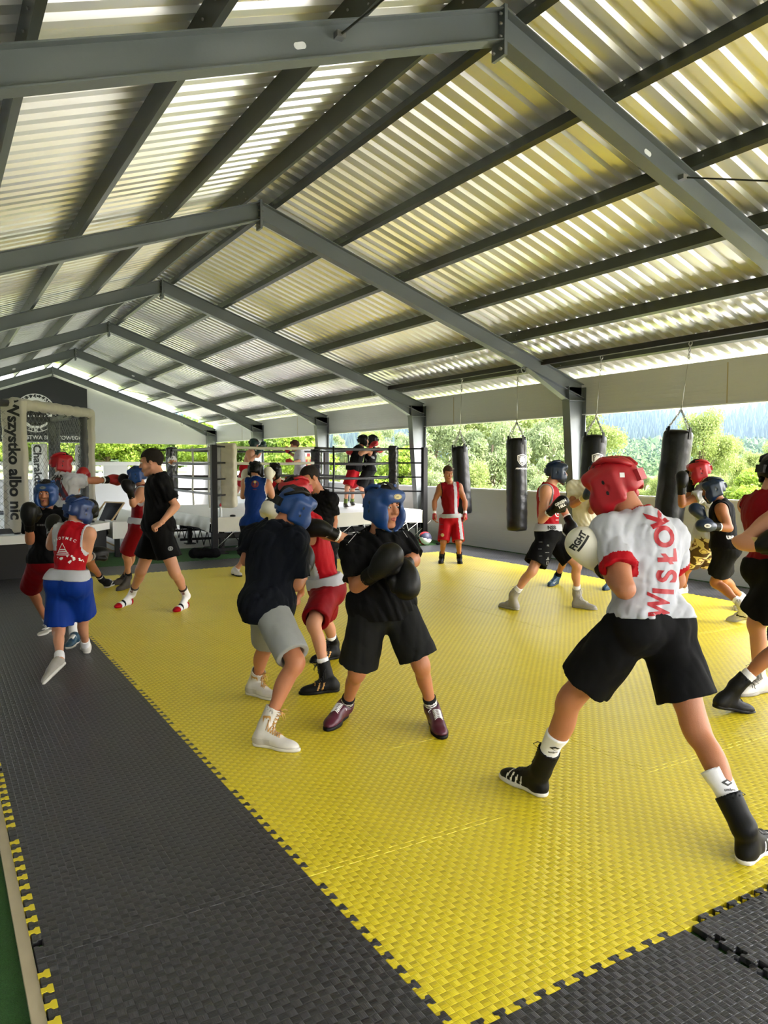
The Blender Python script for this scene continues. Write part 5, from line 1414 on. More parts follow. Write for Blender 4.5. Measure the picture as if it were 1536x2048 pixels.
bag(h1, t1, below(928, 1028, h1), .155, 'black punching bag behind the standing person in red', (t1 + (0, 0, -.27) - np.array([.3, 0, 0]) + RT * -.10, nrm(np.array([.2, -1, 0]))))
bag(h2, t2, below(1034, 1062, h2), .172, 'black punching bag with white shield emblem, hanging free between the columns', (t2 + (0, 0, -.37) - FW * .3 + RT * .07, RT))
bag(h3, t3, below(1180, 1045, h3), .178, 'black punching bag hanging behind the large red headgear', (t3 + (0, 0, -.37) - FW * .3 - RT * .0, RT))
bag(h4, t4, below(1332, 1080, h4 + (0.12, 0, 0)), .185, 'black punching bag swung aside, rightmost of the four')

# ============================================================ CAGE
M_wire = mat('grey_chain_link', srgb(120, 122, 122), .4, .6); M_banner = mat('off_white_banner', srgb(186, 182, 168), .5, 0, .04, 5, .35, 10); M_cpad = mat('dark_post_pad', srgb(62, 64, 66), .5, 0, .06, 10, .3, 20)
V0 = np.array([1.07, 12.30]); s8 = math.hypot(2.429 - 1.07, 14.08 - 12.30); s8 = 2.24
dirs = [np.array([math.sin(a), math.cos(a)]) for a in (math.radians(37 + 0), math.radians(-8), math.radians(-53), math.radians(-98), math.radians(-143), math.radians(172), math.radians(127), math.radians(82))]
OC = [V0]
for d in dirs[:-1]: OC.append(OC[-1] + d * s8)
PZ = .62; TZ = 2.53
cage = thing('fighting_cage', 'octagonal chain-link fighting cage with white padded frame on a platform', 'cage', (np.mean([v[0] for v in OC]), np.mean([v[1] for v in OC]), 0))
mb = MB(); cc = np.mean(OC, 0); mb.prism([(*(cc + (v - cc) * 1.10), PZ - .12) for v in OC][::-1], (0, 0, .12)); part('platform', mb, M_canvas, cage)
mb = MB(); mb.prism([(*(cc + (v - cc) * 1.08), -.02) for v in OC][::-1], (0, 0, PZ - .12 + .02)); part('platform_base', mb, mat('dark_platform_side', srgb(30, 30, 32), .7), cage)
for i, v in enumerate(OC):
    mb = MB(); mb.tube([(*v, PZ), (*v, TZ)], .045, 10); po = part('cage_post', mb, M_cpad, cage)
    w = OC[(i + 1) % 8]
    a, b = np.array([*v, 0.]), np.array([*w, 0.]); d = nrm(b - a)
    mb = MB(); mb.tube([a + (0, 0, TZ), b + (0, 0, TZ)], .055, 10); part('top_rail', mb, M_banner if i == 0 else M_cpad, cage)
    mb = MB(); mb.tube([a + (0, 0, PZ + .05), b + (0, 0, PZ + .05)], .04, 8); part('bottom_rail', mb, M_cpad, cage)
    # the diamond wire of one panel
    mb = MB(); L = s8; H_ = TZ - PZ - .1; st = .085; 
    for k in np.arange(-H_, L, st * 1.35):
        for sg in (1, -1):
            t0 = max(0, -k) ; t1_ = min(H_, L - k)
            if t1_ <= t0: continue
            u0, u1 = k + t0, k + t1_
            if sg < 0: u0, u1 = L - u0, L - u1
            p = a + d * u0 + np.array([0, 0, PZ + .05 + t0]); q = a + d * u1 + np.array([0, 0, PZ + .05 + t1_])
            mb.tube([p, q], .0023, 4, caps=False)
    part('wire_panel', mb, M_wire, cage)
def banner(a, w, z0, z1, txt, U, m, h, tm=P_black, label_name='padded_banner', off=(0, 0, 0), th=.058, rot=True, ts=1.0):
    """upright padded banner; its lettering runs down"""
    c = np.array([a[0], a[1], (z0 + z1) / 2]) + np.array(off); N = np.cross(U, [0, 0, 1.]); R = np.array([U, N, [0, 0, 1.]])
    me = sdf_mesh(label_name, [(bx(c, (w / 2, th, (z1 - z0) / 2), R, .02), .01)], .016, mats=[m], wr=folds(int(w * 100) + 3, .012, 9, (0, 0, 1), .25), base=wloc(cage)); o = link(label_name, me, cage)
    if txt: decal(o, text_poly(txt, .035), c + N * .2 + np.array([0, 0, .1]), (0, 0, -1), U, tm, maxlen=.05, size=h, reach=.4)
    return o
U1 = np.array([*dirs[0], 0]); Nn = np.cross(U1, [0, 0, 1.])
Uc = nrm(RT * 1.0)
banner(V0, .31, .66, TZ + .05, 'Wszystko albo nic', Uc, M_banner, .235)
b1 = OC[1]; banner(b1, .13, .66, TZ + .03, None, Uc, M_banner, .1)
banner(b1 - np.array([*dirs[0]]) * .22, .09, .66, TZ - .08, None, Uc, M_cpad, .1)
banner(OC[2] + np.array([.02, 0]), .2, PZ, TZ - .05, 'Nigdy nie odpuszczaj', Uc, M_cpad, .13)
banner(OC[2] + np.array([.42, -.6]), .17, 1.05, 2.02, 'Zero kompromisów', Uc, P_white, .115)
banner(V0 + np.array([.62, 2.6]), .24, .95, 2.0, 'Charakter', Uc, P_white, .20)
banner(OC[1] + np.array([.0, .02]), .02, 1.5, 2.0, None, Uc, P_black, .1, off=(0.05, -.05, 0)) if False else None
st = thing('padded_stage', 'white padded low stage between the cage and the boxing ring', 'stage', (3.0, 16.2, 0))
mb = MB(); mb.span((2.75, 14.0, PZ - .3), (3.75, 19.2, PZ)); part('stage_top', mb, M_canvas, st)
for x in (2.85, 3.65):
    for y in (14.15, 16.6, 19.05): mb = MB(); mb.span((x - .04, y - .04, -.02), (x + .04, y + .04, PZ - .3)); part('leg', mb, M_black, st)
# white top cover of the near frame
mb = MB(); a = np.array([*OC[0], TZ + .0]); b = np.array([*OC[1], TZ + .0]); 
me = sdf_mesh('top_rail_cover', [(rc(a, b, .075, .075), .01)], .02, wr=folds(5, .012, 12), mats=[M_banner], base=wloc(cage)); link('top_rail_cover', me, cage)
for t_ in np.linspace(.06, .94, 9):
    mb = MB(); p = a + (b - a) * t_; mb.tube([p + (0, 0, -.07), p + Nn * .06 + (0, 0, -.10), p + (0, 0, -.12)], .008, 5); part('lashing', mb, M_black, cage)

# ============================================================ BLACK BANNER ON THE GABLE
YB = YF - .14
bn = thing('gable_banner', 'large black banner with round white bear emblem on the far gable', 'banner', (2.6, YB, 2.4))
mb = MB(); top = lambda x: zt(x) - .30
mb.prism([(-1.6, YB, 2.42), (4.85, YB, 2.42), (4.85, YB, top(4.85)), (XC, YB, top(XC)), (-1.6, YB, top(-1.6))], (0, .02, 0)); pn = part('banner_cloth', mb, mat('anthracite_banner', srgb(42, 44, 48), .55, 0, .05, 2), bn)
o = np.array([2.98, YB - .01, 3.76]); o[0] = gy_x = float((at(71, 826, 1) - CAMP)[0] / (at(71, 826, 1) - CAMP)[1] * YB)
d_ = (at(71, 826, 1) - CAMP); o[2] = EYE + d_[2] / d_[1] * YB
r_ = .66
decal(pn, disc2(r_ * .8, 48), o, Ux, Uz, P_white, off=.004); decal(pn, ring2(r_ * .96, r_, 56), o, Ux, Uz, P_white, off=.004)
decal(pn, arc_text('BIESZCZADY', r_ * .885, math.pi / 2, .235, .15, .03), o, Ux, Uz, P_white, off=.005); decal(pn, arc_text('OMS', r_ * .885, -math.pi / 2, .3, .16, .03, top=False), o, Ux, Uz, P_white, off=.005)
bear = [[(-.36, .36), (-.26, .52), (-.12, .54), (.06, .6), (.2, .58), (.3, .46), (.34, .3), (.46, .1), (.6, -.2), (.5, -.5), (.2, -.66), (-.2, -.66), (-.5, -.4), (-.6, -.1), (-.42, .0), (-.4, .14), (-.3, .18), (-.34, .3)]]
decal(pn, poly2(bear[0]), o, Ux, Uz, P_black, off=.008, size=.66)
decal(pn, poly2([(-.28, .38), (-.2, .46), (.0, .5), (.16, .48), (.24, .36), (.24, .2), (.12, .08), (-.02, .1), (-.16, .16), (-.27, .2), (-.31, .28)]), o, Ux, Uz, P_white, off=.012, size=.66)
decal(pn, poly2([(-.31, .24), (-.24, .3), (-.17, .26), (-.2, .2)]), o, Ux, Uz, P_black, off=.016, size=.66); decal(pn, poly2([(-.1, .34), (-.04, .37), (-.02, .33)]), o, Ux, Uz, P_black, off=.016, size=.66); decal(pn, poly2([(.12, .44), (.2, .53), (.27, .44), (.2, .38)]), o, Ux, Uz, P_grey, off=.016, size=.66)
for i in range(9):
    a_ = -.5 + i * .13; decal(pn, poly2([(a_, -.12 - .02 * (i % 3)), (a_ + .05, -.1), (a_ + .07, -.42), (a_ + .02, -.5)]), o, Ux, Uz, P_white if i % 2 else P_grey, off=.014, size=.66)
tx = text_poly('OŚRODEK MISTRZOSTWA SPORTOWEGO', .03); wd = tx[0][:, 0].max() - tx[0][:, 0].min()
x1 = (lambda p: p[0] / p[1] * YB)(at(166, 874, 1) - CAMP); x0 = (lambda p: p[0] / p[1] * YB)(at(-60, 874, 1) - CAMP)
decal(pn, tx, (( x0 + x1) / 2, YB - .01, EYE + (lambda p: p[2] / p[1] * YB)(at(110, 874, 1) - CAMP)), Ux, Uz, P_white, off=.005, size=(x1 - x0) / wd)

# ============================================================ FOLDING DECK CHAIRS BY THE CAGE
M_wood = mat('pale_beech', srgb(196, 170, 130), .55, 0, .1, 12); M_sling = mat('dark_sling', srgb(20, 22, 26), .7)
def deck_chair(c, ang, label):
    t = thing('deck_chair', label, 'deck chair', (*c, 0), 'folding deck chairs')
    R = np.array([[math.cos(ang), math.sin(ang), 0], [-math.sin(ang), math.cos(ang), 0], [0, 0, 1]]); q = lambda x, y, z: np.array([*c, 0]) + R.T @ np.array([x, y, z - .015])
    for sx in (-.27, .27):
        mb = MB(); mb.tube([q(sx, -.5, .02), q(sx, .35, .95)], .016, 6); part('back_rail', mb, M_wood, t)
        mb = MB(); mb.tube([q(sx * .9, .45, .02), q(sx * .9, -.45, .45)], .016, 6); part('seat_rail', mb, M_wood, t)
    for a, b in ((q(-.27, -.5, .02), q(.27, -.5, .02)), (q(-.27, .35, .95), q(.27, .35, .95)), (q(-.25, .45, .02), q(.25, .45, .02)), (q(-.25, -.45, .45), q(.25, -.45, .45))):
        mb = MB(); mb.tube([a, b], .014, 6); part('crossbar', mb, M_wood, t)
    mb = MB(); V = []
    for i in range(14):
        u = i / 13; y = -.45 + .8 * u; z = .45 + .5 * u - .42 * math.sin(math.pi * u) * (1 - .3 * u)
        V += [q(-.23, y, z), q(.23, y, z), q(-.23, y, z - .006), q(.23, y, z - .006)]
    F = []
    for i in range(13):
        a = 4 * i; F += [(a, a + 1, a + 5, a + 4), (a + 2, a + 6, a + 7, a + 3), (a, a + 4, a + 6, a + 2), (a + 1, a + 3, a + 7, a + 5)]
    mb.add(V, F + [(0, 2, 3, 1), (52, 53, 55, 54)], smooth=True); part('sling', mb, M_sling, t)
p1 = ong(200, 1108); p2 = ong(95, 1112)
deck_chair((p1[0], p1[1]), -1.1, 'folding deck chair with dark sling right of the boy in blue shorts')
deck_chair((p2[0], p2[1]), -1.9, 'folding deck chair with dark sling behind the boy in bright blue headgear')
# ============================================================ THE PEOPLE
def smudge(n=6, seed=1):
    """a printed line too small to read: short blocks in a row"""
    r = np.random.RandomState(seed); x = -n * .5; P = []
    for i in range(n):
        w = r.uniform(.35, .75); P.append(poly2([(x, -.35), (x + w, -.35), (x + w, .35), (x, .35)])); x += w + r.uniform(.15, .4)
    return merge2(*P)
def LG(heel, toe, kn, an=None, **k):
    d = dict(heel=heel, toe=toe, kn=kn); 
    if an: d['an'] = an
    d.update(k); return d
def AR(el, wr, hd, **k): d = dict(el=el, wr=wr, hd=hd); d.update(k); return d
def front_logo(o, p, txt, s, m, U=None, V=None, h=.03, **kw):
    decal(o, text_poly(txt, .03), p, U, V, m, maxlen=.04, size=h, **kw)

def fighter_white_tee():
    p = Person('p', 'person from behind in white t-shirt with upright red lettering, lunging wide in red headgear', 3.45, 1.86, skin='warm', res=.0075)
    p.pose((1292, 1234), (1278, 1044), -160, -158,
           dict(L=LG((1071, 1585), (1024, 1562), (1139, 1402), (1083, 1540)), R=LG((1500, 1717), (1530, 1694), (1393, 1458), (1487, 1655))),
           dict(L=AR((1250, 1178), (1203, 1128), (1177, 1099), es=-1, ws=1), R=AR((1352, 1160), (1262, 1120), (1232, 1095), es=1, ed=.25, wd=.34, hdd=.36)),
           head=(1226, 972), head_yaw=-128, head_pitch=24, head_roll=-4, pd=-.03, nd=.06, hd=.10)
    p.body()
    sh = p.shirt(C_white, .64, C_red, hem=.0, fit=.016, collar=C_red, seed=4, amp=.0065, flare=.03, ffreq=40)
    U = nrm(-p.spine); c = p.Bc
    a = at(1352, 1012 + 25, 3.3); b = at(1322, 1222, 3.3)
    letters = [('K', (1314, 1032), 30), ('O', (1330, 1073), 29), ('Ł', (1336, 1113), 26), ('S', (1334, 1152), 25), ('I', (1328, 1183), 10), ('W', (1318, 1212), 22)]
    up = -nrm(FW * 1.0)
    R_ = RT * 1.0
    # the word runs up the back, letters turned a quarter
    for ch, (x, y), sz in letters:
        o = hp(sh, x, y, 3.3)
        tilt = {'K': .35, 'O': .12, 'Ł': .0, 'S': -.05, 'I': -.1, 'W': -.2}[ch]
        Ud = UP * math.cos(tilt) + -RT * math.sin(tilt); Vd = np.cross(-FW, Ud)
        decal(sh, text_poly(ch, .035, sx=(.86 if ch != 'W' else .62)), o, Ud, Vd, P_red, maxlen=.012, size=.142, reach=.5, off=.002)
    for k, sg in (('L', 1), ('R', -1)):
        p.sock(k, S_white_sock, .235)
        so = p.shoe(k, S_black, shaft=.13, lace=P_black, paint=[(lambda C, q, R, L: (np.abs((((C - q(0, .1, 0)) @ R[1]) / L + (C - q(0, 0, .0)) @ R[2] * .9) % .11 - .055) < .018) & (((C - q(0, 0, 0)) @ R[1]) / L > .42) & (((C - q(0, 0, 0)) @ R[1]) / L < .8) & (((C - q(0, 0, 0)) @ R[2]) < .07) & (((C - q(0, 0, 0)) @ R[2]) > .012), P_white)])
        an = p.J['an' + k]; kn = p.J['kn' + k]; sd = nrm(kn - an); c0 = an + sd * .185
        sk = [o for o in p.root.children if o.name.startswith('sock')][-1]
        dia = merge2(poly2([(-.5, 0), (0, .28), (.5, 0), (0, -.28)])); inn = poly2([(-.25, 0), (0, .12), (.25, 0), (0, -.12)])
        for off in ((0,) if k == 'L' else (0,)):
            decal(sk, dia, c0 - FW * .02, RT, sd, P_black, maxlen=.01, size=.05, reach=.1)
            decal(sk, inn, c0 - FW * .02, RT, sd, P_white, .004, .01, size=.05, reach=.1)
            decal(sk, text_poly('umbro', .02), c0 - FW * .02 - sd * .028, RT, sd, P_black, maxlen=.01, size=.017, reach=.1)
    p.shorts(C_black, .70, .118, top=-.002, amp=.008, fit=.012, seed=9)
    for k in 'RL':
        g = p.glove(k, L_white, stripe=P_black, up=-FW * .8 + UP * .3 - RT * .3, thumb_side=(1 if k == 'L' else 1), sc=1.06)
        if k == 'L':
            Ud = nrm(RT * .55 + UP * .83); Vd = nrm(np.cross(-FW, Ud)); o = hp(g, 1161, 1083, 3.3)
            decal(g, text_poly('FIGHT', .05), o + Vd * .008, Ud, Vd, P_black, maxlen=.012, size=.034, reach=.6)
            decal(g, poly2([(-.5, -.06), (.5, -.06), (.5, .06), (-.5, .06)]), o - Vd * .016, Ud, Vd, P_black, maxlen=.012, size=.085, reach=.6)
            cu = g.children[0]; cc = p.J['wrL'] - nrm(p.J['wrL'] - p.J['elL']) * .03
            decal(cu, poly2([(-.5, -.4), (.5, -.4), (.5, .4), (-.5, .4)]), cc, Ud, Vd, P_black, maxlen=.012, size=.05, reach=.15)
            decal(cu, text_poly('FIT', .05), cc, Vd, -Ud, P_white, .004, .012, .022, reach=.15)
    hg = p.headgear(L_red, H_dark_inner, sc=1.0, back_m=L_red)
    p.hair(H_brown, 'buzz')
    for s_, (a_, b_) in ((1, (.1, .045)),):
        o = p.hq(-.14, -.085, .045); decal(hg, poly2([(-.5, -.5), (.5, -.5), (.5, .5), (-.5, .5)]), hp(hg, 1244, 950, 3.2), RT, UP, P_white, maxlen=.01, size=.022, reach=.6)
    return p

def fighter_dark_tee():
    p = Person('p', 'person crouching mid-mat in blue headgear, black t-shirt, charcoal shorts and black gloves', 4.62, 1.74, skin='warm', res=.0078)
    p.brow = True
    p.pose((766, 1203), (757, 1078), 18, 22,
           dict(R=LG((690, 1432), (655, 1462), (714, 1345), (692, 1412)), L=LG((862, 1437), (890, 1487), (842, 1330), (864, 1418))),
           dict(R=AR((712, 1172), (748, 1148), (768, 1126), es=-1, ws=-1, ed=-.16, wd=-.32, hdd=-.34), L=AR((826, 1120), (806, 1128), (811, 1148), ed=.0, wd=-.24, hdd=-.27)),
           head=(768, 1012), head_yaw=42, head_pitch=6, nd=-.02, hd=-.05)
    p.body()
    sh = p.shirt(C_black, .78, hem=.10, fit=.024, seed=12, amp=.008, flare=.03)
    for pts in ([(693, 1090), (712, 1068), (733, 1060)], [(790, 1062), (806, 1062), (815, 1075)]):
        P = [hp(sh, x, y, 4.5) for x, y in pts]
        for a, b in zip(P[:-1], P[1:]):
            L = np.linalg.norm(b - a); u = nrm(b - a)
            decal(sh, poly2([(-.5, -.012), (.5, -.012), (.5, .012), (-.5, .012)]), (a + b) / 2, u, np.cross(-FW, u), P_white, maxlen=.02, size=L, reach=.7)
    p.shorts(C_char, .86, .118, top=.0, amp=.008, fit=.03, seed=5, name='shorts')
    for k in 'RL':
        p.sock(k, S_black_sock, .115, paint=[((lambda an, sd: lambda C: (np.abs((C - an) @ sd - .078) < .006) | (np.abs((C - an) @ sd - .058) < .006))(p.J['an' + k], nrm(p.J['kn' + k] - p.J['an' + k])), P_white)])
        p.shoe(k, S_wine, sole=S_black, shaft=.045, lace=P_white, paint=[(lambda C, q, R, L: ((C - q(0, 0, 0)) @ R[2] < .042) | (((C - q(0, 0, 0)) @ R[1]) / L > .72), S_navy), (lambda C, q, R, L: ((C - q(0, 0, 0)) @ R[2] < .02), S_black)], sc=1.1)
    for k in 'RL':
        p.glove(k, L_black, up=-FW if k == 'R' else -FW * .6 + RT * .5, sc=1.12)
    p.headgear(L_blue, H_dark_inner, logo=True, logo_m=P_gold, sc=1.08)
    p.hair(H_dark, 'short')
    return p

def fighter_grey_shorts():
    p = Person('p', 'person turned away in blue headgear, navy-black t-shirt, grey shorts and white boots', 4.85, 1.76, skin='warm', res=.0078)
    p.pose((537, 1203), (551, 1062), 105, 148,
           dict(R=LG((513, 1490), (590, 1502), (592, 1325), (531, 1452)), L=LG((498, 1388), (552, 1400), (534, 1288), (511, 1362))),
           dict(L=AR((494, 1120), (520, 1100), (535, 1090), ed=.05, wd=.3, hdd=.38), R=AR((592, 1170), (613, 1137), (610, 1118), ed=.0, wd=.17, hdd=.2)),
           head=(590, 1015), head_yaw=128, head_pitch=22, head_roll=14, nd=.04, hd=.14)
    p.body()
    p.shirt(C_navy, .76, hem=.13, fit=.028, seed=22, amp=.009, flare=.04)
    p.shorts(C_grey, .88, .098, top=.02, amp=.006, fit=.026, seed=25)
    for k in 'RL':
        so = p.shoe(k, S_white, sole=S_sole, shaft=.12, lace=S_gold, paint=[(lambda C, q, R, L: (((C - q(0, 0, 0)) @ R[2] < .055) & (((C - q(0, 0, 0)) @ R[1]) / L < .45)) | (((C - q(0, 0, 0)) @ R[2] < .028)), S_pale)])
        an = p.J['an' + k]; sd = nrm(p.J['kn' + k] - an)
        fang = merge2(poly2([(-.5, .3), (-.38, .42), (.38, .42), (.5, .3), (.42, -.4), (.3, .12), (.1, .2), (.0, .02), (-.1, .2), (-.3, .12), (-.42, -.4)]))
        decal(so, fang, an + sd * .055 - FW * .04 - RT * .01, RT, sd, S_gold, maxlen=.012, size=.05, reach=.1)
    for k in 'LR': p.glove(k, L_black, stripe=P_white, up=-FW * .3 + RT * .7 if k == 'R' else UP)
    hg = p.headgear(L_blue, H_dark_inner, sc=1.06, back_m=L_black)
    p.hair(H_dark, 'short')
    return p

def fighter_red_side():
    p = Person('p', 'person leaning left in red headgear, red vest with white waistband and black boots', 5.95, 1.68, skin='fair', res=.0085)
    p.pose((652, 1172), (610, 1036), -88, -88,
           dict(L=LG((668, 1383), (612, 1388), (627, 1248), (652, 1345)), R=LG((680, 1315), (622, 1326), (648, 1235), (668, 1288))),
           dict(L=AR((692, 1080), (660, 1064), (638, 1057), ed=-.24, wd=-.3, hdd=-.3), R=AR((578, 1066), (556, 1040), (547, 1022), ed=.12, wd=.05, hdd=.0)),
           head=(590, 985), head_yaw=-50, head_pitch=14, nd=-.02, hd=-.04)
    p.body()
    c = p.Bc; pv = p.pelvis
    white_side = [(lambda C: (((C - pv) @ c[1]) > .02) & (((C - pv) @ p.spine) < .34), C_white)]
    p.shirt(C_red, 0, None, hem=-.02, fit=.016, seed=31, paint=white_side, name='boxing_vest', amp=.008)
    p.waistband(C_white, .0, .085)
    p.shorts(C_dred, .86, .102, top=.01, seed=33, trim=None, fit=.03)
    for k in 'LR':
        p.sock(k, S_white_sock, .12)
        p.shoe(k, S_black, sole=S_black, shaft=.09, lace=P_black, paint=[(lambda C, q, R, L: (np.abs((((C - q(0, 0, 0)) @ R[1]) / L + (C - q(0, 0, .0)) @ R[2] * 1.5) % .12 - .06) < .02) & (((C - q(0, 0, 0)) @ R[1]) / L > .4) & (((C - q(0, 0, 0)) @ R[1]) / L < .68) & (((C - q(0, 0, 0)) @ R[2]) > .03) & (((C - q(0, 0, 0)) @ R[2]) < .08), S_gold)], sc=1.05)
        p.glove(k, L_black, palm=L_white if k == 'R' else None, stripe=P_white, up=UP, sc=1.1)
    hg = p.headgear(L_red, H_dark_inner, sc=1.06)
    for i in range(3):
        decal(hg, poly2([(-.12, -.3 + .0), (.12, -.3), (.12, .1 + .2 * i), (-.12, .0 + .2 * i)]), hp(hg, 571 + i * 4, 978, 5.6), nrm(RT * .9 + UP * .3), nrm(UP * .9 - RT * .3), P_white, maxlen=.01, size=.05, reach=.6)
    p.hair(H_dark, 'short')
    return p

def coach_left():
    p = Person('p', 'short-haired person on the left in black t-shirt, black shorts and white socks, watching', 8.5, 1.87, skin='fair', res=.0095, build=1.1)
    p.pose((316, 1048), (318, 953), -70, -66,
           dict(L=LG((381, 1213), (343, 1227), (350, 1145), (373, 1192)), R=LG((268, 1207), (227, 1218), (282, 1142), (264, 1188))),
           dict(L=AR((352, 1012), (322, 1046), (307, 1055), ed=-.12, wd=-.28, hdd=-.32), R=AR((296, 1005), (290, 1040), (284, 1056), ed=.1, wd=.0, hdd=-.02)),
           head=(303, 924), head_yaw=-86, head_pitch=10, nd=0, hd=0)
    p.HS *= 1.13
    p.handupL = -FW * .6 + UP
    p.body(hands={'L': 'fist', 'R': 'fist'})
    p.shirt(C_black, .72, hem=.08, fit=.02, seed=41, flare=.02)
    sho = p.shorts(C_black, .66, .112, top=.02, seed=43, fit=.025, hemk=.5)
    for k in 'LR':
        heel, toe, fd = p.feet[k]; L = np.linalg.norm(toe - heel); an = p.J['an' + k]; sd = nrm(p.J['kn' + k] - an)
        p.sock(k, S_white_sock, .15, foot=True, paint=[((lambda h, f, L: lambda C: ((C - h) @ f / L > .8))(heel, fd, L), C_red), ((lambda h, f, L: lambda C: ((C - h) @ f / L < .16) & (C[:, 2] < .075))(heel, fd, L), C_red),
              ((lambda h, f, L: lambda C: (np.abs((C - h) @ f / L - .58) < .05))(heel, fd, L), C_navy), ((lambda a, s_: lambda C: ((C - a) @ s_ > .135))(an, sd), P_black)])
        sk = [o for o in p.root.children if o.name.startswith('sock')][-1]
        decal(sk, text_poly('BULL', .05), an + sd * .09 - FW * .06, sd, np.cross(-FW, sd), P_wine, maxlen=.02, size=.04, reach=.2)
    decal(sho, merge2(ring2(.3, .5, 16), poly2([(-.15, -.3), (.15, -.3), (.2, .25), (-.2, .25)])), hp(sho, 341, 1097, 8.2), RT, UP, P_grey, maxlen=.03, size=.05, reach=.7)
    p.hair(H_dark, 'fade')
    return p

def coach_middle():
    p = Person('p', 'barefoot short-haired person in black t-shirt bending forward behind the sparring pair', 8.55, 1.8, skin='warm', res=.0095, build=1.08)
    p.pose((640, 1085), (641, 988), -40, -42,
           dict(R=LG((601, 1206), (579, 1218), (604, 1145), (602, 1186)), L=LG((655, 1215), (640, 1226), (652, 1150))),
           dict(L=AR((668, 1042), (660, 1082), (652, 1096), ed=-.02, wd=-.1, hdd=-.12), R=AR((612, 1030), (602, 1058), (598, 1072), ed=-.05, wd=-.15, hdd=-.2)),
           head=(619, 956), head_yaw=-52, head_pitch=24, nd=-.04, hd=-.12)
    p.HS *= 1.1
    p.barefoot = True
    p.body(hands={'L': 'relaxed', 'R': 'relaxed'})
    sh = p.shirt(C_black, .62, hem=.05, fit=.02, seed=51)
    decal(sh, smudge(6, 3), hp(sh, 631, 987, 8.2), RT, UP, P_grey, maxlen=.03, size=.02, reach=.7)
    p.shorts(C_black, .7, .11, seed=53)
    p.hair(H_dark, 'buzz')
    return p

def boxer_blue_back():
    p = Person('p', 'person from behind in royal blue vest and black shorts with white gloves raised', 11.2, 1.74, skin='fair', res=.011)
    p.pose((508, 1046), (513, 958), 175, 178,
           dict(L=LG((463, 1148), (484, 1154), (498, 1105), (473, 1138)), R=LG((520, 1150), (530, 1145), (520, 1105))),
           dict(L=AR((486, 993), (489, 962), (492, 948), ed=.1, wd=.22, hdd=.24), R=AR((544, 992), (539, 958), (537, 946), ed=.08, wd=.15, hdd=.16)),
           head=(511, 940), head_yaw=170, head_pitch=8, nd=.04, hd=.1)
    p.body()
    sh = p.shirt(C_royal, 0, C_white, hem=.05, fit=.016, seed=61, collar=C_white, name='boxing_vest')
    o = hp(sh, 510, 968, 10.6)
    decal(sh, merge2(ring2(.32, .5, 20), poly2([(-.2, -.3), (.2, -.3), (.15, .2), (-.15, .2)])), o, RT, UP, P_wine, maxlen=.03, size=.11, reach=1.2)
    decal(sh, merge2(disc2(.5, 14)), o + UP * .03, RT, UP, P_gold, .004, .03, size=.04, reach=1.2)
    decal(sh, smudge(4, 4), o - UP * .08, RT, UP, P_wine, maxlen=.03, size=.014, reach=1.2)
    p.shorts(C_black, .8, .11, top=.02, seed=63)
    for k in 'LR':
        p.shoe(k, S_white, sole=S_black, shaft=.05)
        p.glove(k, L_white, up=-FW, sc=1.0)
    p.headgear(L_black, H_dark_inner, sc=1.02); p.hair(H_dark, 'short')
    return p

def boxer_red_sleeves():
    p = Person('p', 'person facing camera in dark headgear and red and black top, behind the blue vest', 12.3, 1.75, skin='warm', res=.012)
    p.pose((560, 1046), (557, 966), 8, 10,
           dict(R=LG((548, 1130), (545, 1134), (549, 1092)), L=LG((575, 1128), (577, 1134), (572, 1090))),
           dict(R=AR((541, 990), (552, 985), (557, 978), ed=-.1, wd=-.25, hdd=-.3), L=AR((588, 984), (575, 990), (566, 988), ed=-.05, wd=-.22, hdd=-.25)),
           head=(549, 942), head_yaw=-12, head_pitch=14, nd=0, hd=-.05)
    p.body()
    nk, sp = p.neck, p.spine
    p.shirt(C_red, .8, None, hem=.05, fit=.02, seed=66, paint=[(lambda C: ((C - nk) @ sp < -.14) & (np.abs((C - nk) @ p.Bc[0]) < .2), C_black)])
    p.shorts(C_black, .8, .11)
    for k in 'LR': p.shoe(k, S_black, sole=S_black, shaft=.05); p.glove(k, L_black, up=-FW)
    p.headgear(L_black, H_dark_inner, sc=1.02); p.hair(H_dark, 'short')
    return p

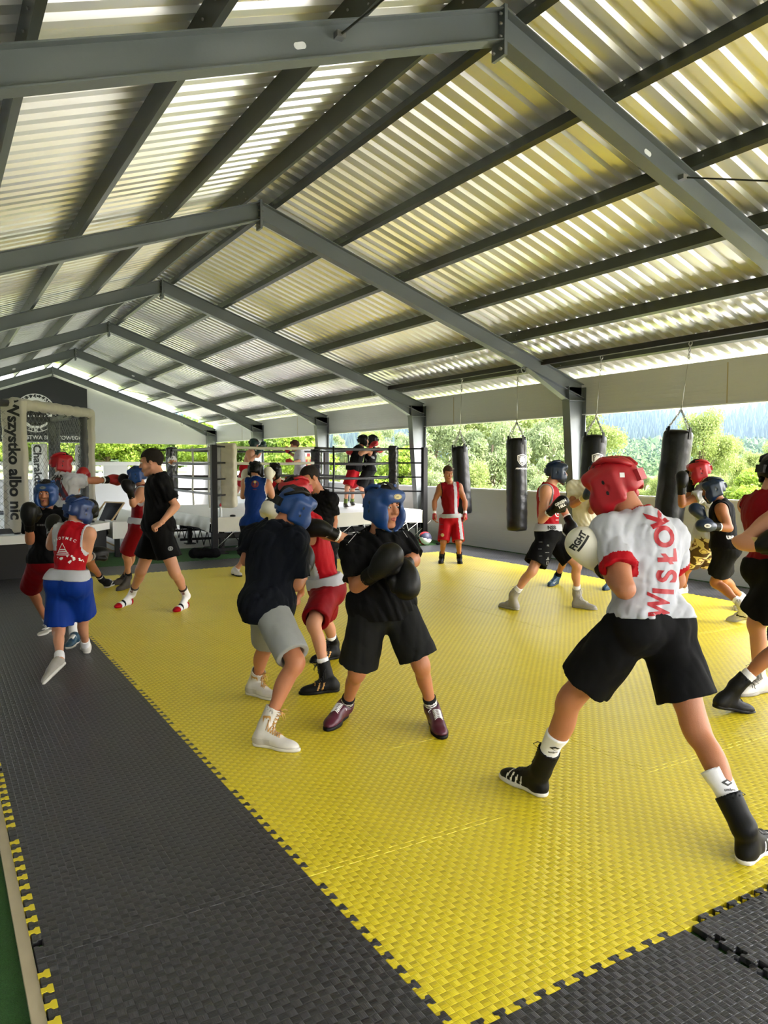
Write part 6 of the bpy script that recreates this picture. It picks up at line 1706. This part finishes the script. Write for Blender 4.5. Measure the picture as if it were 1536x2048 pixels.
def boy_red():
    p = Person('p', 'person standing arms down in red sleeveless boxing kit by the parapet wall', 12.6, 1.66, skin='warm', res=.0105)
    p.pose((902, 1036), (899, 967), 4, 6,
           dict(R=LG((885, 1122), (880, 1129), (887, 1084)), L=LG((917, 1122), (922, 1130), (917, 1084))),
           dict(R=AR((869, 1003), (869, 1029), (869, 1041), ed=.0, wd=-.04, hdd=-.05), L=AR((930, 1003), (930, 1029), (930, 1041), ed=.02, wd=-.03, hdd=-.04)),
           head=(896, 946), head_yaw=18, head_pitch=18, nd=0, hd=-.03)
    p.handupR = -RT; p.handupL = RT
    p.body(hands={'L': 'relaxed', 'R': 'relaxed'})
    nk, c = p.neck, p.Bc
    strip = [(lambda C: (np.abs((C - nk) @ c[0] + .075) < .028), C_white)]
    sh = p.shirt(C_dred, 0, C_black, hem=-.04, fit=.018, seed=71, paint=[(lambda C: (C - nk) @ c[0] + .10 < 0, C_red)] + strip, name='boxing_vest', collar=None)
    decal(sh, smudge(5, 5), hp(sh, 881, 993, 12.2), -UP, RT, P_wine, maxlen=.03, size=.03, reach=.8)
    wb = p.waistband(C_white, -.0, .075)
    decal(wb, text_poly('NSB', .06), hp(wb, 896, 1024, 12.2), RT, UP, P_black, maxlen=.03, size=.075, reach=.8)
    pv = p.pelvis
    so = p.shorts(C_red, .96, .102, top=.01, seed=73, fit=.025, paint=[(lambda C: (np.abs((C - pv) @ c[0] + .125) < .028), C_white)])
    for i in range(3): decal(so, smudge(3 + i, i), hp(so, 884, 1049 + i * 10, 12.2), RT, UP, P_wine, maxlen=.03, size=.022, reach=.8)
    decal(so, disc2(.5, 18), hp(so, 885, 1070, 12.2), RT, UP, P_gold, .003, .03, .055, reach=.8)
    for k in 'LR':
        p.shoe(k, S_black, sole=S_black, shaft=.14, lace=P_black)
        el, wr, hd = p.J['el' + k], p.J['wr' + k], p.J['hd' + k]
        me = sdf_mesh('hand_wrap', [(rc(wr - nrm(wr - el) * .05, wr + nrm(hd - wr) * .06, .03, .041), .01)], .008, mats=[L_red], paint=[(lambda C: (C - wr) @ nrm(el - wr) > .015, S_white_sock)], base=p.base)
        p.add('hand_wrap', me)
    p.hair(H_brown, 'fade')
    return p

def boxer_black_shorts():
    p = Person('p', 'person facing right in navy headgear, red vest, white waistband and printed black shorts', 8.6, 1.74, skin='fair', res=.0088)
    p.pose((1097, 1062), (1098, 972), 78, 66,
           dict(R=LG((1028, 1219), (1008, 1215), (1064, 1142), (1027, 1190)), L=LG((1145, 1214), (1192, 1220), (1154, 1130), (1153, 1188))),
           dict(R=AR((1083, 1040), (1105, 1020), (1119, 1009), ed=-.14, wd=-.26, hdd=-.28), L=AR((1126, 1018), (1139, 1042), (1143, 1054), ed=.12, wd=.06, hdd=.04)),
           head=(1114, 944), head_yaw=84, head_pitch=6, nd=.0, hd=.02)
    p.body()
    sh = p.shirt(C_red, 0, C_white, hem=-.04, fit=.014, seed=81, name='boxing_vest')
    decal(sh, merge2(ring2(.36, .5, 18), poly2([(-.2, -.12), (.2, -.12), (0, .3)])), hp(sh, 1116, 1027, 8.2), RT, UP, P_white, maxlen=.02, size=.08, reach=.8)
    decal(sh, smudge(7, 6), hp(sh, 1117, 1040, 8.2), RT, UP, P_white, maxlen=.02, size=.012, reach=.8)
    wb = p.waistband(C_white, .0, .085)
    decal(wb, text_poly('NSB', .05), hp(wb, 1104, 1055, 8.2), RT, UP, P_black, maxlen=.02, size=.055, reach=.8)
    so = p.shorts(C_black, .8, .13, top=.01, seed=83, fit=.03)
    for i, tx in enumerate((0, 'FE', 1, 2, 3, 4)):
        decal(so, text_poly(tx, .04) if tx == 'FE' else tuple((smudge(4 + tx % 3, tx)[0] * .42, smudge(4 + tx % 3, tx)[1])), hp(so, 1082 + (i % 2) * 14, 1084 + i * 7, 8.2), RT, UP, P_grey, maxlen=.02, size=.026, reach=.8)
    decal(so, poly2([(-.5, -.4), (.5, -.4), (0, .45)]), hp(so, 1096, 1117, 8.2), RT, UP, P_grey, maxlen=.02, size=.045, reach=.8)
    decal(so, ring2(.26, .5, 4, math.pi / 4, math.pi / 4 + 2 * math.pi), hp(so, 1095, 1126, 8.2), RT, UP, P_grey, maxlen=.02, size=.05, reach=.8)
    for k in 'LR':
        p.sock(k, S_white_sock, .13)
        p.shoe(k, S_grey, sole=S_grey, shaft=.085, lace=S_white)
    g = p.glove('R', L_black, stripe=P_white, up=-FW, sc=1.08)
    Ud = nrm(RT * .85 + UP * .45); Vd = nrm(np.cross(-FW, Ud)); o = p.gq(0, .11, .055)
    decal(g, text_poly('GREEN', .05), o + Vd * .018, Ud, Vd, P_white, maxlen=.015, size=.042, reach=.1)
    decal(g, text_poly('HILL', .05), o - Vd * .022, Ud, Vd, P_white, maxlen=.015, size=.042, reach=.1)
    p.glove('L', L_black, stripe=P_white, up=-FW, sc=1.05)
    p.headgear(L_navy, H_dark_inner, logo='G', logo_m=P_white, sc=1.04); p.hair(H_brown, 'short')
    return p

def boxer_cream():
    p = Person('p', 'person in plain cream t-shirt and black shorts, head hidden behind the red headgear', 10.1, 1.75, skin='warm', res=.0105)
    p.pose((1168, 1057), (1172, 966), -30, -18,
           dict(R=LG((1119, 1166), (1093, 1175), (1128, 1120), (1115, 1152)), L=LG((1226, 1174), (1205, 1183), (1208, 1118), (1220, 1158))),
           dict(L=AR((1183, 1022), (1194, 998), (1200, 987), ed=-.2, wd=-.3, hdd=-.32), R=AR((1146, 1010), (1170, 995), (1178, 985), ed=-.1, wd=-.3, hdd=-.35)),
           head=(1194, 944), head_yaw=-40, head_pitch=12, nd=0, hd=-.05)
    p.body()
    p.shirt(C_cream, .6, hem=.07, fit=.026, seed=91, amp=.009)
    p.shorts(C_black, .72, .115, seed=93)
    for k in 'LR':
        p.sock(k, S_black_sock, .12)
        so = p.shoe(k, S_teal, sole=S_navy, shaft=.05)
        decal(so, poly2([(-.5, .05), (-.2, -.18), (.5, .25), (-.15, -.02)]), p.shoeq(0, .45, .04) - FW * .02, RT, UP, P_white, maxlen=.02, size=.07, reach=.1)
        p.glove(k, L_navy, stripe=P_white, cuff=P_gold, up=-FW)
    p.headgear(L_navy, H_dark_inner, sc=1.0); p.hair(H_dark, 'short')
    return p

def boxer_camo():
    m = bpy.data.materials.new('camouflage_cloth'); m.use_nodes = True; n, l = nt(m); b = n['Principled BSDF']
    tc = n.new('ShaderNodeTexCoord'); nz = n.new('ShaderNodeTexNoise'); nz.inputs['Scale'].default_value = 6.5; nz.inputs['Detail'].default_value = 1.5; l.new(tc.outputs['Object'], nz.inputs[0])
    rp = n.new('ShaderNodeValToRGB'); rp.color_ramp.interpolation = 'CONSTANT'; e = rp.color_ramp.elements
    e[0].color = (*srgb(68, 44, 26), 1); e[0].position = 0; e[1].position = .47; e[1].color = (*srgb(206, 190, 150), 1); q = e.new(.56); q.color = (*srgb(96, 60, 34), 1); q = e.new(.6); q.color = (*srgb(222, 206, 160), 1)
    l.new(nz.outputs[0], rp.inputs[0]); l.new(rp.outputs[0], b.inputs['Base Color']); b.inputs['Roughness'].default_value = .85
    p = Person('p', 'person in red headgear, white t-shirt and tan camouflage shorts beside the leaning bag', 8.75, 1.78, skin='tan', res=.0095)
    p.pose((1418, 1066), (1415, 972), -95, -98,
           dict(L=LG((1372, 1186), (1345, 1190), (1376, 1124)), R=LG((1450, 1172), (1425, 1176), (1412, 1122))),
           dict(L=AR((1364, 1008), (1362, 976), (1364, 962), ed=-.16, wd=-.18, hdd=-.18), R=AR((1378, 1000), (1382, 972), (1380, 958), ed=.14, wd=.12, hdd=.12)),
           head=(1397, 942), head_yaw=-100, head_pitch=16, nd=0, hd=.02)
    p.body()
    p.shirt(C_white, .55, hem=.06, fit=.024, seed=101, amp=.009)
    p.shorts(m, .92, .13, top=.0, seed=103, fit=.03)
    for k in 'LR': p.shoe(k, S_white, shaft=.05); p.glove(k, L_black, up=RT * .3 - FW)
    p.headgear(L_red, H_dark_inner, sc=1.04); p.hair(H_dark, 'short')
    return p

def boxer_singlet():
    p = Person('p', 'person bent forward in navy headgear, black singlet, black shorts and white boots', 8.0, 1.7, skin='tan', res=.0088)
    p.pose((1449, 1092), (1440, 1006), -100, -112,
           dict(L=LG((1497, 1237), (1466, 1242), (1430, 1165), (1487, 1212), hz=.05), R=LG((1495, 1212), (1466, 1225), (1446, 1158), (1486, 1196))),
           dict(L=AR((1458, 1056), (1429, 1053), (1417, 1052), ed=-.2, wd=-.24, hdd=-.24), R=AR((1418, 1052), (1406, 1036), (1398, 1026), ed=.0, wd=-.02, hdd=-.02)),
           head=(1425, 978), head_yaw=-98, head_pitch=20, nd=.0, hd=.02)
    p.body()
    sh = p.shirt(C_black, 0, None, hem=.02, fit=.014, seed=111, name='singlet')
    decal(sh, text_poly('UNI', .08), hp(sh, 1461, 1075, 7.6), RT, UP, P_white, maxlen=.02, size=.045, reach=.8)
    p.shorts(C_black, .72, .115, seed=113, top=.05)
    for k in 'LR':
        p.sock(k, S_white_sock, .12)
        p.shoe(k, S_white, sole=S_pale, shaft=.08, lace=S_white, paint=[(lambda C, q, R, L: (np.abs(((C - q(0, 0, 0)) @ R[1]) / L * .12 + .015 - (C - q(0, 0, 0)) @ R[2]) < .008) & (((C - q(0, 0, 0)) @ R[1]) / L > .2), S_black)])
    for k in 'LR':
        g = p.glove(k, L_navy, stripe=P_white, up=-FW, cuff=L_black)
        if k == 'L':
            decal(g, disc2(.5, 16, .6), p.gq(0, .1, .06), -RT, -UP + UP * 2, P_white, maxlen=.015, size=.07, reach=.12) if False else decal(g, disc2(.5, 16, .6), p.gq(0, .1, .055), RT, UP, P_white, maxlen=.015, size=.07, reach=.12)
            decal(g, text_poly('HILL', .05), p.gq(0, .1, .055), RT, UP, P_black, .004, .015, .02, reach=.12)
    p.headgear(L_navy, H_dark_inner, sc=1.04); p.hair(H_dark, 'short')
    return p

def boxer_right_vest():
    p = Person('p', 'person cut by the right edge in red vest and black shorts with taped wrists', 5.35, 1.82, skin='fair', res=.009, build=1.12)
    p.arm = 1.1
    p.pose((1548, 1130), (1534, 992), 115, 112,
           dict(R=LG((1524, 1384), (1492, 1390), (1513, 1246), (1516, 1350)), L=LG((1590, 1340), (1605, 1335), (1580, 1220))),
           dict(R=AR((1484, 1085), (1514, 1093), (1530, 1086), ed=-.2, wd=-.28, hdd=-.28), L=AR((1580, 1080), (1570, 1060), (1574, 1044), ed=.1, wd=.25, hdd=.28)),
           head=(1556, 944), head_yaw=100, head_pitch=10, nd=0, hd=.05)
    p.body()
    p.shirt(C_dred, 0, C_black, hem=-.02, fit=.016, seed=121, name='boxing_vest')
    so = p.shorts(C_black, .86, .125, top=.04, seed=123, fit=.026)
    decal(so, text_poly('W', .06), hp(so, 1516, 1110, 5.0), RT, UP, P_grey, maxlen=.02, size=.05, reach=.8)
    for k in 'LR':
        p.shoe(k, S_white, sole=S_grey, shaft=.09, lace=S_grey)
        p.glove(k, L_black, up=-FW, cuff=mat('tan_tape', srgb(186, 160, 96), .7))
    p.headgear(L_black, H_dark_inner, sc=1.04); p.hair(H_dark, 'short')
    return p

def boxer_right_dark():
    p = Person('p', 'person mostly outside the right edge, bare leg reaching back in a black boot', 4.75, 1.8, skin='tan', res=.009)
    p.pose((1632, 1190), (1660, 1032), 80, 84,
           dict(R=LG((1446, 1418), (1486, 1424), (1562, 1292), (1472, 1372), hz=.03), L=LG((1740, 1440), (1790, 1450), (1722, 1300))),
           dict(R=AR((1640, 1120), (1690, 1100), (1710, 1080), ed=-.2, wd=-.3, hdd=-.3), L=AR((1720, 1090), (1740, 1050), (1750, 1030), ed=.1, wd=.1, hdd=.1)),
           head=(1690, 970), head_yaw=85, nd=0, hd=.0)
    p.body()
    p.shirt(C_black, .6, hem=.06, seed=131)
    so = p.shorts(C_black, .88, .125, top=.02, seed=133, fit=.03)
    for k in 'LR':
        p.sock(k, S_white_sock, .13)
        p.shoe(k, S_black, sole=S_black, shaft=.09, lace=P_black)
        p.glove(k, L_black, up=-FW)
    p.headgear(L_black, H_dark_inner); p.hair(H_dark, 'short')
    return p

def boy_facing_left():
    p = Person('p', 'young person facing camera in bright blue headgear, black top and dark red shorts', 6.95, 1.55, skin='warm', res=.0085)
    p.pose((100, 1115), (96, 1024), 25, 14,
           dict(R=LG((99, 1262), (83, 1270), (60, 1178), (98, 1248)), L=LG((156, 1283), (133, 1300), (140, 1192), (147, 1266))),
           dict(R=AR((60, 1082), (59, 1048), (58, 1034), ed=-.12, wd=-.28, hdd=-.3), L=AR((146, 1066), (164, 1036), (172, 1024), ed=.02, wd=.0, hdd=.0)),
           head=(92, 986), head_yaw=10, head_pitch=6, nd=0, hd=-.04)
    p.body()
    sh = p.shirt(C_black, .6, hem=.05, fit=.022, seed=141)
    decal(sh, smudge(7, 2), hp(sh, 92, 1050, 6.6), RT, UP, P_grey, maxlen=.03, size=.024, reach=.8)
    p.shorts(C_dred, .92, .105, top=.02, seed=143, fit=.026)
    for k in 'LR':
        p.sock(k, S_white_sock, .11)
        p.shoe(k, S_teal if k == 'L' else S_grey, sole=S_sole, lace=P_white)
        p.glove(k, L_black, up=-FW, sc=1.15)
    p.headgear(L_blue, H_dark_inner, logo=True, logo_m=P_grey, sc=1.05); p.hair(H_dark, 'short')
    return p

def boy_from_behind():
    p = Person('p', 'young person from behind in red vest, wide white waistband and shiny blue shorts', 6.15, 1.56, skin='fair', res=.0082)
    p.pose((139, 1160), (148, 1053), 168, 164,
           dict(L=LG((130, 1330), (90, 1368), (117, 1262), (119, 1318), raw=1, hd=5.92, td=5.70), R=LG((175, 1308), (168, 1294), (166, 1236), (171, 1290))),
           dict(R=AR((172, 1116), (183, 1112), (191, 1109), ed=.06, wd=.26, hdd=.3), L=AR((102, 1092), (103, 1062), (106, 1046), ed=.1, wd=.25, hdd=.3)),
           head=(157, 1020), head_yaw=155, head_pitch=12, head_roll=6, nd=.02, hd=.05)
    p.body()
    c, nk, pv = p.Bc, p.neck, p.pelvis
    sh = p.shirt(C_red, 0, C_white, hem=-.02, fit=.016, seed=151, collar=C_white, name='boxing_vest', paint=[(lambda C: ((C - nk) @ c[0] < -.055) & ((C - nk) @ p.spine > -.20) & ((C - nk) @ c[1] < .02), C_white)])
    decal(sh, arc_text('RADYMEC', 2.2, math.pi / 2, .16, .34), hp(sh, 126, 1083, 5.8) - UP * .17, RT, UP, P_white, maxlen=.02, size=.09, reach=.8)
    tri = merge2(poly2([(-.5, -.4), (-.44, -.4), (0, .42), (0, .5)]), poly2([(.5, -.4), (0, .5), (0, .42), (.44, -.4)]), *[poly2([(-w, y), (w, y), (w, y + .07), (-w, y + .07)]) for w, y in ((.28, -.12), (.42, -.28), (.55, -.44), (.62, -.6))])
    decal(sh, tri, hp(sh, 125, 1097, 5.8), RT, UP, P_white, maxlen=.02, size=.09, reach=.8)
    rr = np.random.RandomState(3)
    for i in range(16):
        x, y = 108 + rr.rand() * 60, 1112 + rr.rand() * 14
        decal(sh, poly2([(-.5, 0), (0, .5), (.6, .1), (.1, -.5)]), hp(sh, x, y, 5.8), RT, UP, P_white, maxlen=.03, size=.012 + .014 * rr.rand(), reach=.8)
    p.waistband(C_white, .0, .1)
    p.shorts(C_blue, .84, .118, top=.01, seed=153, fit=.032, amp=.009)
    for k in 'LR':
        p.sock(k, S_white_sock, .08)
        p.shoe(k, S_grey if k == 'L' else S_white, sole=S_sole)
    for k in 'LR': p.glove(k, L_black, stripe=P_grey, up=-FW * .5 + UP)
    p.headgear(L_navy_blue, H_dark_inner, sc=1.06); p.hair(H_brown, 'short')
    return p

def puncher_white_tee():
    p = Person('p', 'person from behind in white TEAM t-shirt and red headgear, arm stretched in a punch', 9.45, 1.84, skin='warm', res=.0098)
    p.pose((137, 1066), (126, 955), 130, 140,
           dict(R=LG((206, 1180), (231, 1166), (178, 1120), (204, 1160)), L=LG((112, 1196), (126, 1192), (120, 1130))),
           dict(R=AR((184, 961), (214, 960), (226, 959), ed=.1, wd=.3, hdd=.36), L=AR((150, 985), (160, 962), (163, 952), ed=.3, wd=.42, hdd=.45)),
           head=(124, 927), head_yaw=120, head_pitch=8, nd=.0, hd=.04)
    p.body()
    sh = p.shirt(C_white, .62, hem=.06, fit=.026, seed=161, amp=.009)
    decal(sh, text_poly('TEAM', .08), hp(sh, 112, 955, 9.0), RT, UP, P_black, maxlen=.03, size=.085, reach=1.)
    decal(sh, text_poly('A', .12), hp(sh, 116, 978, 9.0), RT, UP, P_wine, maxlen=.03, size=.3, reach=1.)
    decal(sh, text_poly('A', .02), hp(sh, 116, 978, 9.0), RT, UP, P_navy, .006, .03, size=.3, reach=1.)
    p.shorts(C_black, .75, .11, seed=163)
    for k in 'LR':
        p.sock(k, S_black_sock, .12, paint=[((lambda an, sd: lambda C: np.abs((C - an) @ sd - .09) < .008)(p.J['an' + k], nrm(p.J['kn' + k] - p.J['an' + k])), P_white)])
        p.shoe(k, S_black, sole=S_sole, lace=P_white, paint=[(lambda C, q, R, L: np.abs(((C - q(0, 0, 0)) @ R[1]) / L * .1 - (C - q(0, 0, 0)) @ R[2]) < .007, P_white)])
        p.glove(k, L_red, stripe=P_white, cuff=L_black, up=UP)
    p.headgear(L_red, H_dark_inner, sc=1.05); p.hair(H_dark, 'short')
    return p

def taking_punch():
    p = Person('p', 'person in blue headgear, red vest and red shorts guarding beside the left onlooker', 9.75, 1.68, skin='fair', res=.0098)
    p.pose((279, 1048), (286, 975), -82, -78,
           dict(L=LG((263, 1174), (229, 1184), (253, 1110), (257, 1154)), R=LG((252, 1168), (226, 1170), (264, 1106))),
           dict(L=AR((266, 1008), (262, 986), (256, 975), ed=-.2, wd=-.28, hdd=-.3), R=AR((270, 990), (258, 972), (250, 962), ed=.05, wd=.0, hdd=.0)),
           head=(273, 952), head_yaw=-80, head_pitch=8, nd=0, hd=0)
    p.body()
    p.shirt(C_dred, 0, C_white, hem=-.03, fit=.015, seed=171, name='boxing_vest')
    p.waistband(C_white, .0, .085)
    p.shorts(C_dred, .88, .105, seed=173, trim=None)
    for k in 'LR':
        p.sock(k, S_black_sock, .1); p.shoe(k, S_brown, sole=S_brown, shaft=.07, lace=S_brown); p.glove(k, L_black, up=-FW)
    p.headgear(L_blue, H_dark_inner, sc=1.04); p.hair(H_brown, 'short')
    return p

def ring_leaner():
    RZ = .68
    p = Person('p', 'bare-backed person in the ring wearing a teal headgear and red shorts, leaning right', 16.6, 1.62, skin='fair', res=.013)
    p.pose((494, 935), (503, 903), 80, 80,
           dict(R=LG((460, 1006), (474, 1011), (480, 972), z=RZ), L=LG((512, 1004), (524, 1006), (510, 965), z=RZ)),
           dict(R=AR((500, 922), (516, 905), (520, 896), ed=-.2, wd=-.2, hdd=-.2), L=AR((516, 912), (524, 898), (526, 890), ed=.1, wd=.1, hdd=.1)),
           head=(508, 888), head_yaw=85, head_pitch=25, nd=0, hd=0)
    p.body(); p.shorts(C_red, .8, .11, top=.1)
    for k in 'LR': p.shoe(k, S_black, sole=S_sole, shaft=.03); p.glove(k, L_green, up=-FW)
    p.headgear(L_green, H_dark_inner); p.hair(H_dark, 'short')
    return p

def ring_white_tee():
    RZ = .68
    p = Person('p', 'brown-haired person in the ring in white t-shirt with small red gloves', 18.2, 1.68, skin='fair', res=.014)
    p.pose((601, 946), (598, 903), -85, -82,
           dict(L=LG((612, 1003), (600, 1005), (592, 970), z=RZ), R=LG((600, 1000), (588, 1001), (588, 968), z=RZ)),
           dict(L=AR((598, 924), (584, 924), (579, 923), ed=-.15, wd=-.3, hdd=-.3), R=AR((590, 912), (576, 905), (574, 899), ed=.15, wd=.1, hdd=.1)),
           head=(589, 891), head_yaw=-80, head_pitch=12, nd=0, hd=0)
    p.body(); p.shirt(C_white, .7, hem=.06, fit=.022, seed=181); p.shorts(C_black, .8, .11)
    for k in 'LR': p.shoe(k, S_black); p.glove(k, L_red, cuff=L_black, up=-FW, sc=.85)
    p.hair(H_brown, 'mop')
    return p

def clinch_left():
    RZ = .68
    p = Person('p', 'person clinching in the ring in dark headgear, black t-shirt and red shorts', 16.9, 1.78, skin='fair', res=.0135)
    p.pose((709, 935), (720, 896), 85, 88,
           dict(R=LG((685, 1013), (700, 1018), (694, 975), z=RZ), L=LG((700, 1010), (712, 1013), (706, 974), z=RZ)),
           dict(R=AR((722, 908), (742, 892), (748, 888), ed=-.25, wd=-.2, hdd=-.2), L=AR((735, 905), (750, 900), (756, 900), ed=.2, wd=.2, hdd=.2)),
           head=(727, 881), head_yaw=80, head_pitch=5, nd=0, hd=0)
    p.body(); p.shirt(C_black, .6, hem=.08, fit=.024, seed=191); p.shorts(C_red, .88, .115)
    for k in 'LR': p.sock(k, S_green_sock, .14); p.shoe(k, S_brown, sole=S_sole, shaft=.02); p.glove(k, L_red, up=UP, sc=.9)
    p.headgear(L_black, H_dark_inner); p.hair(H_dark, 'short')
    return p
def clinch_right():
    RZ = .68
    p = Person('p', 'person clinching in the ring in black vest with silver print and long black shorts', 17.15, 1.8, skin='fair', res=.0135)
    p.pose((737, 938), (743, 896), -95, -95,
           dict(L=LG((738, 1010), (722, 1017), (722, 974), z=RZ), R=LG((748, 1009), (736, 1012), (738, 973), z=RZ)),
           dict(L=AR((728, 905), (708, 904), (700, 903), ed=-.32, wd=-.3, hdd=-.3), R=AR((728, 905), (712, 905), (706, 905), ed=.3, wd=.3, hdd=.3)),
           head=(745, 881), head_yaw=-90, head_pitch=5, nd=.05, hd=.12)
    p.body(); sh = p.shirt(C_black, 0, None, hem=.06, fit=.022, seed=195, name='vest', paint=[(lambda C: (np.sin(C[:, 2] * 40 + C[:, 0] * 30) + np.sin(C[:, 1] * 55 - C[:, 2] * 25) > 1.1), P_grey)]); p.shorts(C_char, .9, .12)
    for k in 'LR': p.sock(k, S_white_sock, .08); p.shoe(k, S_black, sole=S_black); p.glove(k, L_red, up=UP, sc=.9, cuff=L_black)
    p.headgear(L_black, H_dark_inner); p.hair(H_dark, 'short')
    return p

PEOPLE = [fighter_white_tee, fighter_dark_tee, fighter_grey_shorts, fighter_red_side, coach_left, coach_middle, boxer_blue_back, boxer_red_sleeves, boy_red,
          boxer_black_shorts, boxer_cream, boxer_camo, boxer_singlet, boxer_right_vest, boxer_right_dark, boy_facing_left, boy_from_behind, puncher_white_tee, taking_punch,
          ring_leaner, ring_white_tee, clinch_left, clinch_right]
for fn in PEOPLE: fn()
